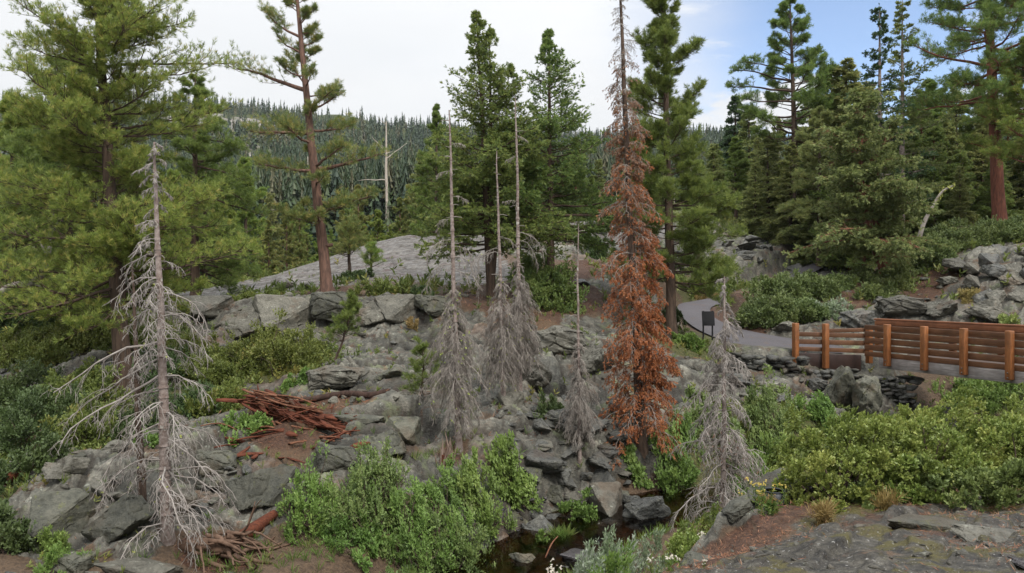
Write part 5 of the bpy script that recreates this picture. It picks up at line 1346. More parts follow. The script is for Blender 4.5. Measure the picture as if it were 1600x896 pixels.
# the cliff
for px, py, Y, sz, rz, tl, v, lab in [(372, 770, 13.5, (1.25, 0.9, 0.85), 8, (-3, 4), 0, 'dark lichen-stained cliff block above the root tangle'), (440, 752, 13.8, (1.0, 0.9, 0.8), 14, (-4, -3), 2, 'cliff block directly below the rotten log'), (518, 738, 14.2, (1.1, 0.9, 0.75), 5, (-3, 5), 1, 'cliff block behind the bright bush top'),
        (590, 712, 14.9, (1.15, 1.0, 0.7), 20, (-8, 3), 0, 'greenish flat-topped cliff block right of the rotten log'), (640, 690, 15.6, (0.9, 0.8, 0.7), 35, (-12, 6), 2, 'cliff block beside the skirted grey pole'), (330, 720, 14.3, (1.0, 0.9, 0.7), 15, (-6, 0), 1, 'cliff block left of the rotten log'),
        (560, 668, 15.9, (1.2, 0.8, 0.35), 12, (-8, 2), 1, 'pale green flat rock ledge at the end of the rotten log'), (478, 790, 13.3, (0.7, 0.6, 0.5), 40, (-12, 6), 2, 'blue-grey slab at the cliff foot beside the bush')]:
    rock(px, py, Y, sz, lab, 'slab' if sz[2] < 0.4 else 'block', 'rock_mossy', rz, tl, 0.30, var=v if sz[2] >= 0.4 else v % 2)
# the grey step
for px, py, Y, sz, rz, tl, v, lab in [(375, 535, 25.2, (2.4, 1.5, 1.5), 5, (-4, -4), 0, 'long low grey outcrop at the left end of the rock step'), (455, 536, 25.3, (1.7, 1.3, 1.5), 10, (-3, 6), 2, 'cracked grey block in the rock step left of the reddish pine'), (510, 522, 25.4, (1.3, 1.2, 1.25), -5, (-2, -4), 1, 'grey block right below the reddish pine'),
        (575, 518, 25.6, (1.5, 1.2, 1.25), 8, (-4, 2), 0, 'tall joint-cut grey block right of the reddish pine'), (625, 512, 25.7, (1.1, 1.1, 1.15), 12, (-3, -3), 2, 'grey block in the rock step with a mossy top'), (672, 508, 25.9, (1.2, 1.1, 1.0), 25, (-3, 4), 1, 'rightmost grey block in the rock step beside the skirted pole'),
        (480, 548, 24.2, (1.6, 0.9, 0.8), 20, (-18, 14), 1, 'slanting slab fallen against the foot of the rock step'), (330, 510, 25.8, (1.4, 1.2, 0.9), 30, (-3, 0), 2, 'grey block half hidden by the left pine boughs')]:
    rock(px, py, Y, (sz[0] * 1.6, sz[1] * 1.3, sz[2] * 1.02), lab, 'block', 'rock_mossy' if v == 1 else 'granite', rz, tl, 0.30, var=v)
rock(450, 434, 31.8, (0.6, 0.5, 0.36), 'small brown boulder resting on the granite slab', 'boulder', 'granite', 20, (0, 0), 0.15, var=0)
rock(476, 453, 30.4, (0.75, 0.6, 0.5), 'mossy green boulder resting on the slab left of the reddish pine', 'boulder', 'rock_mossy', 70, (0, 0), 0.15, var=2)
rock(520, 610, 18.8, (1.7, 1.2, 0.7), 'humped grey rock beneath the crooked sapling', 'boulder', 'granite', 10, (0, -6), 0.35, var=0)
rock(620, 590, 19.6, (1.4, 1.1, 0.6), 'grey rock with a lime-green lichen patch left of the skirted pole', 'boulder', 'rock_mossy', 50, (0, 4), 0.35, var=2)
# around the bridge
rock(1316, 630, 23.4, (1.25, 1.0, 1.7), 'tall mossy boulder below the bridge end', 'boulder', 'rock_mossy', 30, (0, 10), 0.25, var=2, xyz=(9.98, 23.4, -3.40))
rock(1352, 640, 22.6, (1.1, 0.9, 1.3), 'rounded grey boulder right of the tall mossy boulder', 'boulder', 'rock_mossy', 80, (0, 0), 0.25, var=1, xyz=(10.45, 22.8, -3.50))
rock(1462, 640, 23.6, (2.0, 1.1, 1.3), 'dark wet rock face under the middle of the bridge', 'block', 'slate', 20, (-6, 0), 0.25, var=0)
rock(1440, 630, 23.8, (0.7, 0.7, 0.8), 'mossy wedge of rock leaning on the abutment', 'block', 'rock_mossy', 50, (10, 25), 0.3, var=1)
rock(1275, 612, 24.3, (0.8, 0.8, 0.5), 'low dark rock at the foot of the dry stone wall', 'boulder', 'slate', 15, (0, 0), 0.3, var=0)
rock(1200, 612, 23.4, (0.9, 0.8, 0.45), 'whitish grey rock below the dry stone wall', 'boulder', 'granite', 35, (0, 0), 0.3, var=1)
rock(1340, 512, 29.2, (1.5, 1.2, 0.9), 'dark knobbly outcrop left above the railing', 'boulder', 'slate', 20, (0, 0), 0.3, var=1)
rock(1405, 500, 29.6, (2.3, 1.6, 0.9), 'broad lichen-grey outcrop above the middle of the railing', 'boulder', 'granite', 8, (-5, 0), 0.3, var=0)
rock(1470, 498, 29.2, (1.7, 1.3, 0.8), 'grey outcrop right of the broad lichen-grey one', 'boulder', 'granite', 60, (-5, 0), 0.3, var=2)
rock(1540, 500, 28.6, (1.8, 1.2, 0.9), 'grey outcrop above the right end of the railing', 'block', 'granite', 15, (-8, 5), 0.3, var=1)
rock(1230, 522, 29.2, (1.3, 0.9, 0.55), 'lichen-white rock between the path and the juniper', 'boulder', 'granite', 10, (0, 0), 0.3, var=2)
rock(1505, 428, 32.4, (1.8, 1.2, 0.6), 'flat pale rock under the edge of the juniper mat', 'slab', 'granite', 10, (-8, 4), 0.2, var=0)
rock(1480, 452, 31.8, (1.1, 0.8, 0.45), 'low pale boulder on the red litter right of the hemlock', 'boulder', 'granite', 30, (0, 0), 0.3, var=0)
rr = random.Random(17)
for i in range(26):
    px, py = rr.uniform(1520, 1640), rr.uniform(405, 475)
    Y = 33.5 - (py - 405) * 0.065
    s_ = rr.uniform(0.5, 1.1)
    rock(px, py, Y, (s_, s_ * 0.8, s_ * rr.uniform(0.5, 0.95)), 'squared grey block in the broken rock wall at the right edge', 'block', rr.choice(['granite', 'slate', 'granite']), rr.uniform(-20, 40), (rr.uniform(-12, 8), rr.uniform(-12, 12)), 0.15, 'blocks of the broken rock wall')
for i in range(20):
    px, py = rr.uniform(1130, 1245), rr.uniform(372, 415)
    Y = 52 - (py - 372) * 0.17
    s_ = rr.uniform(0.5, 1.5)
    rock(px, py, Y, (s_, s_ * 0.8, s_ * 0.5), 'grey slab in the rock heap beside the upper path', rr.choice(['block', 'slab']), 'slate', None, (rr.uniform(-15, 15), rr.uniform(-15, 15)), 0.15, 'rock heap by the upper path')
def scatter_rocks(n, box, Yf, smin, smax, label, group, mats=('slate',), kinds=('block', 'slab', 'block'), seed=1, flat=0.6):
    r = random.Random(seed)
    for i in range(n):
        px, py = r.uniform(box[0], box[2]), r.uniform(box[1], box[3])
        Y = Yf(px, py)
        s_ = smin * (smax / smin) ** (r.random() ** 1.6)
        k = r.choice(kinds)
        rock(px, py, Y, (s_, s_ * r.uniform(0.6, 1.0), s_ * (r.uniform(0.25, 0.4) if k == 'slab' else r.uniform(0.45, 0.9) * flat * 1.3)), label, k, r.choice(mats), None, (r.uniform(-18, 12), r.uniform(-15, 15)), 0.25, group, rng=r)
lin = lambda y0, Y0, y1, Y1: (lambda px, py: Y0 + (Y1 - Y0) * (py - y0) / (y1 - y0))
scatter_rocks(52, (765, 640, 985, 800), lin(640, 18, 800, 14.2), 0.20, 0.80, 'loose slate block on the stony bank left of the pool', 'loose slate on the bank', ('slate', 'slate', 'granite'), seed=2)
scatter_rocks(30, (820, 650, 965, 770), lin(640, 18, 800, 14.2), 0.5, 1.2, 'big tilted slate slab on the stony bank left of the pool', 'tilted slabs on the bank', ('slate', 'slate', 'rock_mossy'), ('slab', 'block', 'slab'), seed=14)
scatter_rocks(34, (720, 820, 930, 900), lin(820, 13.9, 900, 11.8), 0.14, 0.50, 'wet dark stone in the creek bed', 'wet stones in the creek', ('slate_wet',), ('block', 'slab', 'boulder'), seed=3)
scatter_rocks(24, (480, 590, 640, 650), lin(590, 19.6, 650, 16.6), 0.12, 0.45, 'loose grey rubble stone on the red litter above the rotten log', 'rubble above the rotten log', ('slate', 'granite'), seed=4)
scatter_rocks(40, (1090, 560, 1290, 640), lin(560, 25, 640, 21), 0.15, 0.7, 'grey stone on the rubble slope below the path', 'rubble below the path', ('granite', 'slate'), seed=5)
scatter_rocks(14, (440, 500, 700, 590), lin(500, 25.2, 590, 20), 0.2, 0.9, 'angular grey stone below the rock step', 'stones below the rock step', ('granite', 'slate'), seed=6)
scatter_rocks(30, (1290, 440, 1520, 500), lin(440, 33, 500, 29), 0.2, 0.7, 'grey stone on the red litter slope above the railing', 'stones above the railing', ('granite', 'slate'), seed=7)
scatter_rocks(24, (830, 350, 1040, 460), lin(350, 46, 460, 30), 0.3, 1.2, 'grey slab on the rocky rise behind the rust-red tree', 'slabs behind the rust-red tree', ('granite', 'slate'), seed=8)
scatter_rocks(22, (40, 690, 240, 790), lin(690, 15.4, 790, 12.9), 0.35, 1.1, 'lichen-stained slab in the broken ledge above the flat-topped boulder', 'broken ledge above the flat-topped boulder', ('rock_mossy', 'granite'), ('block', 'slab'), seed=15)
scatter_rocks(22, (0, 560, 260, 620), lin(560, 21, 620, 18.5), 0.2, 0.9, 'grey stone in the ledge under the left pines', 'ledge stones under the left pines', ('slate', 'granite'), seed=9)
scatter_rocks(20, (300, 700, 420, 800), lin(700, 14.6, 800, 13), 0.2, 0.6, 'grey stone at the foot of the left cliff', 'stones at the left cliff', ('rock_mossy', 'slate'), seed=10)
scatter_rocks(22, (1050, 380, 1140, 450), lin(380, 46, 450, 40), 0.3, 1.2, 'grey stone on the slope behind the path bend', 'stones behind the path bend', ('granite', 'slate'), seed=12)
# the edge of the outcrop in the foreground
rock(1212, 800, 7.3, (1.05, 0.45, 0.34), 'dark leaning slab at the edge of the outcrop, left of the shrub', 'boulder', 'rock_mossy', 50, (6, -12), 0.36, var=1)
rock(1150, 842, 6.3, (0.40, 0.20, 0.15), 'grey stone on the rim of the outcrop below the leaning slab', 'boulder', 'rock_mossy', 40, (0, -18), 0.25, var=0)
rock(1085, 880, 5.6, (0.36, 0.28, 0.16), 'low stone on the rim of the outcrop in front of the willow', 'boulder', 'rock_mossy', 35, (0, -15), 0.3, var=2)
rock(1262, 795, 7.4, (0.3, 0.3, 0.34), 'small dark stone under the left end of the shrub', 'boulder', 'slate_wet', 35, (0, 0), 0.25, var=1)
rock(1605, 880, 4.45, (0.16, 0.26, 0.05), 'blue-black slate plate at the right edge of the outcrop', 'slab', 'slate_wet', 20, (0, 8), 0.1, var=0)
rock(1440, 825, 5.7, (0.75, 0.35, 0.14), 'low ridge of schist rising out of the outcrop', 'slab', 'rock_mossy', 12, (0, 4), 0.45, var=1)
rock(1570, 835, 5.4, (0.75, 0.45, 0.10), 'smooth pale plate of schist right of the low ridge', 'slab', 'granite', 5, (0, 0), 0.5, var=0)

# ---- dry stone walls
def stone_wall(name, label, A, B, h, courses, per, depth, seed):
    r = np.random.default_rng(seed)
    A, B = np.array(A), np.array(B)
    t = thing(name, label, 'stone wall', tuple(A))
    bm = bmesh.new()
    protos = [hull_geo(300 + k, 14, 0.92) for k in range(6)]
    data = []
    for pb in protos:
        pb.verts.ensure_lookup_table(); data.append((np.array([v.co for v in pb.verts]), [[v.index for v in f.verts] for f in (pb.verts.index_update() or pb.faces)]))
        pb.free()
    g = Geo(); d = unit(B - A); nrm = np.array([d[1], -d[0], 0])
    Ltot = np.linalg.norm(B - A)
    for c in range(courses):
        s = 0.0
        while s < Ltot:
            w = r.uniform(0.6, 1.5) * Ltot / per
            hh = h / courses
            co, fs = data[r.integers(0, 6)]
            q = co * np.array([w * 0.56, depth * 0.5, hh * 0.62])
            a = r.normal() * 0.08
            q = np.stack([q[:, 0] * math.cos(a) - q[:, 2] * math.sin(a), q[:, 1], q[:, 0] * math.sin(a) + q[:, 2] * math.cos(a)], -1)
            cpos = d * (s + w / 2) + np.array([0, 0, hh * (c + 0.5) + r.normal() * 0.02]) + nrm * r.uniform(-0.06, 0.12)
            v = q[:, :1] * d + q[:, 1:2] * nrm + q[:, 2:3] * np.array([0, 0, 1.0]) + cpos
            tri = []
            for f in fs:
                for k in range(1, len(f) - 1): tri.append([f[0], f[k], f[k + 1]])
            g.add(v, t=np.array(tri), tint=r.random())
            s += w
    link('stonework', g.mesh('stonework'), M['slate'], t)
    return t
stone_wall('stone_wall', 'low dry stone wall of dark flat stones holding up the path left of the bridge', P(1140, 592, 25.2), P(1248, 598, 24.9), 0.85, 5, 6, 0.5, 1)
stone_wall('stone_wall', 'stacked flat-stone abutment under the end of the bridge', P(1330, 640, 24.6), P(1425, 640, 24.2), 1.05, 9, 6, 0.6, 2)
stone_wall('stone_wall', 'short dark stone footing under the wing railing', P(1244, 598, 25.2), P(1335, 598, 24.9), 0.42, 3, 6, 0.4, 3)

# ---- trail sign, black tub
l = place(1106, 527, 27.6)
sg = thing('trail_sign', 'black trail sign on two posts seen from behind at the bend of the path', 'sign', l, R(8))
sg.scale = (0.85, 0.85, 0.85)
for sx in (-0.20, 0.20):
    v = []
    for z in (-0.2, 1.22):
        for a, b in ((-1, -1), (1, -1), (1, 1), (-1, 1)): v.append((sx + a * 0.028, b * 0.028, z))
    g = Geo(); g.add(v, [[3, 2, 1, 0], [4, 5, 6, 7], [0, 1, 5, 4], [1, 2, 6, 5], [2, 3, 7, 6], [3, 0, 4, 7]])
    solid('post', g, M['black'], sg, 0.005)
g = Geo(); v = []
for (yy, zz_) in ((-0.06, 0.60), (0.02, 1.20)):
    for a, b in ((-1, -1), (1, -1), (1, 1), (-1, 1)): v.append((a * 0.27, yy + 0.02 * b - 0.03, zz_))
g.add(v, [[3, 2, 1, 0], [4, 5, 6, 7], [0, 1, 5, 4], [1, 2, 6, 5], [2, 3, 7, 6], [3, 0, 4, 7]])
solid('panel', g, M['black'], sg, 0.008)
l = place(1210, 812, 6.9)
tb = thing('plastic_tub', 'small black tub half hidden between the leaning slab and the yellow flowers', 'tub', (l[0], l[1], l[2] + 0.02))
g = Geo(); tubes(g, np.array([[[0, 0, -0.04], [0, 0, 0.0], [0, 0, 0.10], [0, 0, 0.10], [0, 0, 0.015]]]), np.array([[0.075, 0.082, 0.09, 0.078, 0.07]]), 20, cap=True)
link('bowl', g.mesh('bowl', True), M['tub'], tb)
g = Geo(); a = np.linspace(0, 2 * np.pi, 25); ring = np.stack([np.cos(a) * 0.09, np.sin(a) * 0.09, np.full(25, 0.102)], -1)
tubes(g, ring[None], np.full((1, 25), 0.006), 6); link('rim', g.mesh('rim', True), M['tub'], tb)

# ---- the rotten log, the fallen branch, the roots, the splintered stump
def shards(seed, n, A, B, spread, Lr, Wr, th, fan=0.3, zspread=0.1):
    """Split planks of rotten wood lying roughly along A to B."""
    r = np.random.default_rng(seed); g = Geo(); A, B = np.array(A), np.array(B)
    d = unit(B - A)
    for i in range(n):
        t = r.random(); p = A + (B - A) * t + r.normal(size=3) * np.array([spread, spread, 0]) ; p[2] = A[2] + (B[2] - A[2]) * t + abs(r.normal()) * zspread
        dd = unit(d + r.normal(size=3) * np.array([fan, fan, fan * 0.5]))
        Lm = r.uniform(*Lr); w = r.uniform(*Wr)
        s = unit(np.cross(dd, [0, 0, 1.0]) + r.normal(size=3) * 0.5); u = np.cross(s, dd)
        K = 5; v = []
        bend = r.normal() * 0.06
        for k in range(K):
            f = k / (K - 1); c = p + dd * Lm * (f - 0.5) + u * bend * math.sin(f * math.pi) * Lm
            ww = w * (0.35 + 0.65 * math.sin(math.pi * min(1, 0.12 + f * 0.88))) * r.uniform(0.75, 1.1)
            for a_, b_ in ((-1, -1), (1, -1), (1, 1), (-1, 1)): v.append(c + s * a_ * ww / 2 + u * b_ * th / 2 * r.uniform(0.6, 1.3))
        q = []
        for k in range(K - 1):
            o = k * 4
            for e in range(4): q.append([o + e, o + (e + 1) % 4, o + 4 + (e + 1) % 4, o + 4 + e])
        q += [[3, 2, 1, 0], [K * 4 - 4, K * 4 - 3, K * 4 - 2, K * 4 - 1]]
        g.add(v, q, tint=r.random())
    return g
l = place(460, 668, 15.6)
lg = thing('rotten_log', 'shattered rust-red rotten log lying in splinters on top of the cliff', 'log', l)
def L_(px, py, Y): return np.array(P(px, py, Y)) - np.array(l)
g = shards(1, 95, L_(398, 628, 16.6), L_(536, 668, 15.6), 0.24, (0.25, 1.0), (0.03, 0.14), 0.02, 0.36, 0.08)
link('splinters', g.mesh('splinters'), M['rotten'], lg)
g = shards(2, 14, L_(405, 632, 16.5), L_(480, 650, 15.9), 0.10, (0.6, 1.3), (0.07, 0.16), 0.03, 0.12, 0.16)
link('pale_splinters', g.mesh('pale_splinters'), M['rotten_pale'], lg)
core = np.array([L_(396, 636, 16.7), L_(440, 650, 16.2), L_(490, 662, 15.8), L_(548, 672, 15.6)]); core[:, 2] += 0.02
g = Geo(); tubes(g, smooth_line(core, 5)[None], np.interp(np.linspace(0, 1, 16), [0, 0.3, 0.8, 1], [0.11, 0.13, 0.09, 0.03])[None] * np.random.default_rng(1).uniform(0.85, 1.15, 16), 9, cap=True)
link('core', g.mesh('core', True), M['rotten'], lg)
rng = np.random.default_rng(77)
for i in range(44):
    px, py = rng.uniform(365, 545), rng.uniform(655, 715)
    Y = 15.8 - (py - 650) * 0.022
    x = PX(px, Y); z = gz(x, Y) + 0.05
    a = rng.uniform(-0.5, 0.9) if px > 430 else rng.uniform(-1.2, -0.4)
    g = shards(200 + i, 1, (-0.3, 0.3 * a, 0), (0.3, -0.3 * a, 0), 0.0, (0.2, 0.75), (0.03, 0.12), 0.025, 0.35, 0.02)
    o = link('wood_splinter', g.mesh('wood_splinter'), M['rotten_pale' if i % 3 == 0 else 'rotten'], None, (x, Y, z))
    tag(o, 'loose rust-red splinter lying around the rotten log', 'splinter', 'loose splinters by the rotten log')
def log_tube(name, label, cat, pts, r, m, lift=0.0, sides=9):
    w = np.array([P(*p) for p in pts]); w[:, 2] += lift
    o0 = w[0].copy(); q = smooth_line(w - o0, 5)
    rr_ = np.interp(np.linspace(0, 1, len(q)), np.linspace(0, 1, len(r)), r)
    g = Geo(); tubes(g, q[None], rr_[None], sides, cap=True)
    o = link(name, g.mesh(name, True), m, None, tuple(o0))
    return tag(o, label, cat)
def on_ground(pts, up=0.05):
    out = []
    for px, py, Y in pts:
        z = gz(PX(px, Y), Y) + up
        out.append((px, HY - z / Y * F_PX, Y))
    return out
log_tube('fallen_log', 'dark curved fallen trunk lying right of the rotten log on the red litter', 'log', on_ground([(468, 635, 17.0), (500, 630, 17.2), (540, 634, 17.3), (580, 640, 17.1), (612, 634, 17.3), (640, 628, 17.6)], 0.06), [0.06, 0.075, 0.085, 0.07, 0.035], M['log_dark'])
log_tube('fallen_branch', 'long thin grey-brown branch lying across the ledge under the left pines', 'branch', on_ground([(40, 572, 20.0), (110, 556, 20.6), (200, 552, 21), (290, 548, 21.4)], 0.12), [0.02, 0.05, 0.06, 0.03], M['bark_brown'])
log_tube('fallen_log', 'reddish weathered log lying in the dark bushes at the far left edge', 'log', on_ground([(-60, 780, 13.5), (-10, 772, 13.6), (40, 762, 13.8)], 0.10), [0.10, 0.11, 0.08], M['rotten'])
log_tube('fallen_log', 'reddish root log slanting up the cliff foot behind the root tangle', 'log', on_ground([(350, 850, 12.0), (395, 818, 12.6), (430, 795, 13.0)], 0.10), [0.08, 0.11, 0.07], M['rotten'])
log_tube('fallen_branch', 'thin bare stick propped among the wet creek stones', 'branch', [(852, 872, 12.3), (862, 850, 12.4), (872, 838, 12.5)], [0.012, 0.012, 0.006], M['rotten_pale'])
l = place(350, 862, 11.9)
rt = thing('root_tangle', 'tangle of weathered brown roots at the foot of the cliff beside the dead tree', 'root', l)
rng = np.random.default_rng(31)
n_ = 34
p0 = np.stack([rng.uniform(-0.5, 0.25, n_), rng.uniform(-0.25, 0.3, n_), rng.uniform(0.0, 0.35, n_)], -1)
d0 = unit(np.stack([rng.uniform(0.3, 1.0, n_), rng.uniform(-0.7, 0.3, n_), rng.uniform(-0.35, 0.05, n_)], -1))
ln = grow(rng, p0, d0, rng.uniform(0.5, 1.15, n_), 9, 0.35, 0.22)
gx = height(ln[..., 0].ravel() + l[0], ln[..., 1].ravel() + l[1]).reshape(ln.shape[:2]) - l[2]
ln[..., 2] = np.maximum(ln[..., 2], gx + 0.02)
g = Geo(); tubes(g, ln, taper(None, rng.uniform(0.018, 0.055, n_), 9, 0.25), 7)
link('roots', g.mesh('roots', True), M['root'], rt)
g = Geo(); cr_ = np.array([[[-0.7, 0.1, 0.12], [-0.45, 0.05, 0.16], [-0.2, 0.0, 0.18], [0.1, -0.05, 0.12]]]); tubes(g, cr_, np.array([[0.10, 0.13, 0.12, 0.04]]), 9, cap=True)
link('stump', g.mesh('stump', True), M['root'], rt)
l = place(697, 742, 14.9)
st = thing('broken_stump', 'splintered pale stump sticking up out of the bright bushes', 'stump', l)
g = Geo(); rng = np.random.default_rng(8)
n_ = 13; p0 = rng.normal(size=(n_, 3)) * np.array([0.10, 0.08, 0]); d0 = unit(np.stack([rng.normal(size=n_) * 0.16 + 0.05, rng.normal(size=n_) * 0.15, np.ones(n_)], -1))
tubes(g, grow(rng, p0, d0, rng.uniform(0.25, 0.65, n_), 5, 0, 0.05), taper(None, rng.uniform(0.018, 0.035, n_), 5, 0.1), 4)
link('splinters', g.mesh('splinters'), M['stump_pale'], st)
g = Geo(); tubes(g, np.array([[[0, 0, -0.2], [0.0, 0, 0.0], [0.01, 0, 0.16]]]), np.array([[0.17, 0.15, 0.10]]), 9); link('base', g.mesh('base', True), M['rotten'], st)
# ---------------------------------------------------------------- shrubs
def shrub_geo(seed, rx, ry, h, n, shoot, leaf, lw, nl, up=0.7, lobes=7, stems=40, spread=0.9, rough=0.25, lobe_r=0.5, per=16, clump=0.17, tall=1.0):
    """A mass of leafy shoots on several domes, and the stems that carry them. The foot is at z = 0."""
    r = np.random.default_rng(seed)
    S, Fo = Geo(), Geo()
    cen = []
    for i in range(lobes):
        a = r.uniform(0, 2 * np.pi); q = math.sqrt(r.random()) * 0.72
        k = r.uniform(0.7, 1.15) * lobe_r
        c = np.array([math.cos(a) * q * rx, math.sin(a) * q * ry, 0])
        hh = h * (1 - 0.45 * q * q) * r.uniform(0.72, 1.05)
        cen.append((c, np.array([rx * k, ry * k, hh])))
    w = np.array([c[1][0] * c[1][1] + c[1][0] * c[1][2] for c in cen]); w /= w.sum()
    nc = max(4, n // per)                                     # leafy clumps on the domes, then shoots on every clump
    wc = r.choice(len(cen), nc, p=w)
    C0 = np.array([c[0] for c in cen])[wc]; RR = np.array([c[1] for c in cen])[wc]
    d = unit(r.normal(size=(nc, 3))); d[:, 2] = np.abs(d[:, 2]) - 0.15 * (r.random(nc) < 0.5)
    rad = 1 + 0.12 * r.normal(size=nc) - rough * r.random(nc) ** 2
    rad[: nc // 7] *= 1.2
    cc = C0 + d * RR * rad[:, None]
    cr = clump * (0.6 + 0.8 * r.random(nc)) * (rx * ry * h) ** (1 / 3)
    ct = np.clip(0.5 + 0.55 * fbm(cc[:, 0] * 1.7 + seed, cc[:, 1] * 1.7 + cc[:, 2], seed + 5, 2) + r.normal(size=nc) * 0.22, 0, 1)
    wi = r.integers(0, nc, n)
    e = unit(r.normal(size=(n, 3)) + d[wi] * 0.7 + np.array([0, 0, 0.5]))
    p = cc[wi] + e * (cr[wi] * (0.55 + 0.5 * r.random(n) ** 0.6))[:, None] * np.array([1.0, 1.0, tall])
    p[:, 2] = np.maximum(p[:, 2], 0.02)
    C0 = C0[wi]
    ax = unit(e * (1 - up) + np.array([0, 0, up]) + r.normal(size=(n, 3)) * 0.25)
    leaves(Fo, r, p - ax * shoot * 0.6, ax, nl, leaf, lw * 1.25, spread, along=shoot, tint=np.clip(0.65 * ct[wi] + 0.35 * r.random(n), 0, 1), mid=0.5, face=0.45)
    k = r.choice(n, min(stems, n), replace=False)
    a = C0[k] * 0.8; a[:, 2] = -0.1
    b = p[k]
    mid = a * 0.45 + b * 0.55 + r.normal(size=a.shape) * 0.06 * h; mid[:, 2] = a[:, 2] * 0.35 + b[:, 2] * 0.65
    tubes(S, np.stack([a, (a + mid) / 2 + r.normal(size=a.shape) * 0.03 * h, mid, b], 1), np.tile(np.array([[0.016, 0.012, 0.008, 0.003]]) * max(0.5, min(1.6, h)), (len(k), 1)), 4)
    return S, Fo
def shrub(seed, px, py, Y, rx, ry, h, label, m='shrub_bright', n=900, shoot=0.14, leaf=0.05, lw=0.022, nl=10, up=0.6, lobes=7, group=None, name='shrub', stems=40, sink=0.05, **kw):
    x = PX(px, Y); z = gz(x, Y) - sink
    S, Fo = shrub_geo(seed, rx, ry, h, n, shoot, leaf, lw, nl, up, lobes, stems, **kw)
    # let the shoots follow the ground they stand on
    for G_ in (S, Fo):
        for v in G_.v:
            off = height(v[:, 0] + x, v[:, 1] + Y) if len(v) < 20000 else None
            if off is None:
                gx_, gy_ = np.linspace(v[:, 0].min(), v[:, 0].max(), 30), np.linspace(v[:, 1].min(), v[:, 1].max(), 30)
                A, B = np.meshgrid(gx_, gy_, indexing='ij'); Hh = height(A.ravel() + x, B.ravel() + Y).reshape(30, 30)
                fi = np.clip((v[:, 0] - gx_[0]) / max(gx_[-1] - gx_[0], 1e-6) * 29, 0, 28.99); fj = np.clip((v[:, 1] - gy_[0]) / max(gy_[-1] - gy_[0], 1e-6) * 29, 0, 28.99)
                i_, j_ = fi.astype(int), fj.astype(int); a_, b_ = fi - i_, fj - j_
                off = Hh[i_, j_] * (1 - a_) * (1 - b_) + Hh[i_ + 1, j_] * a_ * (1 - b_) + Hh[i_, j_ + 1] * (1 - a_) * b_ + Hh[i_ + 1, j_ + 1] * a_ * b_
            v[:, 2] += 0.75 * np.clip(off - (z + sink), -1.2, 0.8)
    t = thing(name, label, 'shrub' if name == 'shrub' else 'plant', (x, Y, z), 0, group)
    link('stems', S.mesh('stems', True), M['stem'], t)
    link('foliage', Fo.mesh('foliage'), M[m], t)
    return t
# the big shrub on the outcrop
OAK = dict(per=36, clump=0.135, rough=0.18, stems=90)
shrub(1, 1330, 812, 7.3, 0.72, 0.78, 0.82, 'left dome of the large oak shrub, above the leaning slab', 'shrub_oak', 4600, 0.075, 0.031, 0.0145, 17, 0.35, 10, **OAK)
shrub(2, 1440, 806, 7.9, 0.95, 0.95, 0.98, 'middle dome of the large oak shrub in front of the bridge', 'shrub_oak', 6600, 0.075, 0.031, 0.0145, 17, 0.35, 10, **OAK)
shrub(3, 1585, 800, 8.0, 0.98, 1.05, 0.95, 'right dome of the large oak shrub, cut by the frame', 'shrub_oak', 6600, 0.075, 0.031, 0.0145, 17, 0.35, 10, **OAK)
shrub(4, 1525, 800, 6.75, 0.52, 0.4, 0.44, 'fresh green low shrub in front of the large oak shrub', 'shrub_mid', 1100, 0.09, 0.036, 0.016, 15, 0.45, 6, per=24, clump=0.16, stems=40)
shrub(5, 1325, 800, 6.75, 0.2, 0.2, 0.30, 'small blue-green sprig under the left dome of the oak shrub', 'shrub_mid', 170, 0.10, 0.036, 0.016, 14, 0.6, 3, stems=14)
shrub(6, 1425, 798, 6.9, 0.45, 0.35, 0.42, 'low front skirt of the oak shrub beside the fresh green one', 'shrub_oak', 900, 0.085, 0.036, 0.017, 15, 0.35, 6, per=26, clump=0.16, stems=40)
# the willow and its neighbours below the outcrop
shrub(10, 968, 905, 8.3, 0.62, 0.6, 0.72, 'pale grey-green willow with silvery tops in front of the pool', 'willow_grey', 900, 0.24, 0.05, 0.013, 16, 0.75, 7, stems=60, lobe_r=0.55)
shrub(11, 1072, 880, 9.2, 0.45, 0.5, 0.66, 'yellow-green shrub right of the silvery willow', 'shrub_oak', 520, 0.18, 0.045, 0.016, 13, 0.7, 5, stems=40)
shrub(12, 1120, 860, 10.2, 0.45, 0.5, 0.75, 'olive shrub behind the rim of the outcrop at the foot of the silver dead tree', 'shrub_olive', 480, 0.18, 0.045, 0.016, 13, 0.7, 5, stems=40)
shrub(13, 925, 960, 7.4, 0.45, 0.45, 0.72, 'light green willow at the bottom edge below the silvery one', 'shrub_bright', 480, 0.2, 0.05, 0.014, 14, 0.75, 5, stems=40)
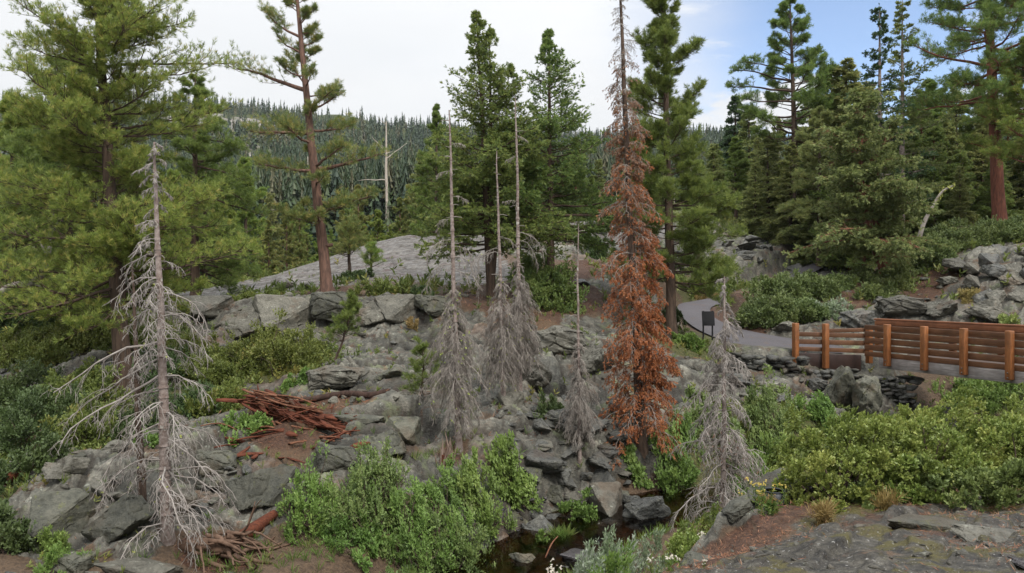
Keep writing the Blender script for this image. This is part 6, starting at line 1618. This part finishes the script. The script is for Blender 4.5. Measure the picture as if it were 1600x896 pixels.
# bright bushes left of the creek
BR = [(20, 500, 830, 13.0, 0.62, 0.6, 0.98, 'bright bush nearest the cliff foot and the rotten log'), (21, 580, 835, 13.1, 0.75, 0.7, 1.25, 'tallest bright bush in the middle of the thicket below the cliff'), (22, 655, 850, 13.0, 0.75, 0.7, 1.05, 'bright bush below the splintered stump'),
      (23, 725, 838, 13.3, 0.62, 0.6, 0.95, 'bright bush between the thicket and the olive-grey boulder'), (24, 560, 868, 12.5, 0.5, 0.42, 0.45, 'low fresh bush at the lower front of the thicket'), (25, 645, 888, 12.2, 0.6, 0.45, 0.52, 'low darker bush at the front right of the thicket'), (26, 745, 778, 14.2, 0.55, 0.5, 0.72, 'light green bush at the foot of the leftmost skirted pole')]
for sd, px, py, Y, rx, ry, h, lab in BR:
    shrub(sd, px, py, Y, rx, ry, h, lab, 'shrub_mid' if sd % 2 else 'shrub_bright', int(820 * rx * (h + ry) * 1.0) + 220, 0.20, 0.054, 0.018, 13, 0.6, 12, stems=110, rough=0.6, per=15, clump=0.15, tall=1.5)
shrub(27, 795, 722, 15.3, 0.62, 0.55, 0.85, 'lush green bush right of the leftmost skirted pole', 'shrub_bright', 950, 0.18, 0.055, 0.026, 11, 0.5, 7, stems=40, rough=0.4)
shrub(28, 905, 765, 15.2, 0.40, 0.38, 0.82, 'upright leafy bush among the slate below the birch-white pole', 'shrub_bright', 520, 0.16, 0.055, 0.028, 11, 0.55, 5, stems=30)
shrub(29, 842, 812, 13.9, 0.3, 0.25, 0.35, 'small bright plant in front of the broad bluish block', 'shrub_bright', 180, 0.12, 0.055, 0.028, 11, 0.5, 4, stems=12)
shrub(30, 715, 800, 14.0, 0.5, 0.5, 0.8, 'green bush left of the light green one by the pole', 'shrub_bright', 520, 0.18, 0.05, 0.018, 12, 0.6, 5, stems=30)
shrub(31, 860, 655, 17.4, 0.45, 0.4, 0.5, 'dark green ferny bush under the white poles', 'shrub_dark', 420, 0.18, 0.06, 0.02, 11, 0.5, 5, stems=20)
# right of the rust-red tree
RB = [(40, 1062, 722, 17.4, 0.72, 0.7, 0.95, 'bright green bush right below the rust-red branches'), (41, 992, 715, 16.9, 0.28, 0.3, 0.34, 'low green bush left of the rust-red foot'), (42, 1195, 665, 19.3, 0.9, 0.8, 1.1, 'bright bush behind the silver dead tree'), (43, 1250, 690, 18.0, 0.9, 0.8, 0.95, 'light green bush left above the oak shrub'),
      (44, 1180, 715, 17.0, 0.9, 0.8, 0.95, 'yellow-green bush right of the silver dead tree'), (45, 1120, 690, 18.6, 0.7, 0.7, 0.95, 'green bush left behind the silver dead tree'), (46, 1285, 655, 20.6, 0.65, 0.6, 0.8, 'green bush below the tall mossy boulder'), (47, 1185, 770, 14.8, 0.75, 0.7, 0.85, 'soft green bush between the silver dead tree and the leaning slab'), (48, 1105, 640, 21.0, 0.5, 0.5, 0.6, 'small green bush on the rubble slope below the sign')]
for sd, px, py, Y, rx, ry, h, lab in RB:
    shrub(sd, px, py, Y, rx, ry, h, lab, 'shrub_mid' if sd % 3 == 0 else 'shrub_bright', int(850 * rx * (h + ry) * 0.8) + 250, 0.22, 0.065, 0.026, 11, 0.55, 7, stems=40, rough=0.4)
shrub(49, 1080, 548, 26.4, 0.62, 0.6, 0.55, 'rounded green bush at the path edge below the sign', 'shrub_bright', 700, 0.16, 0.075, 0.032, 10, 0.5, 5, stems=20)
shrub(50, 1055, 525, 28.5, 0.5, 0.5, 0.85, 'dark bush beside the foot of the dark green pine', 'shrub_dark', 500, 0.16, 0.075, 0.032, 10, 0.5, 5, stems=20)
shrub(51, 1560, 632, 26.0, 1.8, 1.2, 0.7, 'vivid green grassy shrubs seen under the bridge deck', 'shrub_bright', 1500, 0.25, 0.09, 0.03, 10, 0.7, 9, stems=20)
shrub(52, 1450, 640, 20.0, 1.0, 0.8, 0.8, 'dark green shrub in the shade below the bridge', 'shrub_dark', 700, 0.2, 0.07, 0.03, 10, 0.5, 6, stems=20)
# left slopes
LB = [(60, 410, 608, 20.6, 1.35, 1.1, 1.15, 'broad olive shrub below the left end of the rock step', 'shrub_olive'), (61, 455, 580, 21.6, 0.9, 0.8, 0.95, 'right shoulder of the olive shrubs below the rock step', 'shrub_olive'), (62, 335, 612, 19.6, 0.9, 0.8, 0.9, 'dark olive shrub left of the broad one', 'shrub_olive'), (63, 350, 655, 17.4, 0.8, 0.7, 0.65, 'olive shrub above the left cliff', 'shrub_olive'),
      (64, 470, 612, 18.8, 0.4, 0.35, 0.34, 'small bright shrub at the foot of the humped grey rock', 'shrub_bright'), (65, 385, 688, 15.6, 0.45, 0.4, 0.42, 'light green shrub beside the left end of the rotten log', 'shrub_bright'), (66, 290, 640, 17.4, 0.9, 0.8, 0.8, 'dark shrub right behind the tall dead tree', 'shrub_dark'), (67, 60, 690, 16.4, 1.2, 1.0, 1.1, 'dark green shrub low at the left edge', 'shrub_dark'),
      (68, 150, 705, 15.6, 0.95, 0.9, 0.95, 'green shrub behind the flat-topped boulder', 'shrub_olive'), (69, 20, 775, 13.8, 0.8, 0.7, 0.8, 'dark shrub by the reddish log at the left edge', 'shrub_dark'), (70, 215, 700, 15.4, 0.8, 0.7, 0.7, 'dark shrub left of the tall dead tree at mid height', 'shrub_dark'), (71, 130, 640, 18.0, 1.2, 1.0, 0.9, 'olive shrub under the long fallen branch', 'shrub_olive'), (72, 20, 630, 18.6, 1.1, 1.0, 1.0, 'olive shrub at the left edge under the ledge', 'shrub_dark'),
      (73, 60, 560, 21.8, 1.4, 1.1, 0.9, 'yellow-green shrub on the ledge at the left edge', 'shrub_olive'), (74, 150, 545, 22.4, 1.2, 1.0, 0.8, 'yellow-green shrub at the foot of the big left pine', 'shrub_olive'), (75, 250, 600, 19.4, 0.9, 0.9, 0.8, 'dark shrub at the foot of the big left pine on the right', 'shrub_dark'), (76, 10, 515, 24.5, 1.4, 1.1, 0.9, 'dark shrub below the curved silver snag', 'shrub_dark'), (77, 300, 560, 21.6, 0.9, 0.8, 0.7, 'olive shrub below the grey block under the pine boughs', 'shrub_olive'),
      (78, 30, 840, 12.0, 0.6, 0.5, 0.6, 'dark leafy shrub in the lower left corner', 'shrub_dark'), (79, 320, 600, 20.4, 0.7, 0.7, 0.7, 'bright olive shrub touching the broad one', 'shrub_olive')]
for sd, px, py, Y, rx, ry, h, lab, m_ in LB:
    shrub(sd, px, py, Y, rx, ry, h, lab, m_, int(900 * rx * (h + ry) * 0.75) + 250, 0.20, 0.065, 0.027, 11, 0.5, 7, stems=40, rough=0.35)
for sd, px, py, Y, rx, h, lab in [(80, 92, 842, 11.9, 0.34, 0.40, 'feathery green fern clump below the flat-topped boulder'), (81, 105, 880, 11.2, 0.42, 0.42, 'feathery bright fern clump at the bottom left'), (82, 225, 720, 14.6, 0.3, 0.3, 'small fern tuft beside the slanting slab')]:
    shrub(sd, px, py, Y, rx, rx * 0.8, h, lab, 'shrub_bright', 260, 0.22, 0.05, 0.012, 18, 0.6, 4, name='fern', stems=20)
# below the cedars and by the slab
shrub(90, 868, 476, 27.5, 1.15, 0.9, 1.7, 'dense dark green shrub at the foot of the single-pointed cedar', 'cedar', 1700, 0.25, 0.09, 0.035, 11, 0.5, 8, stems=30)
shrub(91, 835, 440, 30.5, 1.0, 0.9, 1.4, 'dark green shrub left of the single-pointed cedar', 'cedar', 1300, 0.25, 0.09, 0.035, 11, 0.5, 8, stems=30)
shrub(92, 935, 385, 38.0, 0.7, 0.6, 1.1, 'dark bush on the rocky rise left of the rust-red tree', 'shrub_dark', 600, 0.3, 0.12, 0.035, 10, 0.8, 5, stems=20)
shrub(93, 590, 470, 27.6, 1.7, 0.5, 0.42, 'low olive mat along the top of the rock step', 'shrub_olive', 1100, 0.14, 0.07, 0.03, 10, 0.5, 9, stems=20, lobe_r=0.35)
shrub(94, 660, 470, 27.5, 0.6, 0.5, 0.45, 'dark little shrub at the right end of the olive mat', 'shrub_dark', 400, 0.14, 0.07, 0.03, 10, 0.5, 5, stems=20)
shrub(95, 420, 472, 28.0, 1.8, 0.5, 0.22, 'low mossy mat between the slab and the rock step', 'shrub_olive', 800, 0.12, 0.07, 0.03, 10, 0.5, 9, stems=10, lobe_r=0.35)
shrub(96, 562, 448, 32.6, 0.9, 0.6, 0.4, 'dark shrub around the feet of the small pines on the slab', 'shrub_dark', 500, 0.14, 0.08, 0.03, 10, 0.5, 5, stems=20)
shrub(97, 648, 512, 25.2, 0.3, 0.25, 0.4, 'small yellow-green plant in a cleft of the rock step', 'grass_dry', 140, 0.2, 0.09, 0.02, 10, 0.7, 3, stems=8)
# junipers above the path
JU = [(100, 1190, 500, 30.5, 1.4, 1.1, 1.1, 'dark juniper mound beside the bend of the path'), (101, 1235, 470, 32.5, 1.7, 1.3, 0.95, 'wide juniper mound in the middle of the thicket right of the path'), (102, 1290, 462, 33.6, 1.4, 1.1, 0.55, 'juniper mound touching the upper path'), (103, 1260, 508, 30.2, 1.2, 0.9, 0.75, 'low juniper at the front of the thicket above the bridge end'),
      (104, 1500, 385, 36.5, 2.4, 1.6, 1.0, 'spreading juniper mat left of the thick red pine'), (105, 1585, 380, 36.0, 2.2, 1.6, 1.0, 'spreading juniper mat below the thick red pine'), (106, 1450, 412, 34.2, 1.5, 1.2, 1.2, 'juniper mound right of the hemlock foot'), (107, 1352, 440, 34.5, 1.1, 0.9, 0.5, 'juniper clump left of the hemlock foot'), (108, 1372, 468, 31.6, 0.85, 0.7, 0.5, 'small juniper on the red litter below the hemlock'), (109, 1405, 425, 33.0, 1.1, 0.8, 0.8, 'juniper in front of the hemlock trunks')]
for sd, px, py, Y, rx, ry, h, lab in JU:
    shrub(sd, px, py, Y, rx, ry, h, lab, 'juniper', int(620 * rx * (h + ry)) + 200, 0.26, 0.10, 0.034, 13, 0.35, 9, stems=30, rough=0.4)
shrub(110, 1290, 492, 30.6, 0.9, 0.7, 0.6, 'pale blue-green shrub at the right front of the juniper thicket', 'willow_grey', 500, 0.2, 0.09, 0.036, 10, 0.5, 6, stems=20)
shrub(111, 1200, 362, 55.0, 3.6, 1.6, 0.9, 'long olive mat on the rise above the rock heap', 'shrub_olive', 1800, 0.3, 0.14, 0.05, 9, 0.5, 9, stems=10, lobe_r=0.4)
shrub(112, 1265, 385, 53.0, 2.2, 1.6, 1.3, 'olive shrub above the upper path', 'shrub_olive', 1300, 0.3, 0.14, 0.05, 9, 0.5, 8, stems=10)
shrub(113, 1510, 478, 30.0, 0.6, 0.5, 0.55, 'yellow-green tuft of shrub among the grey outcrops above the railing', 'grass_dry', 300, 0.25, 0.09, 0.02, 10, 0.7, 4, stems=10)
shrub(114, 1570, 500, 28.0, 0.6, 0.5, 0.5, 'soft green shrub right above the end of the railing', 'shrub_oak', 300, 0.22, 0.09, 0.03, 10, 0.6, 4, stems=10)
shrub(115, 1150, 440, 41.0, 2.2, 1.2, 0.7, 'light olive shrub on the slope behind the path bend', 'shrub_olive', 1000, 0.25, 0.11, 0.04, 9, 0.5, 8, stems=10)
shrub(116, 1085, 462, 38.8, 1.2, 0.6, 0.35, 'yellowish grass strip along the far side of the path bend', 'grass_dry', 500, 0.25, 0.12, 0.025, 9, 0.7, 7, stems=5)
# flowers and little plants near the eye
def flower_plant(seed, px, py, Y, rx, h, label, m, n=26, hd=0.012):
    r = np.random.default_rng(seed)
    x = PX(px, Y); z = gz(x, Y)
    S, Fo, Fl = Geo(), Geo(), Geo()
    p = r.normal(size=(n, 3)) * np.array([rx * 0.4, rx * 0.4, 0]); d = unit(np.stack([r.normal(size=n) * 0.35, r.normal(size=n) * 0.35, np.ones(n)], -1))
    ln = grow(r, p, d, r.uniform(0.6, 1.0, n) * h, 5, -0.1, 0.08)
    tubes(S, ln, taper(None, np.full(n, 0.003), 5, 0.5), 3)
    q, e = ends(ln, (0.15, 0.3, 0.45, 0.6, 0.75)); leaves(Fo, r, q, unit(e + r.normal(size=e.shape) * 0.5), 4, 0.045, 0.009, 0.9)
    q, e = ends(ln, (1.0,)); q = np.repeat(q, 5, 0) + r.normal(size=(n * 5, 3)) * hd; leaves(Fl, r, q, unit(r.normal(size=q.shape) + [0, 0, 1.2]), 6, hd * 1.3, hd, 1.3)
    t = thing('flowering_plant', label, 'plant', (x, Y, z))
    link('stems', S.mesh('stems'), M['grass'], t); link('leaves', Fo.mesh('leaves'), M['grass'], t); link('flowers', Fl.mesh('flowers'), M[m], t)
flower_plant(1, 1192, 820, 6.75, 0.22, 0.22, 'yellow flowering plant left of the small black tub', 'flowers_yellow', 15, 0.009)
flower_plant(2, 1205, 832, 6.4, 0.12, 0.16, 'straw-coloured tuft in front of the black tub', 'grass_dry', 22, 0.008)
flower_plant(3, 1050, 900, 4.9, 0.16, 0.13, 'pale button flowers at the bottom edge of the outcrop', 'flowers_white', 7, 0.009)
flower_plant(4, 1112, 872, 8.6, 0.28, 0.42, 'white seed heads between the willow and the outcrop rim', 'flowers_white', 14, 0.012)
flower_plant(5, 868, 900, 10.8, 0.15, 0.35, 'tall pale herb spike at the bottom edge left of the willow', 'flowers_white', 9, 0.018)
shrub(120, 1290, 822, 6.2, 0.17, 0.12, 0.20, 'arching yellow-green grass tuft under the left end of the oak shrub', 'grass_dry', 60, 0.2, 0.10, 0.006, 14, 0.55, 2, name='grass_tuft', stems=4)
shrub(121, 1400, 800, 6.6, 0.2, 0.12, 0.20, 'brown dry twig tuft under the middle of the oak shrub', 'grass_dry', 50, 0.2, 0.10, 0.007, 12, 0.6, 2, name='grass_tuft', stems=4)
shrub(122, 870, 792, 14.3, 0.25, 0.2, 0.35, 'soft hanging grass tuft beside the broad bluish block', 'grass', 110, 0.3, 0.20, 0.010, 16, 0.5, 3, name='grass_tuft', stems=4)
shrub(123, 640, 880, 12.3, 0.3, 0.25, 0.30, 'fresh grass tuft in front of the thicket', 'grass', 110, 0.3, 0.20, 0.010, 16, 0.7, 3, name='grass_tuft', stems=4)

# ---------------------------------------------------------------- what nobody could count
def sample_ground(n, seed, y0, y1, u0=-0.85, u1=0.85):
    r = np.random.default_rng(seed)
    u = r.uniform(u0, u1, n); y = np.exp(r.uniform(math.log(y0), math.log(y1), n))
    x = u * y
    z, mk, ck = height(x, y, True)
    dp, rowp = line_dist(x, y, CEN); dc, rowc = line_dist(x, y, CRs)
    free = (dp > rowp[:, 3] + 0.15)
    dry = dc > rowc[:, 3] + 0.25
    return r, x, y, z, mk, free, dry, dc, rowc
# low plants
r, x, y, z, mk, free, dry, dc, rowc = sample_ground(42000, 5, 8, 75)
pr_ = np.clip(1.15 * mk[:, 3] + 0.12 * mk[:, 2] + 0.05 * mk[:, 0], 0, 1) * (0.35 + 1.1 * np.clip(fbm(x * 0.7, y * 0.7, 77, 3) + 0.5, 0, 1))
ok = free & dry & (r.random(len(x)) < pr_) & ~((y < 10) & (x > 0.5))
pt = np.stack([x, y, z], -1)[ok]
sc_ = np.clip(y[ok] / 18, 0.7, 2.5)
g = Geo()
patch = np.clip(0.5 + fbm(pt[:, 0] * 0.5, pt[:, 1] * 0.5, 3, 3) + r.normal(size=len(pt)) * 0.15, 0, 1)
for lo_, hi_ in ((0, 1.0), (1.0, 1.6), (1.6, 9)):
    k = (sc_ >= lo_) & (sc_ < hi_)
    if k.any():
        s_ = float(sc_[k].mean())
        leaves(g, r, pt[k], unit(r.normal(size=(k.sum(), 3)) * 0.35 + [0, 0, 1.0]), 11, 0.11 * s_, 0.032 * s_, 1.15, along=0.14 * s_, tint=patch[k])
tag(link('undergrowth', g.mesh('undergrowth'), M['shrub_olive']), 'low olive-green plants covering the soil between rocks and shrubs', 'undergrowth', kind='stuff')
# grass by the creek and on the far bank
r, x, y, z, mk, free, dry, dc, rowc = sample_ground(26000, 6, 8, 60)
pr_ = np.where(dc < rowc[:, 3] + 2.2, 0.45, 0.06) * (1 - 0.6 * mk[:, 0]) + 0.20 * mk[:, 3] + 0.05 * mk[:, 2]
ok = free & dry & (r.random(len(x)) < pr_ * (0.2 + 1.6 * np.clip(fbm(x, y, 71, 3) + 0.4, 0, 1))) & ~((y < 9) & (x > 0.5))
pt = np.stack([x, y, z], -1)[ok]
g = Geo(); leaves(g, r, pt, unit(r.normal(size=(len(pt), 3)) * 0.25 + [0, 0, 1.0]), 10, 0.22, 0.011, 0.75, curl=0.1)
tag(link('grass', g.mesh('grass'), M['grass']), 'thin green and straw grass blades along the creek and between rocks', 'grass', kind='stuff')
# needle litter
r, x, y, z, mk, free, dry, dc, rowc = sample_ground(60000, 8, 3.5, 36)
ok = dry & (r.random(len(x)) < np.clip(0.9 * mk[:, 2] + 0.50 * mk[:, 4] * np.clip(fbm(x * 1.3, y * 1.3, 5, 3) * 3 + 0.35, 0, 1) + 0.10 * mk[:, 0], 0, 1) * np.where(free, 1, 0.03))
pt = np.stack([x, y, z + 0.006], -1)[ok]
g = Geo()
yy_ = pt[:, 1]
for lo_, hi_, s_ in ((0, 8, 0.55), (8, 16, 1.0), (16, 99, 1.8)):
    k = (yy_ >= lo_) & (yy_ < hi_)
    if k.any():
        d_ = r.normal(size=(k.sum(), 3)); d_[:, 2] = np.abs(d_[:, 2]) * 0.12
        leaves(g, r, pt[k], unit(d_), 3, 0.085 * s_, 0.007 * s_, 1.2)
tag(link('fallen_needles', g.mesh('fallen_needles'), M['needle_litter']), 'rust-brown fallen pine needles and twigs on the ground', 'needle litter', kind='stuff')
# gravel and chips of stone
def chips(n, seed, y0, y1, prob, smin, smax, name, label, m, mats):
    r, x, y, z, mk, free, dry, dc, rowc = sample_ground(n, seed, y0, y1)
    ok = free & (r.random(n) < prob(x, y, mk, dc, rowc))
    pt = np.stack([x, y, z], -1)[ok]; nP = len(pt)
    bms = [hull_geo(500 + k, 10, 0.85) for k in range(4)]
    g = Geo()
    which = r.integers(0, 4, nP)
    for k, bm in enumerate(bms):
        bmesh.ops.triangulate(bm, faces=bm.faces); bm.verts.index_update()
        co = np.array([v.co for v in bm.verts]); fs = np.array([[v.index for v in f.verts] for f in bm.faces]); bm.free()
        q = pt[which == k]; nq = len(q)
        s_ = smin * (smax / smin) ** (r.random(nq) ** 2.2) * np.clip(q[:, 1] / 14, 0.45, 2.2)
        a = r.uniform(0, 6.28, nq); ca, sa = np.cos(a), np.sin(a)
        c3 = co[None] * np.stack([s_, s_ * r.uniform(0.5, 0.9, nq), s_ * r.uniform(0.25, 0.6, nq)], -1)[:, None]
        v = np.stack([c3[..., 0] * ca[:, None] - c3[..., 1] * sa[:, None], c3[..., 0] * sa[:, None] + c3[..., 1] * ca[:, None], c3[..., 2] + c3[..., 0] * r.normal(size=(nq, 1)) * 0.25], -1) + q[:, None, :]
        f = fs[None] + (np.arange(nq) * len(co))[:, None, None]
        g.add(v.reshape(-1, 3), t=f.reshape(-1, 3))
    return tag(link(name, g.mesh(name), m), label, 'gravel', kind='stuff')
chips(16000, 21, 4, 60, lambda x, y, mk, dc, rc: np.clip(0.35 * mk[:, 0] + 0.22 * mk[:, 2] + 0.34 * mk[:, 4], 0, 1) * np.clip(fbm(x * 0.6, y * 0.6, 91, 3) * 2.2 + 0.45, 0, 1), 0.02, 0.16, 'gravel', 'small grey stone chips scattered over rock and litter', M['granite'], None)
chips(12000, 22, 9, 24, lambda x, y, mk, dc, rc: np.where(dc < rc[:, 3] + 0.5, 0.75, 0.0), 0.025, 0.12, 'creek_gravel', 'dark wet pebbles and chips on the creek bed', M['slate_wet'], None)

# ---------------------------------------------------------------- the forest on the mountainside
def forest(n, seed, y0, y1, name, label, m):
    r = np.random.default_rng(seed)
    u = r.uniform(-0.95, 0.95, n); y = np.exp(r.uniform(math.log(y0), math.log(y1), n)); x = u * y
    z = height(x, y)
    dens = np.clip(fbm(x * 0.012, y * 0.012, 33, 4) * 2.2 + 0.75, 0.10, 1) * (1 - 1.15 * talus(x, y))
    ok = r.random(n) < dens
    x, y, z = x[ok], y[ok], z[ok]; nn = len(x)
    h = (4.0 + 9.0 * r.random(nn) ** 1.5) * np.clip(1.0 + 0.9 * fbm(x * 0.02, y * 0.02, 9, 2), 0.5, 1.4)
    g = Geo()
    tint = np.clip(0.42 + 0.55 * fbm(x * 0.02, y * 0.02, 19, 3) + r.normal(size=nn) * 0.24 + (r.random(nn) < 0.07) * 0.6, 0, 1)
    near_ = y < 330
    for sel, lev, m0, half, slim in ((near_, 15, 9, 0.20, 0.62), (~near_, 8, 6, 0.40, 1.0)):
        xs_, ys_, zs_, hs_, ts_ = x[sel], y[sel], z[sel], h[sel], tint[sel]; ns_ = len(xs_)
        wid_ = r.uniform(0.13, 0.22, ns_)
        for k in range(lev):                            # tiers of drooping boughs
            f = 0.08 + 0.88 * k / (lev - 1)
            a = r.uniform(0, 6.28, (ns_, m0)) + np.arange(m0)[None] * 2 * np.pi / m0
            rad = (hs_ * wid_ * (1.06 - f))[:, None] * r.uniform(0.45, 1.3, (ns_, m0))
            top = np.stack([np.broadcast_to(xs_[:, None], a.shape), np.broadcast_to(ys_[:, None], a.shape), np.broadcast_to((zs_ + hs_ * min(1.0, f + 0.17 * slim))[:, None], a.shape)], -1)
            zz_ = (zs_ + hs_ * f)[:, None] + r.normal(size=a.shape) * 0.2 - rad * 0.15
            def pt_(da): return np.stack([xs_[:, None] + np.cos(a + da) * rad, ys_[:, None] + np.sin(a + da) * rad, zz_], -1)
            v = np.stack([top, pt_(-half), pt_(half)], 2).reshape(-1, 3)
            g.add(v, t=np.arange(len(v)).reshape(-1, 3), tint=np.repeat(np.clip(np.repeat(ts_, m0) + r.normal(size=ns_ * m0) * 0.06, 0, 1), 3))
    # bare trunks showing here and there
    kk = r.random(nn) < 0.022
    xs, ys, zs, hs = x[kk] + 2.5, y[kk] - 1.0, z[kk], h[kk] * r.uniform(0.5, 0.9, kk.sum())
    return g, np.stack([xs, ys, zs], -1), hs
M['forest'] = foliage_mat('forest_needles', [(0.015, 0.032, 0.014), (0.026, 0.049, 0.019), (0.046, 0.070, 0.022), (0.085, 0.075, 0.033)], trans=0.15)
g, tp, th = forest(70000, 3, 150, 1000, 'forest', '', None)
tag(link('forest', g.mesh('forest'), M['forest']), 'dense dark conifer forest covering the far mountainside', 'forest', kind='stuff')
g = Geo(); B_ = len(tp)
tubes(g, np.stack([tp, tp + np.stack([np.zeros(B_), np.zeros(B_), th], -1)], 1), np.stack([0.02 * th, 0.008 * th], -1), 4)
tag(link('forest_snags', g.mesh('forest_snags'), M['snag']), 'pale dead trunks scattered through the far forest', 'dead trees', kind='stuff')

# ---------------------------------------------------------------- the air between here and the ridge
bm = bmesh.new(); bmesh.ops.create_cube(bm, size=1.0)
me = bpy.data.meshes.new('haze'); bm.to_mesh(me); bm.free()
hz = link('haze', me, None, None, (0, 0, 0))
zmax = max(float(Z.max()), 190.0) + 30
hz.scale = (6400, 3800, zmax + 40); hz.location = (0, 900, (zmax - 40) / 2)
hm = mat('haze'); n = N(hm)
v = n('ShaderNodeVolumePrincipled', {'Color': (0.86, 0.91, 0.97, 1), 'Density': 0.00008, 'Anisotropy': 0.2})
hm.node_tree.links.new(v.outputs[0], n('ShaderNodeOutputMaterial').inputs['Volume'])
me.materials.append(hm)
tag(hz, 'thin damp air softening the far mountainside', 'haze', kind='stuff')
